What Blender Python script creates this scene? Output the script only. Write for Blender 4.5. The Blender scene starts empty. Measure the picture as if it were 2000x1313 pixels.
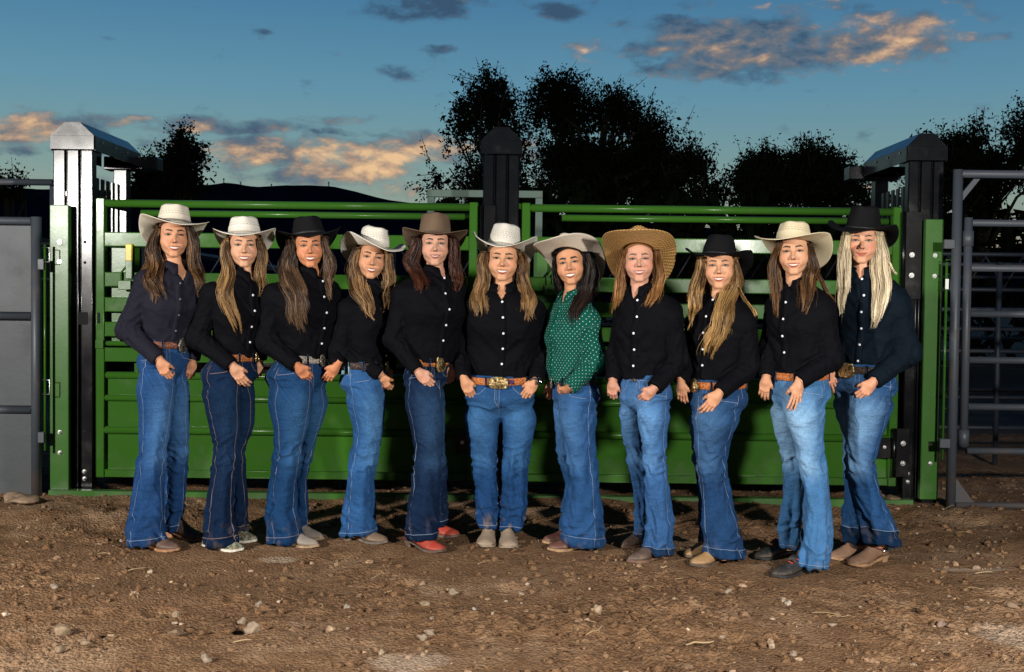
import bpy, math, random
import numpy as np
from mathutils import Vector, Matrix
from mathutils.bvhtree import BVHTree

R = math.radians
SC = bpy.context.scene
COL = SC.collection

# ------------------------------------------------------------------ camera
CAMZ = 1.32
FPX = 2200.0
CAMROT = (Matrix.Rotation(R(90 - 1.73), 4, 'X') @ Matrix.Rotation(R(0.65), 4, 'Z'))
cam_data = bpy.data.cameras.new('camera')
cam_data.sensor_width = 36
cam_data.lens = 36 * FPX / 2000
cam_data.clip_start = 0.05
cam_data.clip_end = 20000
cam = bpy.data.objects.new('camera', cam_data)
COL.objects.link(cam)
cam.matrix_world = Matrix.Translation((0, 0, CAMZ)) @ CAMROT
SC.camera = cam

def ray(px, py):
    d = CAMROT.to_3x3() @ Vector(((px - 1000) / FPX, -(py - 656.5) / FPX, -1))
    return d
def P(px, py, y):
    """the point at depth y that stands at that place of the photograph"""
    d = ray(px, py)
    t = y / d.y
    return np.array([d.x * t, y, CAMZ + d.z * t])
def G(px, py, z=0.0):
    d = ray(px, py)
    t = (z - CAMZ) / d.z
    return np.array([d.x * t, d.y * t, z])

# ------------------------------------------------------------------ light
def aim(o, to):
    o.rotation_euler = (Vector(to) - o.location).to_track_quat('-Z', 'Y').to_euler()

SC.view_settings.view_transform = 'Standard'
SC.view_settings.look = 'None'
SC.view_settings.exposure = 0.0
SC.view_settings.gamma = 1.0
SC.view_settings.use_curve_mapping = False

# the sun has just gone down; a trace of it is left, low behind the camera
sd = bpy.data.lights.new('sun', 'SUN')
sd.energy = 0.04; sd.angle = R(8); sd.color = (1, .72, .5)
so = bpy.data.objects.new('sun', sd); COL.objects.link(so)
so.location = (-8, -10, 4)
so.rotation_euler = (R(86), 0, R(-35))

# the two photographer's flash heads that light the group (left one higher and further out)
def flash(name, loc, to, power, size, radius):
    d = bpy.data.lights.new(name, 'SPOT')
    d.energy = power; d.spot_size = R(size); d.spot_blend = 0.6
    d.shadow_soft_size = radius; d.color = (1, .955, .89)
    o = bpy.data.objects.new(name, d); COL.objects.link(o)
    o.location = loc; aim(o, to)
    return o
flash('flash_head', (-5.2, 1.0, 2.5), (-0.7, 6.0, .8), 2250, 95, .11)
flash('flash_head.001', (2.8, 0.6, 2.1), (0.3, 6.0, .8), 1500, 104, .11)

# ------------------------------------------------------------------ node helper
class NT:
    def __init__(s, tree):
        s.t = tree; s.n = tree.nodes; s.l = tree.links
    def add(s, typ, **kw):
        n = s.n.new(typ)
        for k, v in kw.items():
            if k.startswith('i_'):
                key = k[2:]
                key = int(key) if key.isdigit() else key.replace('_', ' ')
                s.set(n.inputs[key], v)
            else:
                setattr(n, k, v)
        return n
    def set(s, sock, v):
        if isinstance(v, bpy.types.NodeSocket): s.l.new(v, sock)
        elif isinstance(v, bpy.types.Node): s.l.new(v.outputs[0], sock)
        else: sock.default_value = v
    def m(s, op, a, b=None, c=None, clamp=False):
        n = s.n.new('ShaderNodeMath'); n.operation = op; n.use_clamp = clamp
        s.set(n.inputs[0], a)
        if b is not None: s.set(n.inputs[1], b)
        if c is not None: s.set(n.inputs[2], c)
        return n.outputs[0]
    def mixc(s, f, a, b, blend='MIX'):
        n = s.n.new('ShaderNodeMix'); n.data_type = 'RGBA'; n.blend_type = blend
        s.set(n.inputs['Factor'], f)
        s.set(n.inputs['A'] if False else n.inputs[6], a if not isinstance(a, tuple) else (*a[:3], 1))
        s.set(n.inputs[7], b if not isinstance(b, tuple) else (*b[:3], 1))
        return n.outputs[2]
    def ramp(s, f, stops, interp='LINEAR'):
        n = s.n.new('ShaderNodeValToRGB'); cr = n.color_ramp; cr.interpolation = interp
        while len(cr.elements) > 1: cr.elements.remove(cr.elements[-1])
        cr.elements[0].position = stops[0][0]; c = stops[0][1]
        cr.elements[0].color = (*c, 1) if isinstance(c, tuple) else (c, c, c, 1)
        for p, c in stops[1:]:
            e = cr.elements.new(p); e.color = (*c, 1) if isinstance(c, tuple) else (c, c, c, 1)
        s.set(n.inputs[0], f)
        return n.outputs[0]
    def noise(s, vec, scale, detail=4, rough=.55, dist=0, out=0):
        n = s.n.new('ShaderNodeTexNoise')
        if vec is not None: s.set(n.inputs['Vector'], vec)
        n.inputs['Scale'].default_value = scale; n.inputs['Detail'].default_value = detail
        n.inputs['Roughness'].default_value = rough; n.inputs['Distortion'].default_value = dist
        return n.outputs[out]
    def smooth(s, x, a, b, lo=0., hi=1.):
        n = s.n.new('ShaderNodeMapRange'); n.interpolation_type = 'SMOOTHSTEP'
        s.set(n.inputs[0], x); s.set(n.inputs[1], a); s.set(n.inputs[2], b)
        s.set(n.inputs[3], lo); s.set(n.inputs[4], hi)
        return n.outputs[0]

def srgb(r, g, b):
    f = lambda c: ((c / 255 + .055) / 1.055) ** 2.4 if c > 10 else c / 255 / 12.92
    return (f(r), f(g), f(b))

# ------------------------------------------------------------------ sky
world = bpy.data.worlds.new('World'); SC.world = world
world.use_nodes = True
W = NT(world.node_tree)
W.n.clear()
geo = W.add('ShaderNodeTexCoord').outputs['Generated']
sep = W.add('ShaderNodeSeparateXYZ', i_0=geo)
sx, sy, sz = sep.outputs
az = W.m('ARCTAN2', sx, sy)
hl = W.m('SQRT', W.m('ADD', W.m('MULTIPLY', sx, sx), W.m('MULTIPLY', sy, sy)))
el = W.m('DIVIDE', sz, W.m('MAXIMUM', hl, .02))
f = W.smooth(el, -.02, .62)
f = W.m('DIVIDE', W.m('ADD', el, .05), 1.0, clamp=True)
base = W.ramp(f, [(0.0, srgb(150, 132, 106)), (.10, srgb(147, 140, 120)), (.135, srgb(136, 152, 142)), (.175, srgb(114, 148, 150)),
                  (.235, srgb(90, 139, 162)), (.31, srgb(66, 118, 153)), (.40, srgb(44, 92, 132)), (.62, srgb(22, 52, 88)), (1.0, srgb(12, 30, 58))])
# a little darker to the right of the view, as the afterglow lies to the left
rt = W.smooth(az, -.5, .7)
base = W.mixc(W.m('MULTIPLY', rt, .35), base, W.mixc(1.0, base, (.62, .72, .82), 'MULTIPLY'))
def uv(px, py):
    d = ray(px, py)
    return math.atan2(d.x, d.y), d.z / math.hypot(d.x, d.y)
# cloud banks: place in the sky (as seen), half sizes, weight, how warm
CL = [(1440, 92, 190, 64, 1.35, .45), (1725, 72, 140, 46, 1.3, .8), (850, 16, 115, 28, 1.0, 0.0), (1085, 12, 80, 22, .9, 0.0),
      (1170, 95, 62, 34, .8, .95), (1330, 45, 110, 22, .9, .05), (1500, 20, 70, 16, .8, .7), (1660, 6, 110, 13, .8, .8),
      (790, 138, 52, 15, .85, .15), (840, 95, 45, 10, .65, .1), (610, 76, 30, 9, .6, .1), (222, 78, 18, 7, .6, 0.1),
      (1895, 72, 55, 14, .8, .9), (1750, 138, 55, 8, .6, .9), (1480, 132, 150, 16, .7, .2), (1350, 12, 60, 16, .8, .1),
      (40, 250, 120, 36, 1.15, .85), (300, 250, 150, 18, .75, .8), (430, 248, 230, 15, .95, .75), (640, 244, 90, 13, .8, .8),
      (680, 264, 100, 7, .8, .1), (340, 288, 110, 18, .75, .5), (500, 303, 160, 30, 1.2, .75), (690, 318, 150, 38, 1.3, .95),
      (590, 345, 130, 22, .95, .3), (850, 292, 110, 34, 1.0, .95), (60, 292, 130, 12, .9, 0.0), (770, 370, 60, 18, .8, 1.0),
      (950, 375, 300, 10, .6, .9), (1620, 358, 120, 12, .7, .9), (1150, 390, 160, 14, .6, .95), (1010, 300, 80, 30, .8, .9),
      (650, 108, 40, 6, .5, 0.), (500, 60, 25, 6, .5, 0.)]
wob = W.noise(geo, 9, 3, .6, 0, 1)
wx = W.add('ShaderNodeSeparateXYZ', i_0=wob)
azw = W.m('ADD', az, W.m('MULTIPLY', W.m('SUBTRACT', wx.outputs[0], .5), .045))
elw = W.m('ADD', el, W.m('MULTIPLY', W.m('SUBTRACT', wx.outputs[1], .5), .022))
mask = None; warm = None
for (px, py, rx, ry, wt, wm) in CL:
    u0, v0 = uv(px, py)
    a = W.m('MULTIPLY', W.m('SUBTRACT', azw, u0), 2200 / rx)
    b = W.m('MULTIPLY', W.m('SUBTRACT', elw, v0), 2200 / ry)
    q = W.m('ADD', W.m('MULTIPLY', a, a), W.m('MULTIPLY', b, b))
    g = W.m('DIVIDE', wt, W.m('ADD', 1.0, W.m('MULTIPLY', q, q)))
    mask = g if mask is None else W.m('MAXIMUM', mask, g)
    gw = W.m('MULTIPLY', g, wm)
    warm = gw if warm is None else W.m('MAXIMUM', warm, gw)
# elsewhere in the sky scattered banks of the same kind
oth = W.m('MULTIPLY', W.smooth(W.noise(W.add('ShaderNodeVectorMath', operation='MULTIPLY', i_0=geo, i_1=(1, 1, 3.2)), 2.2, 3), .5, .7),
          W.smooth(W.m('ABSOLUTE', az), .5, .75))
mask = W.m('MAXIMUM', mask, W.m('MULTIPLY', oth, .9)); warm = W.m('MAXIMUM', warm, W.m('MULTIPLY', oth, .5))
cv = W.add('ShaderNodeCombineXYZ', i_0=W.m('MULTIPLY', az, 1.0), i_1=W.m('MULTIPLY', el, 1.9), i_2=0.0)
cv2 = W.add('ShaderNodeCombineXYZ', i_0=W.m('ADD', az, .004), i_1=W.m('MULTIPLY', W.m('SUBTRACT', el, .005), 1.9), i_2=0.0)
n1 = W.noise(cv, 24, 9, .58, .15); n2 = W.noise(cv2, 24, 9, .58, .15)
dens = W.m('ADD', W.m('MULTIPLY', mask, .78), W.m('MULTIPLY', W.m('SUBTRACT', n1, .5), 2.6))
alpha = W.smooth(dens, .28, .92)
relief = W.m('MULTIPLY', W.m('SUBTRACT', n2, n1), 9.0)
n3 = W.noise(cv, 15, 5, .6, .1)
lit = W.m('ADD', W.m('ADD', W.m('MULTIPLY', warm, .80), W.m('MULTIPLY', relief, -.24)), W.m('MULTIPLY', W.m('SUBTRACT', n3, .52), 1.5))
core = W.smooth(dens, .6, 1.3)
lit = W.m('SUBTRACT', lit, W.m('ADD', .12, W.m('MULTIPLY', core, .12)))
ccol = W.ramp(W.m('ADD', lit, .05, clamp=True), [(0.0, srgb(46, 72, 100)), (.25, srgb(78, 96, 116)), (.45, srgb(112, 108, 112)), (.70, srgb(172, 142, 120)), (1.0, srgb(228, 186, 140))])
sky = W.mixc(W.m('MULTIPLY', alpha, .93), base, ccol)
neb = W.add('ShaderNodeTexSky', sky_type='NISHITA', sun_disc=False, sun_elevation=R(1.0), sun_rotation=R(215))
sky = W.mixc(1.0, sky, W.mixc(1.0, neb.outputs[0], (.012, .012, .012), 'MULTIPLY'), 'ADD')
# the afterglow is in front of the camera; the unseen sky behind it is dimmed to deepen the shadows
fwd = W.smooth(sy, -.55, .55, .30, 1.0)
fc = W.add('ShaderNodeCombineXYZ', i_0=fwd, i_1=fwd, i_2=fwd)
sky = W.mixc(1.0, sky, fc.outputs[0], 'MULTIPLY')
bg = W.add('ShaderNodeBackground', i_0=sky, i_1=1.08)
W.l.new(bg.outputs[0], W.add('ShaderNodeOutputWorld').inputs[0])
world.cycles.sampling_method = 'MANUAL'
world.cycles.sample_map_resolution = 512
# ------------------------------------------------------------------ object helpers
rng = np.random.default_rng(7)
random.seed(7)

def mesh_obj(name, verts, faces, mat, parent=None, smooth=True, cols=None, attrs=None, uvs=None, label=None):
    me = bpy.data.meshes.new(name)
    verts = np.asarray(verts, dtype=np.float32)
    if isinstance(faces, np.ndarray):
        nf, k = faces.shape
        me.vertices.add(len(verts)); me.vertices.foreach_set('co', verts.ravel())
        me.loops.add(nf * k); me.loops.foreach_set('vertex_index', faces.astype(np.int32).ravel())
        me.polygons.add(nf)
        me.polygons.foreach_set('loop_start', np.arange(0, nf * k, k, dtype=np.int32))
        me.polygons.foreach_set('loop_total', np.full(nf, k, dtype=np.int32))
        me.update(calc_edges=True)
    else:
        me.from_pydata([tuple(map(float, v)) for v in verts], [], faces)
    me.polygons.foreach_set('use_smooth', np.full(len(me.polygons), bool(smooth)))
    if cols is not None:
        a = me.color_attributes.new('col', 'FLOAT_COLOR', 'POINT')
        c4 = np.ones((len(verts), 4), dtype=np.float32); c4[:, :3] = cols
        a.data.foreach_set('color', c4.ravel())
    for k, v in (attrs or {}).items():
        a = me.attributes.new(k, 'FLOAT', 'POINT'); a.data.foreach_set('value', np.asarray(v, dtype=np.float32))
    if mat is not None: me.materials.append(mat)
    me.update()
    o = bpy.data.objects.new(name, me); COL.objects.link(o)
    if parent is not None: put_under(o, parent)
    if label: o['label'] = label
    return o

def put_under(o, parent):
    o.parent = parent
    o.matrix_parent_inverse = WM(parent).inverted()

def WM(o):
    m = Matrix.LocRotScale(o.location, o.rotation_euler, o.scale)
    if o.parent is not None: m = WM(o.parent) @ o.matrix_parent_inverse @ m
    return m

def empty(name, loc, label, cat, group=None):
    o = bpy.data.objects.new(name, None); COL.objects.link(o)
    o.location = tuple(map(float, loc)); o.empty_display_size = .1
    return tag(o, label, cat, group)
def tag(o, label=None, cat=None, group=None, kind=None):
    if label: o['label'] = label
    if cat: o['category'] = cat
    if group: o['group'] = group
    if kind: o['kind'] = kind
    return o

class MB:
    """collects simple shapes for ONE mesh"""
    def __init__(s): s.v = []; s.f = []; s.round = []
    def add(s, v, f):
        b = len(s.v); s.v += [tuple(map(float, p)) for p in v]; s.f += [tuple(i + b for i in q) for q in f]
        return s
    def box(s, lo, hi, bev=.003, M=None):
        lo = np.array(lo, float); hi = np.array(hi, float); c = (lo + hi) / 2; h = np.abs(hi - lo) / 2
        b = min(bev, *(h * .45))
        vs = []; ids = {}
        for ax in range(3):
            for sg in (-1, 1):
                for a1 in (-1, 1):
                    for a2 in (-1, 1):
                        p = np.zeros(3); o1, o2 = (ax + 1) % 3, (ax + 2) % 3
                        p[ax] = sg * h[ax]; p[o1] = a1 * (h[o1] - b); p[o2] = a2 * (h[o2] - b)
                        key = [0, 0, 0]; key[ax] = sg; key[o1] = a1; key[o2] = a2
                        ids[(ax, tuple(key))] = len(vs); vs.append(p + c)
        fs = []
        for ax in range(3):
            o1, o2 = (ax + 1) % 3, (ax + 2) % 3
            for sg in (-1, 1):
                q = []
                for a1, a2 in ((-1, -1), (1, -1), (1, 1), (-1, 1)):
                    key = [0, 0, 0]; key[ax] = sg; key[o1] = a1; key[o2] = a2; q.append(ids[(ax, tuple(key))])
                fs.append(tuple(q) if sg > 0 else tuple(q[::-1]))
        for ax in range(3):   # edges along ax
            o1, o2 = (ax + 1) % 3, (ax + 2) % 3
            for s1 in (-1, 1):
                for s2 in (-1, 1):
                    def k(v): 
                        key = [0, 0, 0]; key[ax] = v; key[o1] = s1; key[o2] = s2; return tuple(key)
                    q = [ids[(o1, k(-1))], ids[(o1, k(1))], ids[(o2, k(1))], ids[(o2, k(-1))]]
                    if s1 * s2 > 0: q = q[::-1]
                    fs.append(tuple(q[::-1]))
        for sx_ in (-1, 1):
            for sy_ in (-1, 1):
                for sz_ in (-1, 1):
                    key = (sx_, sy_, sz_); q = [ids[(0, key)], ids[(1, key)], ids[(2, key)]]
                    if sx_ * sy_ * sz_ < 0: q = q[::-1]
                    fs.append(tuple(q))
        if M is not None: vs = [M @ Vector(p) for p in vs]
        return s.add(vs, fs)
    def rods(s, pairs, r=.004, n=8):
        """rounded arrises: thin rods let into the corners of a box"""
        for a, b in pairs:
            k = len(s.f); s.tube([a, b], r, n); s.round += list(range(k, len(s.f) - 2))
        return s
    def tube(s, pts, r, n=10, cap=True, rr=None):
        pts = [np.array(p, float) for p in pts]
        rr = rr if rr is not None else [r] * len(pts)
        v = []; up = None
        for i, p in enumerate(pts):
            t = pts[min(i + 1, len(pts) - 1)] - pts[max(i - 1, 0)]
            t /= np.linalg.norm(t) + 1e-9
            if up is None:
                up = np.array([0, 0, 1.]) if abs(t[2]) < .9 else np.array([1., 0, 0])
            a = np.cross(t, up); a /= np.linalg.norm(a) + 1e-9
            b = np.cross(a, t); up = b
            for k in range(n):
                w = 2 * math.pi * k / n
                v.append(p + rr[i] * (math.cos(w) * a + math.sin(w) * b))
        f = []
        for i in range(len(pts) - 1):
            for k in range(n):
                k2 = (k + 1) % n
                f.append((i * n + k, i * n + k2, (i + 1) * n + k2, (i + 1) * n + k))
        if cap:
            f.append(tuple(range(n))[::-1]); f.append(tuple((len(pts) - 1) * n + k for k in range(n)))
        f = [q[::-1] for q in f]
        return s.add(v, f)
    def prism(s, poly, y0, y1):
        """poly: (x,z) outline counterclockwise seen from -y, extruded from y0 to y1"""
        n = len(poly)
        v = [(x, y0, z) for x, z in poly] + [(x, y1, z) for x, z in poly]
        f = [tuple(range(n)), tuple(range(n, 2 * n))[::-1]] + [(i + n, (i + 1) % n + n, (i + 1) % n, i) for i in range(n)]
        return s.add(v, f)
    def build(s, name, mat, parent=None, smooth=False, label=None):
        o = mesh_obj(name, np.array(s.v), s.f, mat, parent, smooth, label=label)
        for i in s.round: o.data.polygons[i].use_smooth = True
        return o

def tube_obj(name, pts, r, mat, parent=None, n=12, label=None):
    m = MB(); m.tube(pts, r, n); o = m.build(name, mat, parent, True, label)
    return flat_caps(o)
def flat_caps(o):
    for p in o.data.polygons:
        if len(p.vertices) > 4: p.use_smooth = False
    return o

# value noise on arrays -----------------------------------------------------
_perm = np.random.default_rng(11).random((64, 64, 64)).astype(np.float32)
def vnoise(x, y, z):
    x = np.asarray(x, np.float32); y = np.asarray(y, np.float32); z = np.asarray(z, np.float32)
    xi = np.floor(x).astype(int); yi = np.floor(y).astype(int); zi = np.floor(z).astype(int)
    fx = x - xi; fy = y - yi; fz = z - zi
    fx = fx * fx * (3 - 2 * fx); fy = fy * fy * (3 - 2 * fy); fz = fz * fz * (3 - 2 * fz)
    def g(a, b, c): return _perm[(xi + a) & 63, (yi + b) & 63, (zi + c) & 63]
    x00 = g(0, 0, 0) * (1 - fx) + g(1, 0, 0) * fx; x10 = g(0, 1, 0) * (1 - fx) + g(1, 1, 0) * fx
    x01 = g(0, 0, 1) * (1 - fx) + g(1, 0, 1) * fx; x11 = g(0, 1, 1) * (1 - fx) + g(1, 1, 1) * fx
    a = x00 * (1 - fy) + x10 * fy; b = x01 * (1 - fy) + x11 * fy
    return (a * (1 - fz) + b * fz) * 2 - 1
def fbm(x, y, z, o=3):
    s = 0; a = .5
    for k in range(o):
        s = s + a * vnoise(x * 2 ** k + 7.1 * k, y * 2 ** k + 3.3 * k, z * 2 ** k + 1.7 * k); a *= .5
    return s

# surface nets ----------------------------------------------------------------
def surface_nets(D, o, h):
    I = D < 0
    nx, ny, nz = D.shape
    cnt = np.zeros((nx - 1, ny - 1, nz - 1), np.int8)
    offs = [(a, b, c) for a in (0, 1) for b in (0, 1) for c in (0, 1)]
    for a, b, c in offs: cnt += I[a:nx - 1 + a, b:ny - 1 + b, c:nz - 1 + c]
    act = (cnt > 0) & (cnt < 8)
    idx = np.full(act.shape, -1, np.int32)
    ci = np.argwhere(act); idx[act] = np.arange(len(ci))
    acc = np.zeros((len(ci), 3)); n = np.zeros(len(ci))
    dv = {}
    for a in offs: dv[a] = D[ci[:, 0] + a[0], ci[:, 1] + a[1], ci[:, 2] + a[2]]
    for a in offs:
        for ax in range(3):
            if a[ax]: continue
            b = list(a); b[ax] = 1; b = tuple(b)
            da, db = dv[a], dv[b]; m = (da < 0) != (db < 0)
            t = da[m] / (da[m] - db[m])
            p = np.tile(np.array(a, float), (m.sum(), 1)); p[:, ax] += t
            acc[m] += p; n[m] += 1
    V = np.array(o) + h * (ci + acc / n[:, None])
    F = []
    def faces(e, sgn, c):
        q = np.argwhere(e)
        if len(q) == 0: return
        s = sgn[e]
        ids = [idx[q[:, 0] + d[0], q[:, 1] + d[1], q[:, 2] + d[2]] for d in c]
        f = np.stack(ids, 1); f[~s] = f[~s][:, ::-1]
        F.append(f)
    e = I[:-1, 1:-1, 1:-1] != I[1:, 1:-1, 1:-1]
    faces(e, I[:-1, 1:-1, 1:-1], [(0, 0, 0), (0, 1, 0), (0, 1, 1), (0, 0, 1)])
    e = I[1:-1, :-1, 1:-1] != I[1:-1, 1:, 1:-1]
    faces(e, I[1:-1, :-1, 1:-1], [(0, 0, 0), (0, 0, 1), (1, 0, 1), (1, 0, 0)])
    e = I[1:-1, 1:-1, :-1] != I[1:-1, 1:-1, 1:]
    faces(e, I[1:-1, 1:-1, :-1], [(0, 0, 0), (1, 0, 0), (1, 1, 0), (0, 1, 0)])
    return V.astype(np.float32), np.concatenate(F)

def grid(lo, hi, h):
    ax = [np.arange(lo[i], hi[i] + h, h, dtype=np.float32) for i in range(3)]
    return ax[0][:, None, None], ax[1][None, :, None], ax[2][None, None, :]
def smin(a, b, k):
    h = np.clip(.5 + .5 * (b - a) / k, 0, 1)
    return b * (1 - h) + a * h - k * h * (1 - h)
def smax(a, b, k): return -smin(-a, -b, k)
def ell(X, Y, Z, c, r):
    q = np.sqrt(((X - c[0]) / r[0]) ** 2 + ((Y - c[1]) / r[1]) ** 2 + ((Z - c[2]) / r[2]) ** 2)
    return (q - 1) * min(r)
def cap(X, Y, Z, a, b, ra, rb=None):
    rb = ra if rb is None else rb
    a = np.array(a, float); b = np.array(b, float); d = b - a; L = float(d @ d) + 1e-12
    t = np.clip(((X - a[0]) * d[0] + (Y - a[1]) * d[1] + (Z - a[2]) * d[2]) / L, 0, 1)
    return np.sqrt((X - a[0] - d[0] * t) ** 2 + (Y - a[1] - d[1] * t) ** 2 + (Z - a[2] - d[2] * t) ** 2) - (ra + (rb - ra) * t)
def chan(z, zs, vals, sg=.02):
    """a value that runs smoothly with height"""
    zs = np.array(zs, float); vals = np.array(vals, float); o = np.argsort(zs); zs = zs[o]; vals = vals[o]
    out = 0; w = 0
    for k in (-2, -1, 0, 1, 2):
        g = math.exp(-k * k / 2); out = out + g * np.interp(z + k * sg * .7, zs, vals); w += g
    return (out / w).astype(np.float32)
def vloft(X, Y, Z, rows, yaw, k=.72, p=2.3, inset=0.0, front=1.0, back=1.0, sg=.02):
    """rows: (z, cx, cy, halfwidth-as-seen)"""
    z = Z.ravel(); c, s = math.cos(yaw), math.sin(yaw)
    zs = [r[0] for r in rows]
    cx = chan(z, zs, [r[1] for r in rows], sg)[None, None, :]; cy = chan(z, zs, [r[2] for r in rows], sg)[None, None, :]
    w = chan(z, zs, [r[3] for r in rows], sg)[None, None, :]
    a = w / math.sqrt(c * c + (k * s) ** 2) - inset; b = a * k + inset * (k - 1)
    u = (X - cx) * c + (Y - cy) * s; v = -(X - cx) * s + (Y - cy) * c
    bb = np.where(v < 0, b * front, b * back)
    q = (np.abs(u / a) ** p + np.abs(v / bb) ** p) ** (1 / p)
    return (q - 1) * np.minimum(a, b)

def grad_normals(V, F):
    """area weighted vertex normals of a quad mesh"""
    a = V[F[:, 2]] - V[F[:, 0]]; b = V[F[:, 3]] - V[F[:, 1]]
    n = np.cross(a, b); N = np.zeros_like(V)
    for k in range(4): np.add.at(N, F[:, k], n)
    return N / (np.linalg.norm(N, axis=1, keepdims=True) + 1e-9)

# ------------------------------------------------------------------ materials
def material(name, color=(.5, .5, .5), rough=.5, metal=0., spec=.5, bump=None, attr=False, var=.0, vscale=8, extra=None, coat=0., sheen=0., sss=0., coord='Object'):
    m = bpy.data.materials.new(name); m.use_nodes = True
    t = NT(m.node_tree); b = t.n['Principled BSDF']
    tc = t.add('ShaderNodeTexCoord').outputs[coord]
    if attr:
        c = t.add('ShaderNodeVertexColor', layer_name='col').outputs[0]
    else:
        rgb = t.add('ShaderNodeRGB'); rgb.outputs[0].default_value = (*color, 1); c = rgb.outputs[0]
    if var:
        n = t.noise(tc, vscale, 5, .6)
        f = t.smooth(n, .3, .7, 1 - var, 1 + var)
        comb = t.add('ShaderNodeCombineXYZ', i_0=f, i_1=f, i_2=f)
        c = t.mixc(1.0, c, comb.outputs[0], 'MULTIPLY')
    b.inputs['Roughness'].default_value = rough; b.inputs['Metallic'].default_value = metal
    b.inputs['Specular IOR Level'].default_value = spec
    b.inputs['Coat Weight'].default_value = coat
    b.inputs['Sheen Weight'].default_value = sheen
    if sss:
        b.inputs['Subsurface Weight'].default_value = sss; b.inputs['Subsurface Radius'].default_value = (.9, .35, .2)
        b.inputs['Subsurface Scale'].default_value = .006
    h = None
    if bump:
        sc, st, ds = bump
        h = t.noise(tc, sc, 5, .6)
        bn = t.add('ShaderNodeBump', i_Height=h, i_Strength=st, i_Distance=ds)
        t.l.new(bn.outputs[0], b.inputs['Normal'])
    if extra: c = extra(t, b, tc, c, h) or c
    t.l.new(c, b.inputs['Base Color'])
    return m

def paint_wear(dirt=(.16, .13, .10), amount=.35, scale=3.0, low=0.4):
    def ex(t, b, tc, c, h):
        geo = t.add('ShaderNodeNewGeometry').outputs['Position']
        n = t.noise(geo, scale, 7, .65)
        z = t.add('ShaderNodeSeparateXYZ', i_0=geo).outputs[2]
        zf = t.smooth(z, low, 0.0, 0.0, .5)
        f = t.m('MULTIPLY', t.smooth(t.m('ADD', n, t.m('MULTIPLY', zf, .35)), .52, .75), amount)
        fine = t.noise(geo, 90, 3, .7)
        sp = t.m('MULTIPLY', t.smooth(fine, .68, .74), .35)
        c2 = t.mixc(t.m('MAXIMUM', f, sp), c, dirt)
        r0 = b.inputs['Roughness'].default_value
        t.l.new(t.m('ADD', r0 - .05, t.m('MULTIPLY', t.m('ADD', f, t.m('MULTIPLY', n, .5)), .35)), b.inputs['Roughness'])
        return c2
    return ex
M = {}
M['green'] = material('green_paint', (.034, .116, .013), .16, bump=(9, .04, .01), extra=paint_wear((.06, .11, .04), .45, 3.5), spec=.12)
M['green_side'] = material('green_paint_plate', (.040, .125, .020), .26, bump=(60, .08, .004), extra=paint_wear((.10, .13, .08), .3, 4), spec=.35)
M['black'] = material('black_powder_coat', (.0028, .0030, .0045), .16, bump=(160, .04, .002), extra=paint_wear((.008, .008, .009), .3, 5, .5), spec=.40)
M['black_gloss'] = material('black_gloss_plate', (.003, .003, .004), .2, bump=(20, .05, .004), extra=paint_wear((.010, .010, .010), .2, 6), spec=.4)
M['grey'] = material('grey_pipe_paint', (.050, .060, .075), .45, bump=(30, .15, .004), extra=paint_wear((.11, .07, .045), .45, 5, .5))
M['grey_sheet'] = material('grey_sheet_steel', (.034, .042, .050), .5, bump=(3, .2, .02), extra=paint_wear((.085, .085, .085), .55, 1.6, .3))
M['old_green'] = material('faded_green_steel', (.10, .16, .13), .6, bump=(30, .2, .003), extra=paint_wear((.2, .1, .05), .5, 9))
M['steel'] = material('zinc_bolt', (.62, .62, .6), .3, metal=1.)
M['yellow'] = material('yellow_grip', (.75, .52, .02), .4)
M['hole'] = material('dark_hole', (.004, .004, .004), .9)
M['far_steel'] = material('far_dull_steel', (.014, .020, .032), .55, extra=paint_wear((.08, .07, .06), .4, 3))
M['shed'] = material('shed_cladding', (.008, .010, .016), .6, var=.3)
M['label'] = material('white_tag', (.75, .75, .72), .5)
# ------------------------------------------------------------------ ground
SCUFFS = [(*G(1985, 1235)[:2], .16, .24), (*G(1900, 1105)[:2], .25, .05), (*G(800, 1290)[:2], .16, .12), (*G(545, 1088)[:2], .12, .06)]   # pale scraped patches
FLAT = []      # spots that are trodden level: filled below with the people's feet
_rd = np.random.default_rng(31)
DENTS = [((_rd.random() * 2 - 1) * (4 + 0) * .55, 3.7 + _rd.random() * 3.6, .035 + .05 * _rd.random()) for _ in range(46)]
def gh(x, y):
    n = fbm(x * .9, y * .9, x * 0 + 3.1, 3) * .030
    n += fbm(x * 3.2, y * 3.2, x * 0 + 9.3, 3) * .022
    patch = np.clip(fbm(x * 1.7, y * 1.7, x * 0 + 21.3, 2) * 2.2 + .55, .12, 1)
    c = fbm(x * 11, y * 11, x * 0 + 5.5, 3)
    n += np.maximum(c, -.08) * .050 * patch
    c2 = fbm(x * 34, y * 34, x * 0 + 1.5, 2)
    n += np.abs(c2) * .020 * patch
    for (hx, hy, hr) in DENTS:
        n -= .020 * np.exp(-(((x - hx) / hr) ** 2 + ((y - hy) / (hr * .8)) ** 2) ** 1.5) - .007 * np.exp(-((np.hypot(x - hx, (y - hy) * 1.2) - hr * 1.35) / .025) ** 2)
    c3 = fbm(x * 52, y * 52, x * 0 + 2.5, 1); n += c3 * .008 * patch
    # tyre ruts and a raked-up ridge in front of the chutes
    n += .022 * np.exp(-((y - 7.05 - .25 * np.sin(x * .8)) / .13) ** 2) - .02 * np.exp(-((y - 6.75 - .25 * np.sin(x * .8)) / .12) ** 2)
    n += .03 * np.exp(-((y - 7.5) / .12) ** 2) * (.5 + .5 * vnoise(x * 2.3, y * 2, x * 0))
    return n - .012
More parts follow.
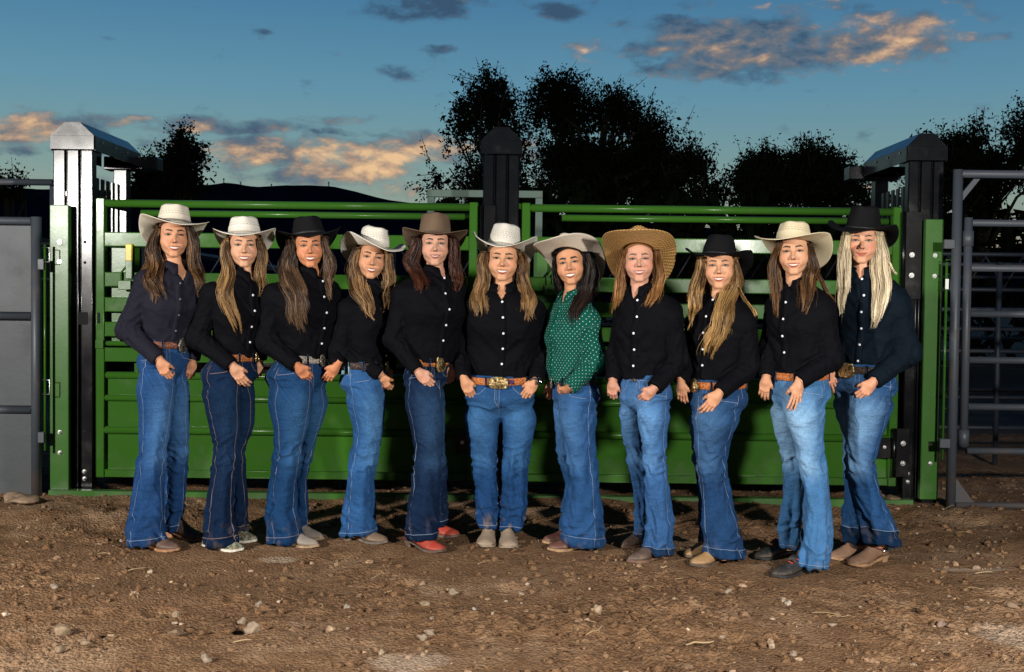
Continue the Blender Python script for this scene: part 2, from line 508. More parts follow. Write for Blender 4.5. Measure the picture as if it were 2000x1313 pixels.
def ground():
    ys = [3.55]
    while ys[-1] < 12.5:
        y = ys[-1]; ys.append(y + .0085 * (y / 4) ** 1.5)
    ys = np.array(ys); nx = 620
    u = np.linspace(-1, 1, nx)
    X = u[None, :] * (ys[:, None] * .52 + .25); Y = np.repeat(ys[:, None], nx, 1)
    Z = gh(X, Y)
    for (fx, fy, fr) in FLAT:
        w = np.exp(-(((X - fx) ** 2 + (Y - fy) ** 2) / fr ** 2) ** 2)
        Z = Z * (1 - w * .85)
    edge = np.clip((Y - 11.5) / 1.0, 0, 1); Z = Z * (1 - edge) - .08 * edge
    V = np.stack([X, Y, Z], -1).reshape(-1, 3)
    i = np.arange(len(ys) - 1)[:, None] * nx + np.arange(nx - 1)[None, :]
    F = np.stack([i, i + 1, i + 1 + nx, i + nx], -1).reshape(-1, 4)
    m = bpy.data.materials.new('dirt'); m.use_nodes = True
    t = NT(m.node_tree); b = t.n['Principled BSDF']
    p = t.add('ShaderNodeNewGeometry').outputs['Position']
    n1 = t.noise(p, .9, 5, .6); n2 = t.noise(p, 7, 6, .65); n3 = t.noise(p, 55, 4, .7)
    vo = t.add('ShaderNodeTexVoronoi', i_Vector=p, i_Scale=70.0)
    c = t.ramp(n2, [(.3, (.130, .066, .031)), (.5, (.212, .114, .056)), (.72, (.29, .168, .088))])
    dusty = t.smooth(t.m('ADD', n1, t.m('MULTIPLY', n2, .25)), .62, .78)
    c = t.mixc(t.m('MULTIPLY', dusty, .6), c, (.40, .265, .165))
    damp = t.smooth(t.m('ADD', n1, t.m('MULTIPLY', n3, .12)), .56, .38)
    c = t.mixc(t.m('MULTIPLY', damp, .6), c, (.13, .072, .036))
    c = t.mixc(t.m('MULTIPLY', t.smooth(n3, .42, .7), .5), c, (.32, .205, .12))
    c = t.mixc(t.m('MULTIPLY', t.smooth(n3, .5, .32), .55), c, (.11, .062, .032))
    px_ = t.add('ShaderNodeSeparateXYZ', i_0=p)
    for (qx, qy, rx_, ry_) in SCUFFS:
        dx_ = t.m('MULTIPLY', t.m('SUBTRACT', px_.outputs[0], qx), 1 / rx_); dy_ = t.m('MULTIPLY', t.m('SUBTRACT', px_.outputs[1], qy), 1 / ry_)
        dd_ = t.m('ADD', t.m('ADD', t.m('MULTIPLY', dx_, dx_), t.m('MULTIPLY', dy_, dy_)), t.m('MULTIPLY', t.m('SUBTRACT', n2, .5), 2.6))
        c = t.mixc(t.smooth(dd_, 1.0, .35, 0, .8), c, (.42, .31, .22))
    t.l.new(c, b.inputs['Base Color'])
    b.inputs['Roughness'].default_value = .95; b.inputs['Specular IOR Level'].default_value = .15
    hgt = t.m('ADD', t.m('MULTIPLY', n3, .8), t.m('MULTIPLY', vo.outputs['Distance'], -.6))
    bn = t.add('ShaderNodeBump', i_Height=hgt, i_Strength=1.0, i_Distance=.02)
    t.l.new(bn.outputs[0], b.inputs['Normal'])
    M['dirt'] = m
    o = mesh_obj('ground', V, F, m, None, True); tag(o, kind='structure')
    # the land beyond, one sheet out to the horizon
    far = MB(); s = 9000
    far.add([(-s, -60, -.075), (s, -60, -.075), (s, s, -.075), (-s, s, -.075)], [(0, 1, 2, 3)])
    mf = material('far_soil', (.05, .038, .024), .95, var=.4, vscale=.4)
    o = far.build('arena_ground', mf); tag(o, kind='structure')

M['stone'] = material('field_stone', (.5, .5, .5), .95, attr=True, bump=(40, .6, .006), var=.25, vscale=30, spec=.25)
import itertools
def ico():
    t = (1 + 5 ** .5) / 2
    v = np.array([(-1, t, 0), (1, t, 0), (-1, -t, 0), (1, -t, 0), (0, -1, t), (0, 1, t), (0, -1, -t), (0, 1, -t), (t, 0, -1), (t, 0, 1), (-t, 0, -1), (-t, 0, 1)], float)
    v /= np.linalg.norm(v[0])
    f = np.array([(0, 11, 5), (0, 5, 1), (0, 1, 7), (0, 7, 10), (0, 10, 11), (1, 5, 9), (5, 11, 4), (11, 10, 2), (10, 7, 6), (7, 1, 8), (3, 9, 4), (3, 4, 2), (3, 2, 6), (3, 6, 8), (3, 8, 9), (4, 9, 5), (2, 4, 11), (6, 2, 10), (8, 6, 7), (9, 8, 1)])
    return v, f
def subdiv(v, f):
    v = list(map(tuple, v)); mid = {}; nf = []
    def m(a, b):
        k = (min(a, b), max(a, b))
        if k not in mid:
            p = (np.array(v[a]) + np.array(v[b])) / 2; p /= np.linalg.norm(p); mid[k] = len(v); v.append(tuple(p))
        return mid[k]
    for a, b, c in f:
        ab, bc, ca = m(a, b), m(b, c), m(c, a); nf += [(a, ab, ca), (b, bc, ab), (c, ca, bc), (ab, bc, ca)]
    return np.array(v), np.array(nf)
ICO0 = ico(); ICO1 = subdiv(*ICO0); ICO2 = subdiv(*ICO1); ICO3 = subdiv(*ICO2)
STONE_TINTS = np.array([(.38, .26, .17), (.30, .19, .115), (.42, .32, .23), (.26, .195, .14), (.34, .225, .135), (.28, .175, .105)])
def scatter(name, n, smin_, smax_, pw, tints, seed, label=None, area=None, flat=.65, base=ICO0, sink=.25, mat='stone'):
    r = np.random.default_rng(seed)
    v0, f0 = base
    y = 3.6 + (r.random(n) ** 1.15) * 5.2 if area is None else area[2] + r.random(n) * (area[3] - area[2])
    x = (r.random(n) * 2 - 1) * (y * .5 + .15) if area is None else area[0] + r.random(n) * (area[1] - area[0])
    s = smin_ + (smax_ - smin_) * r.random(n) ** pw
    z = gh(x, y) + s * sink
    sc = s[:, None] * np.stack([.8 + .5 * r.random(n), .7 + .5 * r.random(n), flat * (.7 + .5 * r.random(n))], 1)
    a = r.random(n) * 6.28
    V = v0[None] * (1 + .5 * (r.random((n, len(v0), 1)) - .5) * 2) * sc[:, None, :]
    c, s_ = np.cos(a)[:, None], np.sin(a)[:, None]
    V = np.stack([V[..., 0] * c - V[..., 1] * s_, V[..., 0] * s_ + V[..., 1] * c, V[..., 2]], -1) + np.stack([x, y, z], 1)[:, None, :]
    F = (f0[None] + (np.arange(n) * len(v0))[:, None, None]).reshape(-1, 3)
    cols = np.repeat(tints[r.integers(0, len(tints), n)] * (.75 + .5 * r.random((n, 1))), len(v0), 0)
    o = mesh_obj(name, V.reshape(-1, 3), F, M[mat], None, mat == 'dirt', cols=cols); tag(o, label, kind='stuff')
def rock(px, py, wpx, hfac=.7, tint=(.36, .28, .20), name='stone', label='', cat='stone', seed=0):
    g = G(px, py); wm = wpx / FPX * g[1] / 2
    r = np.random.default_rng(seed + int(px))
    v, f = ICO3
    o3 = r.random(3) * 20
    n = 1 + .55 * fbm(v[:, 0] * 1.1 + o3[0], v[:, 1] * 1.1 + o3[1], v[:, 2] * 1.1 + o3[2], 3)
    # a few flat broken faces
    for _ in range(7):
        d = r.normal(size=3); d /= np.linalg.norm(d); q = v @ d
        n = np.where(q > .62, n * (.62 / np.maximum(q, .62)) ** .8, n)
    V = v * n[:, None] * np.array([wm, wm * .85, wm * hfac])
    loc = np.array([g[0], g[1] + wm * .5, gh(np.array([g[0]]), np.array([g[1]]))[0] + wm * hfac * .45])
    cols = np.array(tint)[None] * np.array([.62, .58, .54]) * (1 + .25 * fbm(v[:, 0] * 3, v[:, 1] * 3, v[:, 2] * 3 + px, 3)[:, None])
    # stones are half buried; soil clings to their feet
    o = mesh_obj(name, V, f, M['stone'], None, True, cols=cols)
    o.location = tuple(map(float, loc))
    return tag(o, label, cat, 'stones lying on the arena dirt')

# ------------------------------------------------------------------ hills, trees and what stands beyond the chutes
def hills():
    pts = [(-900, 380), (-200, 372), (0, 368), (250, 372), (330, 374), (395, 362), (440, 357), (500, 365), (560, 362), (650, 364), (700, 376), (760, 391), (830, 400), (900, 403), (1000, 412), (1200, 430), (1700, 470), (2600, 520)]
    V = []; n = 260
    px = np.linspace(-900, 2600, n); py = np.interp(px, [p[0] for p in pts], [p[1] for p in pts]) + 1.6 * fbm(px * .05, px * 0, px * 0, 4)
    rows = 9
    for j in range(rows):
        for k in range(n):
            top = P(px[k], py[k], 2600.0)
            u = j / (rows - 1)
            V.append((top[0] * (1 - .38 * u), 2600 - 1000 * u, max(top[2], 3) * (1 - u) ** 1.3 * (1 + .12 * math.sin(k * .7 + j * 2) * u) - 2 * u))
    F = np.array([(j * n + k, (j + 1) * n + k, (j + 1) * n + k + 1, j * n + k + 1) for j in range(rows - 1) for k in range(n - 1)])
    m = material('hill_forest_haze', (.012, .022, .045), .95, var=.2, vscale=.01, spec=0)  # blue of the distant haze is put into the dark forest colour
    tag(mesh_obj('hills', V, F, m), kind='structure')
    # masts on the ridge
    for mx, my, h in ((437, 357, 9), (470, 361, 6), (642, 364, 9), (530, 364, 5)):
        a = P(mx, my + 3, 2590); b = P(mx, my - h, 2590)
        t = empty('radio_mast', a, 'thin radio mast on the dark ridge %s' % {437: 'at its highest hump', 470: 'just right of the highest hump', 642: 'on the second hump, furthest right', 530: 'in the dip between both humps'}[mx], 'mast', 'masts on the ridge')
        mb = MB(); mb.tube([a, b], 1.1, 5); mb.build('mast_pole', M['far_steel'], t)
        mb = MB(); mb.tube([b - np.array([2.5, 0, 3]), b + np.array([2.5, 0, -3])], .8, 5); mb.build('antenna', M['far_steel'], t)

M['leaf'] = material('leaf', (.010, .015, .006), .85, spec=.05)
M['bark'] = material('bark', (.035, .028, .022), .9)
def tree(Y, base_px, lobes, label, seed, leaf=.075, n_tw=900, droop=.5, lean=0, shoots=40, name='broadleaf_tree', cat='tree', trunk_r=.16):
    r = np.random.default_rng(seed)
    b = P(base_px, 640, Y); b[2] = -.1
    t = empty(name, b, label, cat, 'trees behind the pens')
    L = []
    for (px, py, rx, ry, w) in lobes:
        c = P(px, py, Y); s = Y / FPX
        L.append((c + np.array([0, r.normal() * rx * s * .35, 0]), np.array([rx * s, min(rx, 160) * s * .8, ry * s]), w))
    # trunk and limbs
    mb = MB(); top = max(l[0][2] for l in L)
    cx = np.mean([l[0][0] for l in L]); tr = [b, b + np.array([(cx - b[0]) * .3, 0, top * .3]), np.array([cx, Y, top * .62]), np.array([cx + lean, Y, top * .95])]
    tr = [tr[0]] + [tr[0] * (1 - u) ** 2 + 2 * tr[1] * u * (1 - u) + tr[3] * u * u for u in (.25, .5, .75, 1)]
    mb.tube(tr, .1, 8, rr=[trunk_r, trunk_r * .8, trunk_r * .6, trunk_r * .35, .03])
    mb2 = MB(); ends = []
    for c, rad, w in L:
        for q in range(4):
            e = c + rad * r.normal(size=3) * .4
            st = tr[1 + r.integers(0, 3)]
            if st[2] > e[2]: st = tr[1]
            mid = (st + e) / 2 + np.array([0, 0, .25 * (e[2] - st[2])]) + r.normal(size=3) * .15
            mb2.tube([st, mid, e], .05, 5, rr=[trunk_r * .35, trunk_r * .22, .015])
    tw = []
    tot = sum(l[1][0] * l[1][2] * l[2] for l in L)
    A = []; D = []; QI = []
    for c, rad, w in L:
        n = int(n_tw * rad[0] * rad[2] * w / tot)
        d = r.normal(size=(n, 3)); d /= np.linalg.norm(d, axis=1)[:, None]
        q = (r.random(n) ** .42)[:, None]
        # uneven edge: whole bites taken out by noise
        nn = 1 + .55 * vnoise(d[:, 0] * 2.1 + seed, d[:, 1] * 2.1, d[:, 2] * 2.1 + c[0])[:, None]
        p = c + d * rad * q * nn
        k = vnoise(p[:, 0] * 1.3 + seed, p[:, 1] * 1.3, p[:, 2] * 1.3) > -.28 + .22 * (q[:, 0] > .6)
        p = p[k]; d = d[k]; QI.append(q[k, 0])
        A.append(p); dd = d * np.array([1, 1, .7]) + np.array([0, 0, .25]) + r.normal(size=d.shape) * .45
        dd[:, 2] -= droop * r.random(len(d)); D.append(dd / np.linalg.norm(dd, axis=1)[:, None])
        for _ in range(int(shoots * rad[0] * rad[2] * w / tot)):
            a = r.random() * math.pi; e = c + np.array([math.cos(a) * rad[0] * .85, 0, abs(math.sin(a)) * rad[2] * .9])
            QI.append(np.ones(3)); A.append(e[None] + r.normal(size=(3, 3)) * .05); D.append(np.array([[r.normal() * .25, 0, 1.]] * 3))
    A = np.concatenate(A); D = np.concatenate(D); QI = np.concatenate(QI); n = len(A)
    Ln = (.28 + .5 * r.random(n)) * (Y / 30)
    for i in range(0, n, 3):
        mb2.tube([A[i], A[i] + D[i] * Ln[i]], .006, 3, cap=False, rr=[.012, .005])
    mb2.build('branches', M['bark'], t); mb.build('trunk', M['bark'], t)
    m = 13
    u = r.random((n, m))
    pos = A[:, None, :] + D[:, None, :] * (u * Ln[:, None])[..., None] + r.normal(size=(n, m, 3)) * .055 * (Y / 30)
    pos[..., 2] -= (u ** 2) * .18 * droop
    pos = pos.reshape(-1, 3); k = len(pos)
    s = leaf * (Y / 30) * (.6 + .8 * r.random(k))[:, None]
    a = r.normal(size=(k, 3)); a[:, 2] -= .6; a /= np.linalg.norm(a, axis=1)[:, None]
    b2 = np.cross(a, r.normal(size=(k, 3))); b2 /= np.linalg.norm(b2, axis=1)[:, None]
    inner = np.repeat(QI, m)[:, None]; s = s * np.where(inner < .55, 1.6, 1.0)
    V = np.stack([pos, pos + a * s * .5 + b2 * s * .32, pos + a * s * 1.1, pos + a * s * .5 - b2 * s * .32], 1).reshape(-1, 3)
    o = mesh_obj('crown', V, np.arange(4 * k).reshape(-1, 4), M['leaf'], t, False)
    return t

def background():
    hills()
    tree(31, 975, [(945, 180, 26, 36, 1), (932, 228, 40, 34, 1), (985, 195, 26, 48, 1), (905, 262, 30, 26, .8), (960, 270, 50, 45, 1), (1005, 300, 40, 60, .9), (890, 345, 58, 40, .9), (950, 345, 70, 55, 1.1), (1000, 380, 60, 40, 1)],
         'tall dark birch-like tree with two tips behind the middle chute post', 3, n_tw=3000, droop=.9)
    tree(32.5, 1130, [(1092, 175, 32, 32, 1), (1072, 215, 32, 44, 1), (1120, 245, 54, 54, 1.2), (1195, 200, 32, 32, .8), (1215, 245, 50, 48, 1.1), (1265, 255, 42, 34, .8), (1290, 290, 50, 45, .9), (1130, 310, 85, 70, 1.4), (1215, 330, 100, 70, 1.5), (1300, 345, 70, 50, 1.2)],
         'broadest and densest dark tree right of the middle chute post', 5, n_tw=5600, droop=.9, trunk_r=.2)
    tree(30, 1350, [(1350, 335, 26, 28, 1), (1335, 370, 46, 30, 1), (1385, 378, 20, 26, .8)], 'small dark tree between the broad tree and the gap of sky', 9, n_tw=1000, droop=.2)
    tree(29, 1480, [(1462, 345, 18, 20, .8), (1500, 340, 20, 26, 1), (1495, 375, 50, 26, 1.2)], 'small spiky-topped dark tree right of the sky gap', 12, n_tw=1200, droop=.1, shoots=90)
    tree(29.5, 1610, [(1575, 335, 28, 30, 1), (1605, 342, 24, 30, 1), (1628, 368, 42, 28, 1.1), (1560, 375, 46, 26, 1.1)], 'rounded dark tree left of the right chute post', 14, n_tw=1700, droop=.2, shoots=90)
    tree(27, 1880, [(1830, 298, 34, 24, .9), (1870, 312, 44, 44, 1), (1932, 275, 34, 32, 1), (1980, 282, 36, 44, 1), (1950, 330, 80, 60, 1.2), (1880, 350, 70, 50, 1), (2050, 300, 70, 80, 1)],
         'large dark tree mass behind the grey pipe gate at the right edge', 17, n_tw=4600, droop=.2, shoots=70)
    tree(30, 355, [(352, 282, 8, 20, .8), (357, 308, 20, 18, 1), (362, 334, 30, 18, 1.1), (350, 364, 36, 20, 1.1)], 'lone pointed dark conifer left of the hills', 21, n_tw=1100, droop=.4, name='conifer_tree', shoots=30)
    tree(31, 300, [(292, 350, 14, 14, .9), (305, 370, 30, 18, 1), (278, 370, 16, 18, .8)], 'low dark bushy tree at the foot of the conifer', 23, n_tw=600, droop=.3)
    tree(28, 15, [(5, 352, 6, 8, .3), (28, 356, 6, 8, .3), (10, 392, 36, 10, 1)], 'twiggy top of a small tree at the left edge above the grey panel', 25, n_tw=90, droop=0., shoots=40)
    # a low dark hedge fills the foot of the view
    r = np.random.default_rng(4); V = []
    for k in range(26000):
        x = -26 + 60 * r.random(); h = 1.7 + .5 * vnoise([x * .45], [0], [2.])[0] + (2.3 if x > -2 else -.25)
        p = np.array([x, 26 + r.random() * 2.5, h * r.random() ** .6]); a = r.normal(size=3) * .13; b = r.normal(size=3) * .13
        V += [p, p + a, p + a + b, p + b]
    tag(mesh_obj('undergrowth', V, np.arange(len(V)).reshape(-1, 4), M['leaf'], None, False), 'dark undergrowth below the trees', kind='stuff')
    # faded green steel frame that stands behind the middle post
    Y = 9.6; t = empty('steel_frame', (P(950, 400, Y)[0], Y, 0), 'faded green square-tube frame standing behind the middle post', 'frame')
    a, b = P(842, 378, Y), P(1053, 378, Y)
    MB().box((a[0] - .03, Y - .03, a[2] - .03), (b[0] + .03, Y + .03, a[2] + .03)).build('top_bar', M['old_green'], t)
    for x in (a[0], b[0]): MB().box((x - .03, Y - .031, -.05), (x + .03, Y + .031, a[2] - .032)).build('leg', M['old_green'], t)
    # pens behind: pipe panels
    pos = [(-5.2, 11.5), (-2.6, 11.7), (0.0, 11.5), (2.6, 11.6), (5.2, 11.5)]
    word = ['furthest left', 'second from the left', 'in the middle', 'second from the right', 'furthest right']
    for i, (x, y) in enumerate(pos):
        t = empty('pen_panel', (x, y, 0), 'dim blue-grey pipe pen panel with zigzag lattice far behind the chutes, %s' % word[i], 'panel', 'pipe panels of the pens behind')
        zt = 1.86
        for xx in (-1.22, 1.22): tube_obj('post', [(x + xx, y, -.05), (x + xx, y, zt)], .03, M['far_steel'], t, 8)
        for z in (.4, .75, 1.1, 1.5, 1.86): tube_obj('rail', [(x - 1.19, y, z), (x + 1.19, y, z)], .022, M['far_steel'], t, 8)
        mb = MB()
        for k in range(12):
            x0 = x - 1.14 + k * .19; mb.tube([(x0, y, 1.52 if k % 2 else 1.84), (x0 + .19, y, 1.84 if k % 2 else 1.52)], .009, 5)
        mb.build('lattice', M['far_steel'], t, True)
    for i, (x, y) in enumerate(((4.1, 9.5), (6.3, 9.7), (5.4, 13.5))):
        t = empty('holding_pen_panel', (x, y, 0), ['dark pipe panel seen through the grey gate, nearest behind it', 'dark pipe panel behind the grey gate at the right edge', 'faint pipe panel far behind the grey gate'][i], 'panel', 'pipe panels behind the grey gate')
        for xx in (-1.05, .0, 1.05): tube_obj('post', [(x + xx, y, -.05), (x + xx, y, 1.7)], .024, M['far_steel'], t, 8)
        for z in (.3, .62, .95, 1.3, 1.68): tube_obj('rail', [(x - 1.05, y + .03, z), (x + 1.05, y + .03, z)], .02, M['far_steel'], t, 8)
    # dark sheds beyond the left side
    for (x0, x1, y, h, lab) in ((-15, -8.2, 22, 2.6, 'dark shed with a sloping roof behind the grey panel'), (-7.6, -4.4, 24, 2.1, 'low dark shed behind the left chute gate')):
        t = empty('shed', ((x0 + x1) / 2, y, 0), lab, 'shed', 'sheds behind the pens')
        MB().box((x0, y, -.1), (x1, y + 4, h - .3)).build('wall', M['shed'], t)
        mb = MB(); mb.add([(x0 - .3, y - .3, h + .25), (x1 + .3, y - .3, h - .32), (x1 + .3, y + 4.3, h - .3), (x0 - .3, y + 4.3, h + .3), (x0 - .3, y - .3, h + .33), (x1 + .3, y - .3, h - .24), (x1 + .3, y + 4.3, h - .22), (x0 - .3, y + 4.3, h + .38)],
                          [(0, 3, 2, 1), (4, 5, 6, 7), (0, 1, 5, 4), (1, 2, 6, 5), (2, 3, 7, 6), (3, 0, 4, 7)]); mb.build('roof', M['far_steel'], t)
    # a horizontal pipe rail high behind the left panel
    Y = 8.3; t = empty('pipe_rail', (P(20, 355, Y)[0], Y, 0), 'grey horizontal pipe above the grey sheet panel at the left edge', 'pipe')
    z = P(50, 356, Y)[2]
    tube_obj('rail', [(-5.2, Y, z), (P(104, 356, Y)[0], Y, z)], .024, M['grey'], t)
    for x in (-4.6, P(100, 356, Y)[0]): tube_obj('post', [(x, Y + .05, -.05), (x, Y + .05, z - .0)], .03, M['grey'], t)

# ------------------------------------------------------------------ the bucking chutes
def bolt(x, y, z, parent, r=.012, name='bolt'):
    mb = MB(); mb.tube([(x, y + .004, z), (x, y - .003, z)], r * 1.35, 14); mb.tube([(x, y - .003, z), (x, y - .014, z)], r, 6)
    mb.tube([(x, y - .014, z), (x, y - .022, z)], r * .5, 8)
    return mb.build(name, M['steel'], parent)

def tower(x0, x1, y, ztop, label, side, slats, name='chute_tower'):
    """three square tubes under a chamfered hood that runs back over the chute partition"""
    cx = (x0 + x1) / 2; w = x1 - x0
    t = empty(name, (cx, y, 0), label, 'post', 'black posts with hoods between the chutes')
    tw = w * .30; gap = w * .05
    for k in range(3):
        a = x0 + k * (tw + gap)
        MB().box((a, y, -.06 if k != 1 else .02), (a + tw, y + .076, ztop - .18), .006).rods([((a + .0045, y + .0045, .03), (a + .0045, y + .0045, ztop - .18)), ((a + tw - .0045, y + .0045, .03), (a + tw - .0045, y + .0045, ztop - .18))], .0052).build('upright_tube', M['black'], t)
    MB().box((x0 + .004, y + .02, .0), (x1 - .004, y + .06, ztop - .18)).build('web_plate', M['black'], t)
    for zz in (2.0, 1.35, .8): MB().box((x0 + tw + .002, y + .004, zz), (x0 + tw + gap - .002, y + .018, zz + .03), .001).build('weld_tab', M['black'], t)
    # hood: end plate, folded roof sheets, side fascias
    o = .012; z0, z1, z2 = ztop - .175, ztop - .085, ztop
    poly = [(x0 - o, z0), (x1 + o, z0), (x1 + o, z1), (cx + w * .2, z2), (cx - w * .2, z2), (x0 - o, z1)]
    mb = MB(); mb.prism(poly, y - .012, y - .002); mb.build('hood_end_plate', M['black'], t)
    mb = MB(); mb.box((x0 - o - .002, y - .018, z0 - .004), (x1 + o + .002, y - .0125, z1 - .002), .002); mb.build('hood_band', M['black'], t)
    yb = y + .93
    mb = MB(); s = [(x1 + o + .004, z1), (cx + w * .2, z2 + .004), (cx - w * .2, z2 + .004), (x0 - o - .004, z1)]
    mb.prism(s, y - .0015, yb); mb.build('hood_roof', M['black'], t)
    for sx_, xx in ((-1, x0 - o), (1, x1 + o)):
        MB().box((min(xx, xx + sx_ * .006), y - .001, z0 - .01), (max(xx, xx + sx_ * .006), yb, z1 - .001)).build('fascia', M['black'], t)
        for k in range(4): 
            b = MB(); b.tube([(xx + sx_ * .005, y + .12 + k * .25, z1 - .03), (xx + sx_ * .013, y + .12 + k * .25, z1 - .03)], .008, 8); b.build('rivet', M['steel'], t)
    # far end: crosswise box beam and the rear post
    bx0, bx1 = (cx - w * .5, cx + w * .5 + .02)
    if side < 0: bx1 += .12
    if side > 0: bx0 -= .12
    MB().box((bx0, yb + .001, z0 - .03), (bx1, yb + .15, z1 - .02), .006).build('rear_beam', M['black'], t)
    MB().box((cx + side * -.0 - .05, yb - .02, -.05), (cx + .05, yb + .08, z0 - .032), .006).build('rear_post', M['black'], t)
    for z in (1.98, 1.0, .25): MB().box((cx - .02, y + .08, z), (cx + .02, yb - .022, z + .05), .004).build('partition_rail', M['black'], t)
    if slats:
        for k in range(7):
            yy = y + .13 + k * .105
            MB().box((cx + .022 if side <= 0 else cx - .034, yy, .22), (cx + .034 if side <= 0 else cx - .022, yy + .055, 2.16), .003).build('slat', M['black'], t)
        MB().box((cx - .019, y + .10, .05), (cx + .019, yb - .03, .95)).build('partition_sheet', M['black'], t)
    return t

def gate(x0, w, y, label, latch_side=-1):
    t = empty('chute_gate', (x0 + w / 2, y, 0), label, 'gate', 'green chute gates')
    x1 = x0 + w; g = M['green']; pw = .058
    Z = lambda py: P(230, py, y)[2]
    zt = Z(388); zb = Z(932)
    for i, (a, b) in enumerate(((x0, x0 + pw), (x1 - pw, x1))):
        MB().box((a, y - .03, zb), (b, y + .03, zt), .006).rods([((q, y - .0255, zb + .004), (q, y - .0255, zt - .004)) for q in (a + .0045, b - .0045)], .0052).build('end_post', g, t)
        if i == 0: MB().box((a + .012, y - .0325, Z(632)), (a + .03, y - .0302, Z(611)), .0005).build('slot', M['hole'], t)
    i0, i1 = x0 + pw, x1 - pw
    def rail(pa, pb, rnd=False, dy=0, nm='rail', e0=i0, e1=i1):
        za, zb_ = Z(pb), Z(pa)
        if rnd: tube_obj(nm, [(e0 - .004, y + dy, (za + zb_) / 2), (e1 + .004, y + dy, (za + zb_) / 2)], (zb_ - za) / 2, g, t, 16)
        else: MB().box((e0 - .001, y - .026 + dy, za), (e1 + .001, y + .026 + dy, zb_), .006).rods([((e0, y - .0215 + dy, q), (e1, y - .0215 + dy, q)) for q in (za + .0045, zb_ - .0045)], .0052).build(nm, g, t)
    rail(390, 405, True, -.004, 'top_rail')
    MB().box((x0 - .045, y - .02, Z(400)), (x0 - .001, y + .02, Z(389)), .004).build('end_lug', g, t)
    rail(408, 421, True, .07, 'second_rail', e0=x0 + .28)
    rail(454, 482, dy=-.003)
    for a, b in ((532, 560), (581, 609), (629, 657), (679, 706)): rail(a, b)
    rail(666, 676, True); rail(726, 740, True, .004); rail(771, 783, True, -.006); rail(832, 847, True, -.006); rail(916, 931)
    MB().box((i0 + .001, y + .008, Z(924)), (i1 - .001, y + .014, Z(733)), .001).build('kick_sheet', g, t)
    # latch plate with its lever
    MB().box((x0 + .085, y + .034, Z(668)), (x0 + .225, y + .042, Z(480)), .002).build('latch_plate', M['green_side'], t)
    MB().box((x0 + .24, y + .032, Z(730)), (x0 + .27, y + .06, Z(470)), .004).build('latch_guide', g, t)
    mb = MB(); lx = x0 + .232
    mb.box((lx - .024, y - .052, Z(545)), (lx + .022, y - .034, Z(509)), .004)
    mb.box((lx - .075, y - .050, Z(566)), (lx + .012, y - .034, Z(548)), .004)
    mb.tube([(lx - .02, y - .042, Z(520)), (lx - .055, y - .042, Z(533)), (lx - .055, y - .042, Z(552))], .008, 8)
    lev = mb.build('latch_lever', M['green_side'], t)
    MB().box((lx - .024, y - .056, Z(510.5)), (lx + .022, y - .030, Z(477)), .006).build('lever_grip', M['yellow'], lev)
    MB().box((x0 + .0, y - .04, Z(681)), (x0 + .055, y - .031, Z(664)), .003).build('keeper', g, t)
    # hinge plates on the far end
    for pa, pb in ((845, 885),):
        MB().box((x1 - .14, y - .045, Z(pb - 8)), (x1 + .045, y - .032, Z(pa - 8)), .003).build('hinge_strap', M['black_gloss'], t)
        bolt(x1 - .09, y - .045, Z(pa + 10), t, .009)
    return t

def hinge_plate(x0, x1, y, z0, z1, bolts, label):
    t = empty('hinge_plate', ((x0 + x1) / 2, y, z0), label, 'plate', 'black hinge plates on the posts')
    MB().box((x0, y - .008, z0), (x1, y, z1), .002).build('plate', M['black_gloss'], t)
    tube_obj('hinge_pin', [(x0 - .014, y - .004, z0), (x0 - .014, y - .004, z1)], .011, M['black_gloss'], t)
    for (bx, bz) in bolts: bolt(bx, y - .008, bz, t, .013)
    return t

def green_plate(px0, px1, y, ptop, pbot, bolts, label):
    a = P(px0, 700, y)[0]; b = P(px1, 700, y)[0]; zt = P(px0, ptop, y)[2]; zb = P(px0, pbot, y)[2]
    t = empty('mounting_channel', ((a + b) / 2, y, 0), label, 'channel', 'green mounting channels beside the posts')
    MB().box((a, y, zb), (b, y + .05, zt), .005).build('channel', M['green_side'], t)
    MB().box((a + .02, y + .01, -.06), (b - .02, y + .045, zb - .001), .005).build('foot', M['black'], t)
    for p in bolts: bolt((a + b) / 2 + .004, y, P(px0, p, y)[2], t, .011)
    return t

def latch_rod(px, y, pt, pb, brk, tag_at, label):
    t = empty('latch_rod', (P(px, 700, y)[0], y, 0), label, 'rod', 'green latch rods beside the end posts')
    x = P(px, 700, y)[0]; z = lambda p: P(px, p, y)[2]
    tube_obj('rod', [(x, y, z(pb)), (x, y, z(pt))], .0085, M['green'], t)
    for a, b in brk:
        mb = MB(); mb.tube([(x - .012, y - .012, z(a)), (x + .035, y - .012, z(a)), (x + .035, y - .012, z(b)), (x - .012, y - .012, z(b))], .004, 6); mb.build('loop', M['green'] if tag_at else M['steel'], t, True)
    if tag_at: MB().box((x - .011, y - .014, z(tag_at[1])), (x + .011, y - .009, z(tag_at[0])), .001).build('white_tag', M['label'], t)
    return t

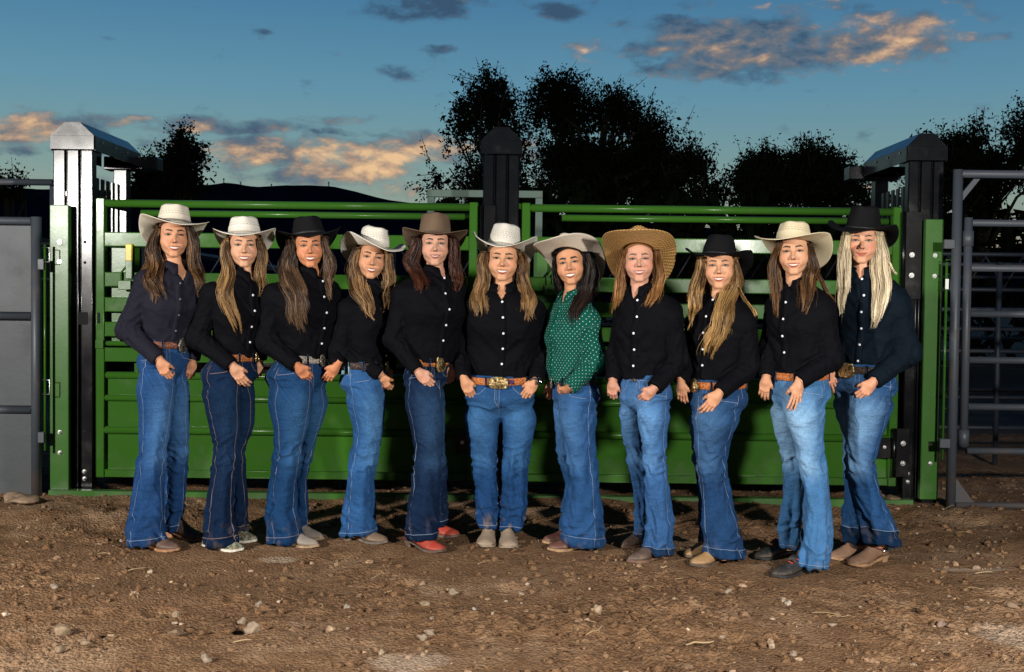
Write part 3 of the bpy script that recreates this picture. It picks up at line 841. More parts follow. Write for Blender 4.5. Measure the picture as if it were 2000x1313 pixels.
def chutes():
    y = 7.66; yt = 7.60
    xl = lambda px, yy=yt: P(px, 600, yy)[0]
    gate(xl(190, y), xl(932, y) - xl(190, y), y, 'green steel chute gate between the left and the middle black post')
    gate(xl(1017, y), xl(1755, y) - xl(1017, y), y, 'green steel chute gate between the middle and the right black post')
    zt = P(145, 240, yt)[2]
    tl = tower(xl(104), xl(181), yt, zt, 'black hooded post left of all the women, glaring in the flash', -1, True)
    tower(xl(941), xl(1011), yt, zt, 'black hooded post in the middle between the two gates', 0, True)
    tr = tower(xl(1769), xl(1838), yt, zt - .01, 'black hooded post at the right end beside the woman with platinum hair', 1, True)
    for px, py in ((166, 473), (166, 513), (165, 842), (165, 880)):
        p = P(px, py, yt); b = MB(); b.tube([(p[0], yt + .001, p[2]), (p[0], yt - .0015, p[2])], .010, 12); b.build('bolt_hole', M['hole'], tl)
    for px, py in ((165, 921), (165, 935)): p = P(px, py, yt); bolt(p[0], yt, p[2], tl, .011)
    p = P(163, 622, yt); MB().box((p[0] - .036, yt - .002, p[2] - .042), (p[0] + .03, yt + .001, p[2] + .042), .001).build('square_hole', M['hole'], tl)
    for px, py in ((1778, 905), (1778, 921)): p = P(px - 11, py + 20, yt); bolt(p[0] + .02, yt, p[2], tr, .010)
    z = lambda px, py, yy: P(px, py, yy)[2]
    yy = 7.585
    hinge_plate(xl(1766, yy), xl(1797, yy), yy, z(1780, 585, yy), z(1780, 414, yy), [(xl(1778, yy), z(1778, 498, yy)), (xl(1778, yy), z(1778, 538, yy))], 'upper black hinge plate with two big bolts on the right post')
    hinge_plate(xl(1756, yy), xl(1781, yy), yy, z(1780, 932, yy), z(1780, 837, yy), [(xl(1769, yy), z(1769, 866, yy)), (xl(1769, yy), z(1769, 905, yy))], 'lower black hinge plate near the ground on the right post')
    hinge_plate(xl(943, yy), xl(966, yy), yy, z(950, 600, yy), z(950, 401, yy), [(xl(951, yy), z(951, 503, yy))], 'black hinge plate on the middle post above the white straw hat')
    green_plate(97, 134, 7.52, 400, 963, (472, 511, 844, 884), 'green bolted channel left of the left black post')
    green_plate(1803, 1838, 7.52, 428, 976, (499, 539, 867, 905), 'green bolted channel right of the right black post')
    # base rails on the ground
    for i, (a, b) in enumerate(((97, 935), (1010, 1790))):
        t = empty('base_rail', ((xl(a) + xl(b)) / 2, 7.5, 0), ['green base rail half buried in dirt under the left gate', 'green base rail half buried in dirt under the right gate'][i], 'rail', 'base rails under the gates')
        MB().box((xl(a, 7.5), 7.47, -.03), (xl(b, 7.5), 7.55, .03), .004).build('rail', M['green_side'], t)
    # the back walls of the chutes
    for i, (a, b) in enumerate(((-2.85, -.25), (.1, 2.65))):
        t = empty('chute_back_panel', ((a + b) / 2, 8.6, 0), ['black rails at the back of the left chute', 'black rails at the back of the right chute'][i], 'panel', 'back panels of the chutes')
        for z_ in (.3, .6, .9): MB().box((a, 8.58, z_), (b, 8.63, z_ + .09), .005).build('rail', M['black'], t)
        MB().box((a, 8.632, .1), (b, 8.64, 1.05)).build('back_sheet', M['black'], t)
        for x in (a + .3, (a + b) / 2, b - .3): MB().box((x - .03, 8.641, -.05), (x + .03, 8.7, 1.1), .005).build('post', M['black'], t)
    # the grey sheet panel at the left edge
    Y = 7.45; zz = lambda p: P(70, p, Y)[2]; xr = P(71, 700, Y)[0]
    t = empty('sheet_panel', (xr - .6, Y, 0), 'grey sheet-metal panel in a pipe frame at the left edge', 'panel')
    tube_obj('frame_post', [(xr, Y, -.06), (xr, Y, zz(424))], .033, M['grey'], t, 18)
    for p in (432, 618, 801): tube_obj('frame_rail', [(xr - 2.0, Y, zz(p)), (xr - .028, Y, zz(p))], .026, M['grey'], t, 16)
    tube_obj('frame_post', [(xr - 2.03, Y, -.06), (xr - 2.03, Y, zz(424))], .033, M['grey'], t, 18)
    for a, b in ((441, 610), (627, 793), (809, 972)): MB().box((xr - 1.99, Y + .004, zz(b)), (xr - .03, Y + .010, zz(a)), .002).build('sheet', M['grey_sheet'], t)
    for a in (516, 853): MB().box((xr + .02, Y - .03, zz(a + 11)), (xr + .062, Y + .012, zz(a - 10)), .003).build('lug', M['grey'], t)
    latch_rod(88, 7.44, 478, 880, ((484, 512), (742, 770)), None, 'thin green latch rod between the grey sheet panel and the green channel')
    # the grey pipe gate at the right edge
    Y = 7.35; X = lambda p: P(p, 700, Y)[0]; zz = lambda p: P(1900, p, Y)[2]
    t = empty('gate_frame', (X(1863), Y, 0), 'tall grey pipe frame around the pipe gate at the right edge', 'frame')
    xo = X(1863); xi = X(1883)
    tube_obj('post', [(xo, Y, -.06), (xo, Y, zz(332))], .031, M['grey'], t, 18)
    tube_obj('top_pipe', [(xo + .02, Y, zz(340)), (xo + 2.2, Y, zz(340))], .026, M['grey'], t, 16)
    tube_obj('post', [(xo + 2.2, Y, -.06), (xo + 2.2, Y, zz(332))], .031, M['grey'], t, 18)
    tube_obj('bottom_pipe', [(xo + .03, Y, zz(987)), (xo + 2.2, Y, zz(987))], .022, M['grey'], t, 16)
    mb = MB(); mb.prism([(xo + .03, zz(350) - .14), (xo + .14, zz(350)), (xo + .10, zz(350)), (xo + .03, zz(350) - .085)][::-1], Y - .01, Y + .01); mb.build('gusset', M['grey'], t)
    mb = MB(); mb.prism([(xo + .03, zz(985)), (xo + .16, zz(985)), (xo + .03, zz(985) + .17)], Y - .008, Y + .008); mb.build('gusset', M['grey'], t)
    for p in (465, 853): 
        MB().box((xo - .09, Y - .03, zz(p + 22)), (xo - .02, Y - .0, zz(p + 4)), .003).build('lug', M['grey'], t)
    g = empty('pipe_gate', (xi + .8, Y, 0), 'grey pipe gate with six horizontal pipes at the right edge', 'gate')
    tube_obj('hinge_post', [(xi, Y - .02, zz(872)), (xi, Y - .02, zz(426))], .026, M['grey'], g, 16)
    for p in (436, 524, 613, 703, 794, 884 - 4): tube_obj('pipe', [(xi + .02, Y - .02, zz(p)), (xi + 2.0, Y - .02, zz(p))], .0225, M['grey'], g, 14)
    tube_obj('end_post', [(xi + 2.0, Y - .02, zz(872)), (xi + 2.0, Y - .02, zz(426))], .026, M['grey'], g, 16)
    for p in (466, 853): tube_obj('hinge_collar', [(xi, Y - .02, zz(p + 16)), (xi, Y - .02, zz(p - 14))], .034, M['grey'], g, 16)
    latch_rod(1845, 7.4, 512, 898, ((508, 536), (770, 798)), (545, 565), 'thin green latch rod with a white tag beside the grey pipe post')

def stones_and_straw():
    S = [(122, 1232, 36, .8, (.42, .32, .22), 'flattish tan stone at the lower left, largest there'), (165, 1250, 22, .8, (.38, .29, .2), 'tan stone just right of the largest left stone'), (113, 1262, 20, .8, (.36, .28, .2), 'small stone below the largest left stone'),
         (343, 1197, 16, .9, (.4, .32, .24), 'small pale round stone left of centre'), (340, 1234, 30, .6, (.30, .21, .14), 'low brown clod left of the pair of lumps'),
         (472, 1212, 17, 1.0, (.42, .34, .26), 'upper lump of the pair in the foreground'), (492, 1232, 30, .9, (.42, .34, .26), 'larger lump of the pair in the foreground'), (505, 1176, 15, .9, (.45, .4, .34), 'pale pebble above the pair of lumps'),
         (401, 1291, 20, .9, (.40, .33, .26), 'pale stone at the bottom edge left of centre'), (645, 1231, 15, .9, (.55, .42, .28), 'orange-tinted stone in the foreground'), (676, 1183, 13, .8, (.5, .45, .38), 'pale pebble right of centre-left'),
         (745, 1275, 14, .8, (.5, .42, .3), 'cream pebble near the bottom edge'), (822, 1244, 18, .9, (.42, .35, .27), 'left stone of the pair below the middle'), (842, 1237, 18, .9, (.42, .35, .27), 'right stone of the pair below the middle'),
         (830, 1176, 18, .8, (.40, .32, .22), 'flat stone below the woman in the middle'), (886, 1155, 20, .7, (.42, .35, .27), 'pale flat stone in front of the pale boots'), (926, 1200, 9, .8, (.5, .52, .55), 'blue-grey pebble below the middle'),
         (1166, 1193, 17, 1.5, (.5, .40, .28), 'tall pale upright clod in the right foreground'), (1423, 1163, 14, .9, (.42, .36, .3), 'small pale stone below the woman in tan boots'), (1530, 1172, 13, .9, (.42, .35, .27), 'left one of two pale pebbles right of centre'),
         (1541, 1177, 13, .9, (.6, .55, .47), 'whitest pebble right of centre'), (1625, 1217, 20, .5, (.38, .31, .24), 'flat oval stone at the lower right'), (1842, 1211, 19, .9, (.38, .28, .24), 'reddish-brown stone at the lower right'),
         (1983, 1180, 30, .6, (.36, .26, .19), 'large flat brown stone at the right edge'), (1550, 1274, 17, .6, (.36, .29, .22), 'low stone at the bottom edge right'), (105, 1151, 14, .9, (.42, .36, .3), 'small grey stone at the left')]
    for k, (px, py, w, h, c, lab) in enumerate(S): rock(px, py, w * 1.1, h, c, label=lab, seed=k)
    rock(30, 985, 70, .55, (.36, .27, .19), 'dirt_mound', 'crumbly pile of dirt at the foot of the grey sheet panel', 'dirt pile', 50)
    rock(1748, 984, 34, .6, (.30, .22, .15), 'dirt_mound', 'small pile of dirt at the foot of the right post', 'dirt pile', 51)
    soil = np.array([(.25, .145, .076), (.30, .182, .10), (.20, .114, .060), (.34, .22, .128)])
    scatter('clods', 5000, .003, .022, 3.0, soil, 5, 'loose crumbs and clods of brown dirt', sink=.15, flat=.85, mat='dirt')
    scatter('gravel', 800, .003, .013, 2.8, STONE_TINTS * 1.0, 6, 'small pale gravel lying on the dirt', sink=.3)
    scatter('larger_gravel', 110, .009, .020, 1.8, STONE_TINTS * .95, 8, 'pale gravel stones lying on the dirt', base=ICO1, sink=.25)
    r = np.random.default_rng(9); mb = MB()
    def straw(g, L, a, rad):
        pts = []
        for k in range(5):
            u = k / 4; x = g[0] + math.cos(a) * L * u + .012 * math.sin(u * 3); y_ = g[1] + math.sin(a) * L * u + .01 * u * u
            pts.append((x, y_, float(gh(np.array([x]), np.array([y_]))[0]) + .012 + .006 * math.sin(u * 3.1)))
        mb.tube(pts, rad, 4)
    for k in range(55):
        y_ = 3.7 + r.random() * 4; x = (r.random() * 2 - 1) * y_ * .48
        straw((x, y_), .025 + .09 * r.random() ** 2, r.random() * 6.28, .0016)
    for px, py, L, a, rd in ((1340, 1256, .11, .1, .004), (1145, 1238, .09, .7, .0025), (455, 1252, .07, .05, .003), (1290, 1110, .03, .1, .004), (1905, 1118, .10, .1, .003), (1630, 970, .12, -.6, .004), (190, 1085, .08, -.4, .002), (250, 1113, .09, .5, .002)):
        straw(G(px, py)[:2], L, a, rd)
    tag(mb.build('straw', material('straw', (.38, .27, .14), .7), None, True), 'scattered bits of pale straw on the dirt', kind='stuff')
# ------------------------------------------------------------------ templates for heads and hands
def head_template():
    h = .0019
    X, Y, Z = grid((-.092, -.128, -.175), (.092, .115, .135), h)
    Xa = np.abs(X)
    d = ell(X, Y, Z, (0, .008, .040), (.074, .094, .083))
    d = smin(d, ell(X, Y, Z, (0, -.028, -.028), (.0575, .058, .084)), .028)
    d = smin(d, ell(Xa, Y, Z, (.040, -.045, -.034), (.024, .026, .028)), .02)      # cheek
    d = smin(d, cap(Xa, Y, Z, (.045, .004, -.052), (.010, -.070, -.104), .015, .0115), .020)   # jaw
    d = smin(d, ell(X, Y, Z, (0, -.073, -.103), (.017, .013, .013)), .014)         # chin
    d = smin(d, cap(Xa, Y, Z, (.008, -.080, .018), (.042, -.066, .020), .0085, .008), .016)  # brow
    d = smax(d, -ell(Xa, Y, Z, (.031, -.099, .001), (.018, .018, .0125)), .010)    # socket
    d = smin(d, ell(Xa, Y, Z, (.030, -.0675, .000), (.0145, .0150, .0125)), .0035)  # lids and eyeball
    d = smin(d, cap(X, Y, Z, (0, -.082, .010), (0, -.104, -.030), .0058, .0080), .010)  # nose
    d = smin(d, ell(X, Y, Z, (0, -.1065, -.033), (.0088, .0090, .0080)), .006)
    d = smin(d, ell(Xa, Y, Z, (.0115, -.0945, -.0375), (.0068, .0085, .0062)), .005)
    d = smax(d, -ell(Xa, Y, Z, (.0062, -.1010, -.0440), (.0032, .0045, .0030)), .002)
    d = smin(d, ell(X, Y, Z, (0, -.073, -.068), (.030, .018, .022)), .012)         # mouth mound
    zc = -.0685 + .0072 * np.clip(Xa / .027, 0, 1.3) ** 2
    yl = -.0905 + 9.5 * X * X
    up = np.sqrt(((Z - (zc + .0050)) / 1.0) ** 2 + ((Y - yl) / 1.2) ** 2) - .0036 * np.clip(1.05 - (Xa / .029) ** 2, -4, 1)
    lo = np.sqrt(((Z - (zc - .0068)) / 1.0) ** 2 + ((Y - yl - .0012) / 1.2) ** 2) - .0046 * np.clip(1.05 - (Xa / .026) ** 2, -4, 1)
    d = smin(d, smin(up, lo, .002), .004)
    d = smin(d, ell(Xa, Y, Z, (.030, -.066, -.052), (.013, .014, .016)), .012)     # smiling cheek
    ear = np.maximum(ell(Xa, Y, Z, (.079, .014, -.006), (.012, .020, .031)), -ell(Xa, Y, Z, (.089, .006, -.004), (.007, .012, .020)))
    d = smin(d, ear, .005)
    d = smin(d, cap(X, Y, Z, (0, .022, -.03), (0, .044, -.20), .044, .047), .016)
    V, F = surface_nets(d.astype(np.float32), (-.092, -.128, -.175), h)
    # only the lower end is open inside the collar
    return V, F
HV, HF = head_template()
HN = grad_normals(HV, HF)

def face_colors(p):
    """skin, brows, eyes, lips and teeth by place on the template head"""
    V = HV; x, y, z = V[:, 0], V[:, 1], V[:, 2]; xa = np.abs(x)
    sk = np.array(p['skin']) * np.array([.89, .81, .74]); C = np.tile(sk, (len(V), 1))
    n = fbm(x * 60, y * 60, z * 60, 2)[:, None]
    C *= 1 + .06 * n
    def mix(w, c):
        nonlocal C
        w = np.clip(w, 0, 1)[:, None]; C = C * (1 - w) + np.array(c) * w
    g = lambda cx, cz, sx, sz: np.exp(-((xa - cx) / sx) ** 2 - ((z - cz) / sz) ** 2) * (y < -.03)
    mix(.42 * g(.040, -.030, .018, .014) * p.get('blush', 1), sk * np.array([1.05, .62, .58]))
    mix(.22 * np.exp(-(x / .010) ** 2 - ((z + .036) / .010) ** 2) * (y < -.08), sk * np.array([1.0, .66, .6]))
    mix(.5 * g(.030, .004, .016, .008), sk * np.array(p.get('lid', (.62, .46, .42))))
    mix(.30 * np.exp(-((xa - .0245 - .35 * (-.045 - z)) / .0035) ** 2 - ((z + .054) / .016) ** 2) * (y < -.06), sk * np.array((.72, .5, .45)))  # smile fold: its shade is painted into the skin, not modelled
    mix(.30 * np.exp(-((xa - .0125) / .004) ** 2 - ((z + .038) / .007) ** 2) * (y < -.07), sk * np.array((.7, .46, .4)))
    # brows
    bz = .0205 + .0045 * np.sin(np.clip((xa - .012) / .034, 0, 1) * 2.3) - .002 * (xa > .04)
    th = .0050 * np.clip(1.15 - ((xa - .022) / .028) ** 2, .15, 1) * p.get('browt', 1)
    mix(np.clip(1.3 - (np.abs(z - bz) / th) ** 2, 0, 1) * ((xa > .011) & (xa < .049) & (y < -.03)) * 1.0, np.array(p['brow']) * .45)
    # eyes: almond opening, iris, pupil, lashes
    ex = (xa - .0305) / .0135; eh = p.get('eyeh', .0046)
    top = eh * np.clip(1 - ex ** 2, 0, 1) + .0008 * ex; bot = -eh * .85 * np.clip(1 - ex ** 2, 0, 1) + .0008 * ex
    ze = z - .0002
    inside = (np.abs(ex) < 1) & (ze < top) & (ze > bot) & (y < -.06)
    lash = np.clip(1.7 - np.abs(ze - top - .0009) / .0018, 0, 1) * (np.abs(ex) < 1.25) * (y < -.05)
    low = np.clip(1.2 - np.abs(ze - bot + .0004) / .0009, 0, 1) * (np.abs(ex) < 1.0) * (y < -.06)
    C[inside] = (.22, .195, .18)
    ix = p.get('gaze', 0.0)
    r = np.hypot(x - np.sign(x) * .0300 - ix, ze - .0004)
    C[inside & (r < .0066)] = np.array(p['iris']) * .42
    C[inside & (r < .0032)] = (.004, .003, .003)
    gl = np.hypot(x - np.sign(x) * .0300 - ix + .0018, ze - .0022)
    mix(low * .85, (.035, .02, .014)); mix(lash * 1.0, (.010, .007, .006))
    # mouth
    op = 1.22 * p.get('open', .0062) * np.clip(1 - (xa / (1.08 * p.get('mw', .0245))) ** 2, 0, 1)
    zc = -.0685 + .0072 * np.clip(xa / .027, 0, 1.3) ** 2
    t = z - zc; fr = y < -.068
    e = np.clip(1.04 - (xa / .0292) ** 2, 0, 1)
    ul = np.clip(1.6 - np.abs(t - op * .45 - .0030 * e) / (.0034 * e + 1e-5), 0, 1) * fr * (xa < .032)
    ll = np.clip(1.6 - np.abs(t + op * .62 + .0042 * e) / (.0048 * e + 1e-5), 0, 1) * fr * (xa < .0315)
    mix(np.maximum(ul, ll) * .95, p.get('lip', sk * np.array([.58, .24, .27])))
    ins = (t < op * .5) & (t > -op * .6) & fr & (op > .0004)
    tc = np.array((.66, .64, .60)) * p.get('teeth', 1.0)
    C[ins] = tc
    gap = ins & (xa > .0195)
    C[gap] *= .55
    if p.get('open', .0062) < .001:
        mix(np.clip(1.2 - np.abs(t) / .0012, 0, 1) * fr * (xa < .026) * .7, (.10, .03, .03))
    else:
        mix(np.clip(1.2 - np.abs(t + op * .62) / .0009, 0, 1) * fr * (xa < .024) * .5, (.12, .03, .03))
        mix(np.exp(-((xa - .0282) / .0022) ** 2 - ((z + .0612) / .003) ** 2) * fr * .6, (.16, .06, .05))
    # nostrils
    mix(np.exp(-((xa - .0062) / .0026) ** 2 - ((z + .0435) / .0022) ** 2) * (y < -.085) * .85, (.06, .02, .015))
    # scalp
    hl = .058 + .010 * np.cos(x * 40) - np.clip(y + .055, 0, .2) * .95
    mix(np.clip((z - hl) / .006, 0, 1) * (np.abs(xa) < .2) * (z > -.10), p['hair'][0])
    mix(np.clip((y - .030) / .01, 0, 1) * (z > -.12) * (xa < .076), p['hair'][0])
    if p.get('freck'):
        f = vnoise(x * 420, y * 420, z * 420); mix(np.clip((f - .45) * 4, 0, 1) * .35 * (y < -.05) * (z < .0) * (z > -.06), sk * np.array([.75, .5, .4]))
    return C

def warp_head(p):
    V = HV.copy(); x, y, z = V[:, 0], V[:, 1], V[:, 2]
    jw = p.get('jaw', 1.0); fw = p.get('fw', 1.0) * 1.045
    k = np.clip(-(z) / .1, 0, 1); s = fw * (1 + (jw - 1) * k)
    V[:, 0] = x * np.where(z > -.13, s, fw)
    V[:, 2] = np.where(z < -.06, -.06 + (z + .06) * p.get('chin', .95), z)
    nz = np.exp(-(x / .013) ** 2 - ((z + .028) / .02) ** 2) * (y < -.085)
    V[:, 1] -= nz * p.get('nose', 0.0)
    return V

def hand_template(variant):
    h = .0021
    lo, hi = (-.060, -.060, -.200), (.078, .095, .06)
    X, Y, Z = grid(lo, hi, h)
    d = ell(X, Y, Z, (0, .002, -.045), (.040, .0155, .052))
    d = smin(d, cap(X, Y, Z, (0, .002, .05), (0, .001, -.02), .0245, .0255), .02)
    # four fingers: knuckle x, base z, lengths, bend per joint (degrees, towards +y)
    L = [(.0275, -.080, (.042, .024, .020)), (.0095, -.086, (.046, .028, .021)), (-.0090, -.083, (.043, .026, .021)), (-.0265, -.074, (.034, .019, .018))]
    bend = {'curl': [(34, 62, 34), (32, 60, 36), (34, 60, 34), (34, 62, 34)], 'rest': [(14, 28, 16), (17, 26, 18), (18, 32, 18), (16, 34, 18)],
            'flat': [(4, 10, 8), (9, 16, 10), (8, 12, 8), (5, 14, 8)]}[variant]
    sp = {'curl': (.05, .015, -.02, -.06), 'rest': (.08, .02, -.04, -.11), 'flat': (.14, .04, -.07, -.17)}[variant]
    tips = []
    for i, (kx, kz, Ls) in enumerate(L):
        p = np.array([kx, -.001, kz]); a = 0.0; rr = [.0098, .0086, .0078, .0066] if i < 3 else [.0086, .0075, .0069, .0060]
        f = cap(X, Y, Z, p + np.array([-kx * .3, .002, .032]), p, .0085, rr[0])
        for j in range(3):
            a += R(bend[i][j]); dr = np.array([math.sin(sp[i]) * math.cos(a), math.sin(a), -math.cos(a)])
            q = p + dr * Ls[j]
            f = smin(f, cap(X, Y, Z, p, q, rr[j], rr[j + 1]), .0025); p = q
        tips.append((p, dr))
        d = smin(d, f, .0045) if i == 0 else smin(d, f, .0032)
        d = smin(d, ell(X, Y, Z, (kx, -.007, kz), (.0075, .0065, .008)), .006)    # knuckle
    # thumb leaves the side of the palm near the wrist and hooks in
    a0, a1, a2, a3 = (.018, .004, -.014), (.040, .006, -.040), (.046, .024, -.060), (.044, .046, -.074)
    t = smin(cap(X, Y, Z, a0, a1, .0165, .0130), cap(X, Y, Z, a1, a2, .0125, .0105), .004)
    t = smin(t, cap(X, Y, Z, a2, a3, .0105, .0085), .003)
    d = smin(d, t, .010); tips.append((np.array(a3), np.array([.2, .7, -.6])))
    for kx in (.012, -.004, -.018):   # tendons on the back of the hand
        d = d - .0010 * np.exp(-((X - kx * (1 - (Z + .03) * 5)) / .0035) ** 2) * (Y < 0) * (Z > -.08) * (Z < -.02)
    V, F = surface_nets(d.astype(np.float32), lo, h)
    return V, F, tips
HANDS = {v: hand_template(v) for v in ('curl', 'rest', 'flat')}

def rot(yaw=0, pitch=0, roll=0):
    return np.array(Matrix.Rotation(R(yaw), 3, 'Z') @ Matrix.Rotation(R(pitch), 3, 'X') @ Matrix.Rotation(R(roll), 3, 'Y'))

# ------------------------------------------------------------------ materials of people
def _denim(t, b, tc, c, h):
    geo = t.add('ShaderNodeNewGeometry').outputs['Position']
    w = t.noise(t.add('ShaderNodeVectorMath', operation='MULTIPLY', i_0=geo, i_1=(330, 330, 40)), 1.0, 3, .6)
    n = t.noise(geo, 9, 5, .6)
    f = t.m('ADD', t.m('MULTIPLY', w, 1.1), t.m('MULTIPLY', n, 1.1))
    f = t.m('ADD', -.08, f)
    cc = t.add('ShaderNodeCombineXYZ', i_0=f, i_1=f, i_2=f)
    c = t.mixc(1.0, c, cc.outputs[0], 'MULTIPLY')
    seam = t.m('ABSOLUTE', t.add('ShaderNodeAttribute', attribute_name='seam').outputs['Fac'])
    edge = t.smooth(seam, .0085, .003, 0, 1)
    c = t.mixc(t.m('MULTIPLY', edge, .35), c, t.mixc(1.0, c, (.55, .6, .7), 'MULTIPLY'))
    st = t.smooth(seam, .0022, .0008, 0, 1)
    sc = t.add('ShaderNodeAttribute', attribute_name='stc').outputs['Fac']
    c = t.mixc(t.m('MULTIPLY', st, .55), c, t.mixc(sc, (.26, .33, .45), (.34, .16, .05)))
    hh = t.m('ADD', t.noise(t.add('ShaderNodeVectorMath', operation='MULTIPLY', i_0=geo, i_1=(16, 16, 42)), 1.0, 5, .65), t.m('MULTIPLY', st, -.05))
    bn = t.add('ShaderNodeBump', i_Height=hh, i_Strength=.6, i_Distance=.024)
    t.l.new(bn.outputs[0], b.inputs['Normal'])
    return c
M['denim'] = material('denim', rough=.9, spec=.05, attr=True, extra=_denim)

def shirt_mat(name, color, dots=False):
    def ex(t, b, tc, c, h):
        geo = t.add('ShaderNodeNewGeometry').outputs['Position']
        n1 = t.noise(t.add('ShaderNodeVectorMath', operation='MULTIPLY', i_0=geo, i_1=(8, 8, 14)), 1.0, 2, .5, .9)
        n2 = t.noise(geo, 46, 2, .5)
        n1 = t.m('ABSOLUTE', t.m('SUBTRACT', n1, .5))
        hh = t.m('ADD', t.m('MULTIPLY', n1, -1.2), t.m('MULTIPLY', n2, .02))
        bn = t.add('ShaderNodeBump', i_Height=hh, i_Strength=.22, i_Distance=.045)
        t.l.new(bn.outputs[0], b.inputs['Normal'])
        if dots:
            u = t.add('ShaderNodeAttribute', attribute_name='du').outputs['Fac']; v = t.add('ShaderNodeAttribute', attribute_name='dv').outputs['Fac']
            pu = t.m('MULTIPLY', u, 1 / .026); pv = t.m('MULTIPLY', v, 1 / .026)
            a = t.m('ADD', pu, pv); bq = t.m('SUBTRACT', pu, pv)
            fa = t.m('SUBTRACT', t.m('FRACT', a), .5); fb = t.m('SUBTRACT', t.m('FRACT', bq), .5)
            r = t.m('SQRT', t.m('ADD', t.m('MULTIPLY', fa, fa), t.m('MULTIPLY', fb, fb)))
            c = t.mixc(t.smooth(r, .135, .095, 0, .8), c, (.55, .66, .62))
        return c
    return material(name, color, .8, spec=.06, extra=ex)
M['shirt_black'] = shirt_mat('black_cotton', (.0030, .0030, .0046))
M['shirt_charcoal'] = shirt_mat('charcoal_cotton', (.0125, .0125, .020))
M['shirt_navy'] = shirt_mat('dark_navy_cotton', (.0035, .0070, .0125))
M['shirt_green'] = shirt_mat('green_dotted_cotton', (.003, .066, .047), True)
def _skin(t, b, tc, c, h):
    geo = t.add('ShaderNodeNewGeometry').outputs['Position']
    n = t.noise(geo, 220, 3, .6)
    t.l.new(t.m('ADD', .40, t.m('MULTIPLY', n, .22)), b.inputs['Roughness'])
    return c
M['skin'] = material('skin', rough=.5, attr=True, sss=.04, spec=.30, extra=_skin)
M['hair'] = material('hair_strands', rough=.48, attr=True, spec=.22)
M['hairmass'] = material('hair_mass', rough=.75, attr=True, bump=(60, .5, .01), spec=.1)
M['button'] = material('pearl_button', (.75, .76, .80), .25)
M['button_dark'] = material('dark_button', (.06, .06, .075), .25)
def _engrave(t, b, tc, c, h):
    v = t.add('ShaderNodeTexVoronoi', i_Vector=tc, i_Scale=130.0, feature='DISTANCE_TO_EDGE').outputs[0]
    n = t.noise(tc, 70, 4, .6, 1.5)
    k = t.m('ADD', t.smooth(v, .0, .12), n)
    bn = t.add('ShaderNodeBump', i_Height=k, i_Strength=.9, i_Distance=.004); t.l.new(bn.outputs[0], b.inputs['Normal'])
    return t.mixc(t.smooth(n, .42, .6), c, t.mixc(1.0, c, (.18, .13, .08), 'MULTIPLY'))
M['gold'] = material('gold_buckle', (.78, .60, .30), .28, metal=1., extra=_engrave)
M['silver'] = material('silver_buckle', (.70, .68, .62), .28, metal=1., extra=_engrave)
def belt_mat(name, color, tool=True, rough=.42, studs=False):
    def ex(t, b, tc, c, h):
        n = t.noise(tc, 85, 4, .6, 2.2); v = t.add('ShaderNodeTexVoronoi', i_Vector=tc, i_Scale=60.0, feature='DISTANCE_TO_EDGE').outputs[0]
        k = t.m('ADD', t.smooth(v, 0, .1), n)
        bn = t.add('ShaderNodeBump', i_Height=k, i_Strength=.8, i_Distance=.004); t.l.new(bn.outputs[0], b.inputs['Normal'])
        return t.mixc(t.smooth(n, .56, .40), c, t.mixc(1.0, c, (.35, .25, .2), 'MULTIPLY'))
    return material(name, color, rough, extra=ex if tool else None, bump=None if tool else (40, .2, .003), spec=.5)

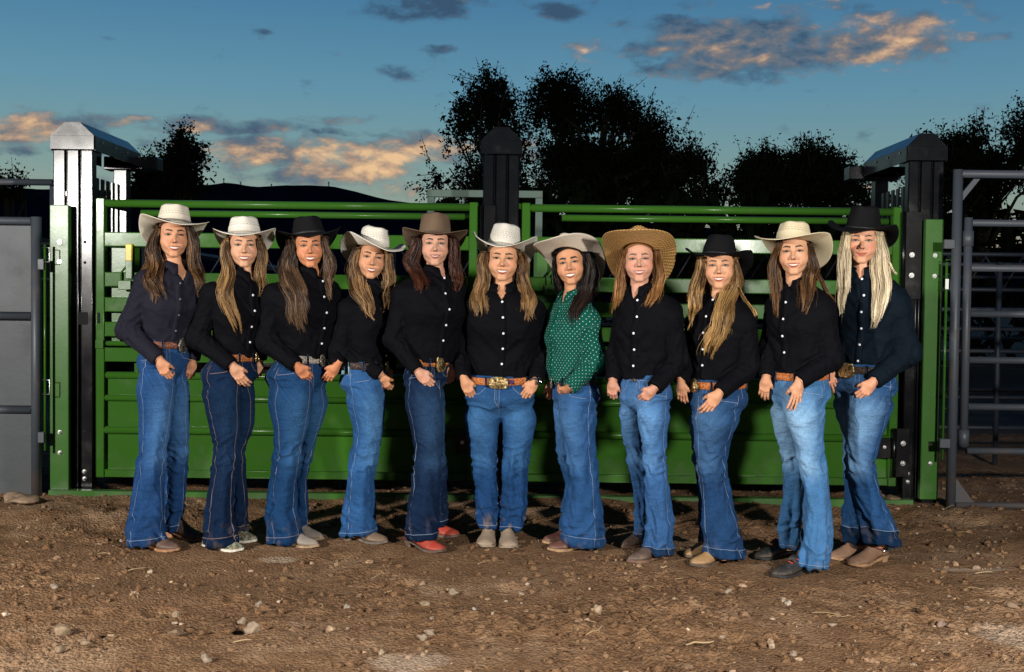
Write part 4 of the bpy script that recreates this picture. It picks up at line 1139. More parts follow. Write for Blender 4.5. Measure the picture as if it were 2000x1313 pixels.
# ------------------------------------------------------------------ hats
def hat_mat(kind, color):
    def felt(t, b, tc, c, h):
        n = t.noise(tc, 120, 4, .7); n2 = t.noise(tc, 9, 3, .5)
        bn = t.add('ShaderNodeBump', i_Height=n, i_Strength=.35, i_Distance=.004); t.l.new(bn.outputs[0], b.inputs['Normal'])
        f = t.m('ADD', .5, t.m('MULTIPLY', n2, .6)); cc = t.add('ShaderNodeCombineXYZ', i_0=f, i_1=f, i_2=f)
        return t.mixc(1.0, c, cc.outputs[0], 'MULTIPLY')
    def straw(t, b, tc, c, h):
        u = t.add('ShaderNodeAttribute', attribute_name='hu').outputs['Fac']; v = t.add('ShaderNodeAttribute', attribute_name='hv').outputs['Fac']
        fine = t.m('MULTIPLY', t.m('SINE', t.m('MULTIPLY', u, 900.)), t.m('SINE', t.m('MULTIPLY', v, 1500.)))
        ring = t.m('SINE', t.m('MULTIPLY', v, 620.))
        bn = t.add('ShaderNodeBump', i_Height=t.m('ADD', t.m('MULTIPLY', fine, .5), t.m('MULTIPLY', ring, .35)), i_Strength=.22, i_Distance=.003); t.l.new(bn.outputs[0], b.inputs['Normal'])
        vent = t.add('ShaderNodeAttribute', attribute_name='vent').outputs['Fac']
        dash = t.smooth(t.m('SINE', t.m('ADD', t.m('MULTIPLY', u, 360.), t.m('MULTIPLY', t.m('SINE', t.m('MULTIPLY', v, 420.)), 2.0))), -.1, .5)
        row = t.smooth(t.m('SINE', t.m('MULTIPLY', v, 560.)), .1, .6)
        k = t.m('MULTIPLY', vent, t.m('MULTIPLY', dash, row))
        c = t.mixc(t.m('MULTIPLY', k, .62), c, (.10, .075, .05))
        n = t.noise(tc, 14, 4, .6)
        return t.mixc(t.smooth(n, .5, .8, 0, .3), c, t.mixc(1.0, c, (.82, .74, .62), 'MULTIPLY'))
    def raffia(t, b, tc, c, h):
        u = t.add('ShaderNodeAttribute', attribute_name='hu').outputs['Fac']; v = t.add('ShaderNodeAttribute', attribute_name='hv').outputs['Fac']
        zig = t.m('SINE', t.m('ADD', t.m('MULTIPLY', v, 430.), t.m('MULTIPLY', t.m('SINE', t.m('MULTIPLY', u, 330.)), 2.1)))
        cell = t.m('MULTIPLY', t.m('SINE', t.m('MULTIPLY', u, 330.)), t.m('SINE', t.m('MULTIPLY', v, 430.)))
        k = t.smooth(t.m('ADD', t.m('MULTIPLY', zig, .6), t.m('MULTIPLY', cell, .7)), -.7, .7)
        bn = t.add('ShaderNodeBump', i_Height=k, i_Strength=.9, i_Distance=.004); t.l.new(bn.outputs[0], b.inputs['Normal'])
        n = t.noise(tc, 60, 3, .6)
        c = t.mixc(k, t.mixc(1.0, c, (.42, .30, .20), 'MULTIPLY'), c)
        return t.mixc(t.smooth(n, .45, .7, 0, .45), c, t.mixc(1.0, c, (.7, .58, .42), 'MULTIPLY'))
    f = {'felt': felt, 'straw': straw, 'raffia': raffia}[kind]
    return material('hat_' + kind, color, .9 if kind == 'felt' else .6, spec=.08 if kind == 'felt' else .35, extra=f, sheen=0)

def make_hat(p, Mh, parent):
    hp = p['hat']; q = dict(kind='straw', color=(.62, .56, .45), yaw=0, pitch=-8, roll=0, curl=.060, dipf=.018, dipb=.055, brim=.122, ch=.112, band=(.10, .085, .06), up=.044, crease=.022, taper=.80, vent=1.0, off=(0, 0, 0), asym=0)
    q.update(hp); q['crease'] *= .62
    mat = hat_mat(q['kind'], q['color'])
    a, b = .0875 * q.get('size', 1), .1035 * q.get('size', 1)
    n = 112
    th = np.linspace(0, 2 * math.pi, n, endpoint=False)
    rings = []; att = []
    br = q['brim']
    nb = 16
    def brimpt(t, u, off=0.):
        s, c = np.sin(t), np.cos(t)          # c=-1 front (toward -y), s=+1 right
        side = np.abs(s)
        ext = br * (1 - .10 * side ** 2 * (q['curl'] / .06)) * u
        x = (a + ext * (1 - .18 * side ** 3 * u)) * s; y = (b + ext) * c
        asy = 1 + q['asym'] * s
        lift = q['curl'] * asy * np.clip(side, 0, 1) ** 1.6 * u ** 1.35
        dip = np.where(c < 0, q['dipf'], q['dipb']) * np.abs(c) ** 1.3 * u ** 1.2
        z = lift - dip + off + .002 * np.sin(3 * t + 1) * u
        return np.stack([x, y, z], -1)
    # upper surface from edge inwards, then crown up to the top
    for k in range(nb, -1, -1):
        u = k / nb; rings.append(brimpt(th, u, .0022)); att.append((th * (.09 + br * u), np.full(n, br * u + .12), np.zeros(n)))
    H = q['ch']; nc = 14
    for k in range(1, nc + 1):
        u = k / nc
        s_ = 1 - (1 - q['taper']) * u ** 1.4 - .0 * u
        x = a * s_ * np.sin(th) * .985; y = b * s_ * np.cos(th) * .985
        z = H * u * (1 - .05 * np.cos(th)) + .0022
        pinch = np.exp(-((th - math.pi + .62) / .42) ** 2) + np.exp(-((th - math.pi - .62) / .42) ** 2)
        f = 1 - .09 * pinch * u ** 2
        rings.append(np.stack([x * f, y * f, z - .004 * pinch * u ** 2], -1))
        att.append((th * .085, np.full(n, H * u), np.full(n, q['vent'] * math.exp(-((u - .50) / .22) ** 4))))
    base = rings[-1]
    for k in range(1, 9):                    # rounded shoulder and the crease
        u = k / 8; w = 1 - u
        x = base[:, 0] * (w ** .75 if u < 1 else 0); y = base[:, 1] * (w ** .75 if u < 1 else 0)
        dome = .020 * math.sin(min(u * 2.4, 1.571))
        z = base[:, 2] * (1 - u) + (H * .985) * u
        rx = x / (a * .8)
        cr = q['crease'] * np.exp(-(rx / .36) ** 2) * min(1, u * 2.6) + q['crease'] * .22 * np.exp(-((np.abs(rx) - .62) / .25) ** 2) * (y < 0) * min(1, u * 3)
        z = z + dome - cr
        rings.append(np.stack([x, y, z], -1)); att.append((th * .085, np.full(n, H + .02 * u), np.zeros(n)))
    # lower surface of the brim, from inside out, and the inside of the crown
    low = [np.stack([a * .93 * np.sin(th), b * .93 * np.cos(th), np.full(n, .045)], -1)]
    lowatt = [(th * .09, np.zeros(n), np.zeros(n))]
    for k in range(0, nb + 1):
        u = k / nb; low.append(brimpt(th, u, -.0016)); lowatt.append((th * (.09 + br * u), np.full(n, br * u + .12), np.zeros(n)))
    allr = low + rings; alla = lowatt + att
    V = np.concatenate(allr); nr = len(allr)
    i = np.arange(nr - 1)[:, None] * n + np.arange(n)[None]; j = np.arange(nr - 1)[:, None] * n + (np.arange(n)[None] + 1) % n
    F = np.stack([i, i + n, j + n, j], -1).reshape(-1, 4)
    Rl = rot(q['yaw'], q['pitch'], q['roll'])
    def place(v): return (v @ Rl.T + np.array([0, .006, q['up']]) + np.array(q['off'])) @ Mh[0].T + Mh[1]
    hat = mesh_obj('hat', place(V), F, mat, parent, True,
                   attrs={'hu': np.concatenate([x[0] for x in alla]), 'hv': np.concatenate([x[1] for x in alla]), 'vent': np.concatenate([x[2] for x in alla])}, label=q.get('label'))
    # band
    bv = []
    for z, o in ((.003, .0025), (.003, .0045), (q.get('bandh', .016), .0045), (q.get('bandh', .016), .0020)):
        s_ = 1 - (1 - q['taper']) * (z / H) ** 1.4
        bv.append(np.stack([(a * s_ * .985 + o) * np.sin(th), (b * s_ * .985 + o) * np.cos(th), np.full(n, z) + .0022], -1))
    V = np.concatenate(bv); nr = 4
    i = np.arange(nr - 1)[:, None] * n + np.arange(n)[None]; j = np.arange(nr - 1)[:, None] * n + (np.arange(n)[None] + 1) % n
    bm = material('hat_band', q['band'], .6)
    mesh_obj('hat_band', place(V), np.stack([i, i + n, j + n, j], -1).reshape(-1, 4)[:, ::-1], bm, hat, True)
    sv = []
    for z, o in ((-.001, -.0005), (.03, -.004)):
        sv.append(np.stack([(a * .985 + o) * np.sin(th), (b * .985 + o) * np.cos(th), np.full(n, z)], -1))
    V = np.concatenate(sv); k = np.arange(n)
    mesh_obj('sweatband', place(V), np.stack([k, k + n, (k + 1) % n + n, (k + 1) % n], -1), material('sweatband', (.02, .015, .012), .6), hat, True)
    return hat

# ------------------------------------------------------------------ boots
def make_boot(p, toe, ang, parent, k=0):
    q = dict(color=(.12, .075, .05), sole=(.20, .12, .07), L=.272, toe='round', heel=.026, kind='boot', wide=1.0); q.update(p['boot'])
    L = q['L']; n = 28; S = 30
    prof_w = {'round': [(0, .018), (.05, .030), (.15, .034), (.35, .030), (.5, .034), (.68, .046), (.82, .043), (.93, .031), (.985, .013), (1, .002)],
              'square': [(0, .018), (.05, .030), (.15, .034), (.35, .031), (.5, .036), (.68, .047), (.85, .045), (.95, .038), (.99, .028), (1, .004)],
              'point': [(0, .018), (.05, .030), (.15, .034), (.35, .030), (.5, .034), (.66, .044), (.8, .036), (.93, .019), (.985, .009), (1, .002)]}[q['toe']]
    prof_h = [(0, .10), (.04, .115), (.3, .125), (.42, .100), (.55, .074), (.7, .056), (.85, .046), (.95, .038), (1, .020)]
    if q['kind'] != 'boot': prof_h = [(0, .055), (.04, .066), (.25, .078), (.4, .080), (.55, .066), (.7, .052), (.85, .042), (.95, .034), (1, .018)]
    hl = q['heel']
    prof_b = [(0, hl + .004), (.25, hl + .004), (.42, .018), (.6, .009), (.85, .009), (1, .016)]
    s = np.linspace(0, 1, S) ** 1.0; ip = lambda pr: np.interp(s, [a[0] for a in pr], [a[1] for a in pr])
    w = ip(prof_w) * q['wide']; h = ip(prof_h); bt = ip(prof_b)
    t = np.linspace(0, 2 * math.pi, n, endpoint=False)
    c, sn = np.cos(t), np.sin(t)
    pw = .75
    Y = w[:, None] * np.sign(c)[None] * np.abs(c)[None] ** .8
    mid = bt + (h - bt) * .32
    Zt = np.where(sn[None] > 0, mid[:, None] + (h - mid)[:, None] * np.abs(sn)[None] ** 1.15, mid[:, None] - (mid - bt)[:, None] * np.abs(sn)[None] ** .5)
    Y = Y * np.where(sn[None] > 0, 1 - .42 * np.abs(sn)[None] ** 2, 1)
    X = np.repeat((s * L)[:, None], n, 1)
    crease = .0022 * np.sin(X * 260 + 1.5 * np.abs(Y) * 30) * np.exp(-((s[:, None] - .63) / .1) ** 2) * (sn[None] > .1)
    Zt = Zt + crease
    V = np.stack([X, Y, Zt], -1).reshape(-1, 3)
    V = V + .0012 * fbm(V[:, 0] * 60, V[:, 1] * 60, V[:, 2] * 60 + k, 2)[:, None]
    i = np.arange(S - 1)[:, None] * n + np.arange(n)[None]; j = np.arange(S - 1)[:, None] * n + (np.arange(n)[None] + 1) % n
    F = [tuple(f) for f in np.stack([i, j, j + n, i + n], -1).reshape(-1, 4)]
    F += [tuple(range(n))[::-1], tuple((S - 1) * n + kk for kk in range(n))]
    a = R(ang); dr = np.array([math.sin(a), -math.cos(a)]); sd_ = np.array([math.cos(a), math.sin(a)])
    heel = np.array([toe[0], toe[1]]) - dr * L
    zb = float(toe[2]) if len(toe) > 2 else 0.0
    def place(v):
        v = np.asarray(v, float)
        xy = heel[None] + v[:, :1] * dr[None] + v[:, 1:2] * sd_[None]
        return np.concatenate([xy, v[:, 2:3] + zb], 1)
    def bex(t_, b, tc, c_, h_):
        geo = t_.add('ShaderNodeNewGeometry').outputs['Position']
        nn = t_.noise(geo, 26, 5, .65); z = t_.add('ShaderNodeSeparateXYZ', i_0=geo).outputs[2]
        f = t_.m('ADD', t_.smooth(nn, .45, .7, 0, .6), t_.smooth(z, .05, .0, 0, .45), clamp=True)
        if q.get('camo'):
            k1 = t_.noise(geo, 60, 2, .5); k2 = t_.noise(t_.add('ShaderNodeVectorMath', operation='ADD', i_0=geo, i_1=(3, 1, 7)), 75, 2, .5)
            c_ = t_.mixc(t_.smooth(k1, .50, .54), c_, (.05, .085, .04)); c_ = t_.mixc(t_.smooth(k2, .54, .58), c_, (.16, .08, .045))
        return t_.mixc(t_.m('MULTIPLY', f, q.get('dust', .55)), c_, (.24, .165, .10))
    bm = material(q['kind'] + '_leather', tuple(v * .8 for v in q['color']), .55, extra=bex, bump=(38, .7, .006))
    b = mesh_obj('boot' if q['kind'] == 'boot' else 'shoe', place(V), F, bm, parent, True)
    smt = material('sole_edge', q['sole'], .7, var=.3, vscale=40)
    # welt / sole follows the outline; heel is a block of its own
    O = []
    for sg in (1, -1):
        idx = range(S) if sg > 0 else range(S - 1, -1, -1)
        for kk in idx: O.append((s[kk] * L + (.003 if kk == S - 1 else 0), sg * (w[kk] + .0035), bt[kk]))
    O = np.array(O); m = len(O)
    lo = O.copy(); lo[:, 2] = np.where(O[:, 0] > .42 * L, O[:, 2] - .0095, O[:, 2] - .006); hi = O.copy(); hi[:, 2] += .003
    fs = [tuple(range(m)), tuple(range(m, 2 * m))[::-1]] + [(kk + m, (kk + 1) % m + m, (kk + 1) % m, kk) for kk in range(m)]
    so = mesh_obj('sole', place(np.concatenate([hi, lo])), fs, smt, b, False)
    if hl > .012:
        hh = [(s[kk] * L, w[kk] * .98) for kk in range(S) if s[kk] <= .24]
        O = [(x + .0, y_) for x, y_ in hh] + [(x, -y_) for x, y_ in hh[::-1]]; m = len(O)
        top = [(x, y_, hl - .001) for x, y_ in O]; bot = [(.004 + x * .93, y_ * .92, 0) for x, y_ in O]
        fs = [tuple(range(m)), tuple(range(m, 2 * m))[::-1]] + [(kk + m, (kk + 1) % m + m, (kk + 1) % m, kk) for kk in range(m)]
        mesh_obj('heel', place(np.array(top + bot)), fs, smt, b, False)
    if q['kind'] == 'boot':
        mb = MB(); ax = heel + dr * .20 * L
        mb.tube([(ax[0], ax[1], .07 + zb), (ax[0], ax[1], .16 + zb)], .03, 16, rr=[.034, .030]); mb.build('shaft', bm, b, True)
    if q.get('lace'):
        for kk in range(4):
            u = .36 + .07 * kk; z0 = float(np.interp(u, s, h)) + .001
            mb = MB(); mb.tube([place(np.array([[u * L, -.018, z0 - .006]]))[0], place(np.array([[u * L + .012, 0, z0 + .003]]))[0], place(np.array([[u * L, .018, z0 - .006]]))[0]], .0022, 6)
            mb.build('lace', material('lace', q['lace'], .6), b, True)
    if q.get('tassel'):
        mb = MB()
        for kk in range(7):
            y_ = -.020 + kk * .0066; u = .50; z0 = float(np.interp(u, s, h))
            mb.tube([place(np.array([[.44 * L, y_ * .7, z0 + .022]]))[0], place(np.array([[.50 * L, y_, z0 + .012]]))[0], place(np.array([[.56 * L, y_ * 1.1, z0 + .002 - abs(y_) * .2]]))[0]], .0032, 5)
        mb.build('fringe', bm, b, True)
    if q.get('spur'):
        sm = M['steel']; mb = MB(); pts = []
        for kk in range(9):
            w_ = -1.9 + 3.8 * kk / 8; pts.append(place(np.array([[.05 - .062 * math.cos(w_), .040 * math.sin(w_) * 1.05, .062]]))[0])
        mb.tube(pts, .006, 6); mb.tube([place(np.array([[-.012, 0, .062]]))[0], place(np.array([[-.045, 0, .055]]))[0]], .005, 6)
        sp_ = mb.build('spur', sm, b, True)
        mb = MB(); cpt = place(np.array([[-.05, 0, .054]]))[0]
        mb.tube([cpt - np.array([sd_[0], sd_[1], 0]) * .002, cpt + np.array([sd_[0], sd_[1], 0]) * .002], .013, 8); mb.build('rowel', sm, sp_)
        st = MB(); st.tube([place(np.array([[.05, -.037, .062]]))[0], place(np.array([[.105, -.026, .085]]))[0], place(np.array([[.12, 0, .094]]))[0], place(np.array([[.105, .026, .085]]))[0], place(np.array([[.05, .037, .062]]))[0]], .0075, 6)
        st.build('spur_strap', material('strap_leather', (.16, .05, .03), .5), b, True)
    return b, heel + dr * L * .27
# ------------------------------------------------------------------ a woman, built from her outline rows
def seg_info(V, a, b):
    a = np.array(a, float); b = np.array(b, float); d = b - a; L = np.linalg.norm(d); t = ((V - a) @ d) / L ** 2
    tc = np.clip(t, 0, 1); dist = np.linalg.norm(V - a - tc[:, None] * d, axis=1)
    return tc, dist, L
def smabs(a, b):
    return np.where(np.abs(b) < np.abs(a), b, a)
def poly_dist(s, z, pts):
    out = np.full(s.shape, 9.)
    for (a, b) in zip(pts[:-1], pts[1:]):
        ax, az_ = a; bx, bz = b; dx, dz = bx - ax, bz - az_; L = dx * dx + dz * dz + 1e-9
        t = np.clip(((s - ax) * dx + (z - az_) * dz) / L, 0, 1)
        sgn = np.where((s - ax) * dz - (z - az_) * dx < 0, -1., 1.)
        out = smabs(out, sgn * np.hypot(s - ax - t * dx, z - az_ - t * dz))
    return out
def qnorm_obj_bvh(V, F): return BVHTree.FromPolygons([Vector(v) for v in V], [tuple(map(int, f)) for f in F])

def rows3(rows, y, yfun=None):
    out = []
    for (py, xl, xr) in rows:
        z0 = P((xl + xr) / 2, py, y)[2]
        yy = yfun(z0) if yfun else y
        a = P(xl, py, yy); b = P(xr, py, yy)
        out.append(((a[2] + b[2]) / 2, (a[0] + b[0]) / 2, yy, (b[0] - a[0]) / 2))
    return out

def person(p):
    Y0 = p['Y']; yaw = R(p['yaw']); sg = 1 if p['yaw'] >= 0 else -1
    gx = P(p['foot_px'], 1080, Y0)[0]
    root = empty('person', (gx, Y0, 0), p['label'], 'woman', 'women standing in a row before the chutes')
    g = empty
    # ---- head frame
    hy_ = math.degrees(math.atan((1000 - p['head'][0]) / FPX)) + p['head'][3] * .5
    Rh = rot(hy_, p['head'][4], p['head'][5]); eye = P(p['head'][0], p['head'][1], Y0 + p['head'][2] - .08)
    hc = eye - Rh @ np.array([0, -.082, .0])
    hs = p.get('hs', 1.0)
    Rs = Rh * hs
    Mh = (Rs, hc)
    HVw = warp_head(p) @ Rs.T + hc
    N = P(p['neck'][0], p['neck'][1] - 9, Y0 + p['neck'][2])
    ux = np.array([math.cos(yaw), math.sin(yaw)]); fr = np.array([math.sin(yaw), -math.cos(yaw)])
    # ---- arms: near arm and far arm, points shoulder / elbow / wrist
    arms = []
    for A in p['arms']:
        pts = [P(q[0], q[1], Y0 + q[2]) for q in A['pts']]
        arms.append((A, pts, tuple(v * .93 for v in A.get('r', (.060, .052, .037)))))
    bz = P(p['belt'][0], p['belt'][1], Y0)[2]
    # ---- jeans
    PV = [(r[0], r[1], r[2], r[3] * .965) for r in rows3(p['pelvis'], Y0)]
    legs = []
    for Lg in p['legs']:
        toe = G(*Lg['toe']); a = R(Lg['ang'])
        ank = toe[:2] - np.array([math.sin(a), -math.cos(a)]) * .185
        legs.append((Lg, toe, ank))
    lows = []
    for (Lg, toe, ank) in legs:
        hy = Y0 + Lg['hy']; ay = ank[1] + Lg.get('ady', 0)
        yf = lambda z, hy=hy, ay=ay: ay + (hy - ay) * min(max(z / .9, 0), 1) ** 1.0
        rws = [(r[0], r[1], r[2], r[3] - .004) for r in rows3(Lg['rows'], Y0, yf)]
        top_ = rws[0]; rws.insert(0, (top_[0] + .10, PV[1][1] * .25 + top_[1] * .75, Y0 + Lg['hy'] * .7, top_[3] * .92))
        lows.append(rws)
    zt = bz + .004
    allr = PV + [r for rw in lows for r in rw]
    lo = np.array([min(r[1] - r[3] for r in allr) - .03, min(r[2] for r in allr) - .17, min(r[0] for r in allr) - .03])
    hi = np.array([max(r[1] + r[3] for r in allr) + .03, max(r[2] for r in allr) + .19, zt + .02])
    h = .0062
    X, Y, Z = grid(lo, hi, h)
    prow = [(zt + .06, PV[0][1], Y0, PV[0][3])] + [(r[0], r[1], Y0, r[3]) for r in PV]
    D = vloft(X, Y, Z, prow, yaw, .76, 2.2, front=.92, back=1 + p.get('seat', .12) * np.exp(-((Z - bz + .16) / .08) ** 2), sg=.02)
    zc = bz - .165
    D = D + .075 * np.clip((zc + .05 - Z) / .09, 0, 2) ** 1.5
    D = np.maximum(D, (zc - .08) - Z)
    D = np.maximum(D, Z - zt)
    hem = []; DL = None
    for (Lg, toe, ank), rw in zip(legs, lows):
        ly = R(Lg['ang']) * .8
        d = vloft(X, Y, Z, rw, ly, Lg.get('k', 1.12), 2.1, sg=.024)
        ff = np.array([math.sin(R(Lg['ang'])), -math.cos(R(Lg['ang']))])
        zb = rw[-1][0]; cx, cy = rw[-1][1], rw[-1][2]
        q = (X - cx) * ff[0] + (Y - cy) * ff[1]
        d = np.maximum(d, (zb + .012 + .12 * q + 0 * Z) - Z)
        d = np.maximum(d, Z - rw[0][0] - .02)
        hem.append((zb, cx, cy, ff))
        DL = d if DL is None else smin(DL, d, .006)
    D = smin(D, DL, .032)
    JV, JF = surface_nets(D.astype(np.float32), lo, h)
    JN = grad_normals(JV, JF)
    z = JV[:, 2]
    # which leg
    dd = []; AN = []; RAD = []
    for (Lg, toe, ank), rw in zip(legs, lows):
        zs = [r[0] for r in rw]; cx = chan(z, zs, [r[1] for r in rw], .02); cy = chan(z, zs, [r[2] for r in rw], .02); w = chan(z, zs, [r[3] for r in rw], .02)
        rx, ry = JV[:, 0] - cx, JV[:, 1] - cy; ly = R(Lg['ang']) * .8
        uu = rx * math.cos(ly) + ry * math.sin(ly); vv = rx * math.sin(ly) - ry * math.cos(ly)
        dd.append(np.hypot(rx, ry) / w); AN.append(np.arctan2(uu, vv)); RAD.append(np.hypot(rx, ry))
    leg = (dd[1] < dd[0]).astype(int) if len(dd) > 1 else np.zeros(len(z), int)
    an = np.where(leg == 0, AN[0], AN[1]); rad = np.where(leg == 0, RAD[0], RAD[1])
    zhem = np.where(leg == 0, hem[0][0], hem[1][0])
    kz = P(0, p.get('knee', 885), Y0)[2]
    sdx = p['seed'] * 5.1 + leg * 9.3
    x_, y_ = np.cos(an), np.sin(an)
    cz = zc + .03
    wk = np.exp(-((z - kz) / .10) ** 2); wh = np.exp(-((z - zhem - .09) / .13) ** 2); wc = np.exp(-((z - cz + .03) / .09) ** 2)
    n1 = vnoise(x_ * 1.1 + sdx, y_ * 1.1, z * 27 + 1.2 * np.sin(an + sdx)); n2 = vnoise(x_ * 1.4, y_ * 1.4 + sdx, z * 13 + np.sin(an * 2))
    n3 = vnoise(x_ * 2 + sdx, y_ * 2, z * 5)
    dis = (.42 - np.abs(n1)) * (.0018 + .020 * wk + .017 * wh + .015 * wc) + (.42 - np.abs(n2)) * (.006 + .017 * wh * p.get('stack', 1) + .010 * wk) + n3 * .013 * np.clip((kz + .1 - z) / .2, 0, 1)
    pel = z > zc + .05
    dis = np.where(pel, dis * .35, dis)
    # hem turn-up
    hemq = np.zeros(len(z))
    for k, (zb, cx, cy, ff) in enumerate(hem):
        q = (JV[:, 0] - cx) * ff[0] + (JV[:, 1] - cy) * ff[1]; hz = z - (zb + .012 + .12 * q)
        hemq = np.where(leg == k, hz, hemq)
    hh = p.get('hemh', .03)
    dis = dis + np.where((hemq < hh) & (z < kz), .0028, 0)
    JV = JV + JN * dis[:, None]
    # seams
    fa = lambda a0: ((an - a0 + math.pi) % (2 * math.pi) - math.pi) * rad
    out = math.pi / 2
    seam = np.full(len(z), 9.)
    seam = smabs(seam, np.where(leg == 0, fa(-out * p.get('side', 1) * sg), fa(out * sg)))
    seam = smabs(seam, np.where(leg == 0, fa(out * sg), fa(-out * sg)) + np.where(z > cz, 9, 0))
    if p.get('crease'): seam = smabs(seam, fa(p['crease'] * sg) + np.where(z > bz - .12, 9, 0))
    seam = np.where(pel & (z > zc + .10), 9, seam)
    seam = smabs(seam, np.where(z < kz, hemq - hh, 9))
    stc = np.full(len(z), p.get('stitch', 0.))
    # pelvis lines
    rx, ry = JV[:, 0] - PV[1][1], JV[:, 1] - Y0
    pa = np.arctan2(rx * ux[0] + ry * ux[1], rx * fr[0] + ry * fr[1]); ps_ = pa * .148; pz = z - bz
    m = z > zc - .05
    pd = np.full(len(z), 9.)
    for q in (-1, 1):
        pd = smabs(pd, poly_dist(ps_ * q, pz, [(.075, -.03), (.085, -.065), (.115, -.095), (.19, -.105)]))
        bp = [(.275, -.065), (.275, -.19), (.33, -.215), (.385, -.19), (.385, -.065), (.275, -.065)]
        pd = smabs(pd, poly_dist(ps_ * q, pz, bp))
        pd = smabs(pd, np.where((z > zc + .08), ps_ * q - .225, 9))
        if p.get('pocket') == 'v': pd = smabs(pd, poly_dist(ps_ * q, pz, [(.285, -.09), (.315, -.17), (.345, -.12), (.375, -.17)]))
        if p.get('pocket') == 'bars':
            for kk in range(4): pd = smabs(pd, poly_dist(ps_ * q, pz, [(.29, -.085 - .014 * kk), (.37 - .008 * kk, -.080 - .014 * kk), (.372 - .012 * kk, -.17)]))
            stc = np.where(m & (ps_ * q > .25), 1., stc)
        if p.get('pocket') == 'flap': pd = smabs(pd, poly_dist(ps_ * q, pz, [(.275, -.10), (.33, -.13), (.385, -.10)])); pd = smabs(pd, poly_dist(ps_ * q, pz, [(.29, -.12), (.295, -.18), (.33, -.20)]))
    pd = smabs(pd, poly_dist(ps_, pz, [(.0, -.03), (.0, -.20)])); pd = smabs(pd, poly_dist(ps_, pz, [(-.026 * sg, -.03), (-.026 * sg, -.13), (0, -.165)]))
    pd = smabs(pd, pz + .026)
    seam = np.where(m, smabs(seam, pd), seam)
    # denim colour: worn thighs and knees, darker turn-ups (wear of the cloth itself)
    C = np.tile(np.array(p['denim'], float) * np.array([.66, .70, .70]), (len(z), 1))
    frw = np.clip(np.cos(an), 0, 1) ** 1.5
    thigh = np.exp(-((z - (kz + .20)) / .16) ** 2); kn = np.exp(-((z - kz) / .055) ** 2)
    wear = np.clip(frw * (thigh * 1.0 + kn * .6) + .12 * fbm(JV[:, 0] * 6, JV[:, 1] * 6, z * 6, 3), 0, 1) * p.get('wear', .6)
    whisk = np.clip((.42 - np.abs(vnoise(ps_ * 9 + sdx, ps_ * 0, pz * 30 - np.abs(ps_) * 40))) * 2, 0, 1) * np.exp(-((pz + .2) / .07) ** 2) * .3
    wear = np.clip(wear + whisk * p.get('wear', .6), 0, 1)[:, None]
    C = C * (1 - wear) + np.array(p['fade']) * np.array([.72, .84, .88]) * wear
    hd = ((hemq < hh) & (z < kz))[:, None]
    C = np.where(hd, C * p.get('hemc', .85), C)
    mud = np.clip(vnoise(JV[:, 0] * 30, JV[:, 1] * 30, z * 30) * 2 - .6, 0, 1) * np.clip((zhem + .16 - z) / .16, 0, 1) * p.get('mud', .3)
    C = C * (1 - mud[:, None]) + np.array((.22, .15, .10)) * mud[:, None]
    jeans = mesh_obj('jeans', JV, JF, M['denim'], root, True, cols=C, attrs={'seam': seam, 'stc': stc})
    jb = qnorm_obj_bvh(JV, JF)
    # the hands rest on the hips: bring wrists and finger tips to the cloth
    for A, ps, rr in arms:
        def cloth(q, pad):
            hh_ = jb.ray_cast(Vector((q[0], Y0 - .8, min(q[2], zt - .03))), Vector((0, 1, 0)))
            return hh_[0].y - pad if hh_[0] is not None else None
        if A.get('far'):
            A['tipw'] = P(A['tip'][0], A['tip'][1], Y0 + A['far'])
        elif A.get('hand'):
            w_ = cloth(ps[2], .040)
            if w_ is not None: ps[2] = np.array([ps[2][0], w_, ps[2][2]])
            tip = P(A['tip'][0], A['tip'][1], Y0 - .15); t_ = cloth(tip, .022)
            A['tipw'] = np.array([tip[0], t_ if t_ is not None else ps[2][1] + .02, tip[2]])
    # ---- shirt
    T = rows3(p['torso'], Y0)
    top = [(N[2] + .055, N[0], N[1] + .012, .051), (N[2] + .022, N[0], N[1] + .012, .055), (N[2] + .004, N[0], N[1] + .010, .062)]
    trows = top + [(r[0], r[1] + (.012 * sg if i > 2 else .004 * sg), r[2] + .005, r[3] * (.925 if i > 2 else .97)) for i, r in enumerate(T)]
    trows.append((bz - .05, trows[-1][1], trows[-1][2], trows[-1][3] * .97))
    allp = [q for _, ps, _ in arms for q in ps]
    lo = np.array([min([r[1] - r[3] for r in trows] + [q[0] - .08 for q in allp]) - .03, Y0 - .34, bz - .06])
    lo[1] = min(q[1] for q in allp) - .09; lo[1] = min(lo[1], Y0 - .2)
    hi = np.array([max([r[1] + r[3] for r in trows] + [q[0] + .08 for q in allp]) + .03, max([q[1] for q in allp] + [Y0 + .12]) + .10, N[2] + .075])
    lo[2] = min(lo[2], min(q[2] for q in allp) - .05)
    h = .0068
    X, Y, Z = grid(lo, hi, h)
    pr = dict(k=.74, p=2.25)
    bust = 1 + .20 * np.exp(-((Z - (N[2] - .20)) / .075) ** 2)
    def torso(X, Y, Z, inset=0.):
        return vloft(X, Y, Z, trows, yaw, .70, 2.25, inset=inset, front=1 + p.get('bust', .26) * np.exp(-((Z - (N[2] - .215)) / .07) ** 2), sg=.016)
    D = torso(X, Y, Z)
    D = np.maximum(D, (bz - .02 + .00 * X) - Z)
    AD = None
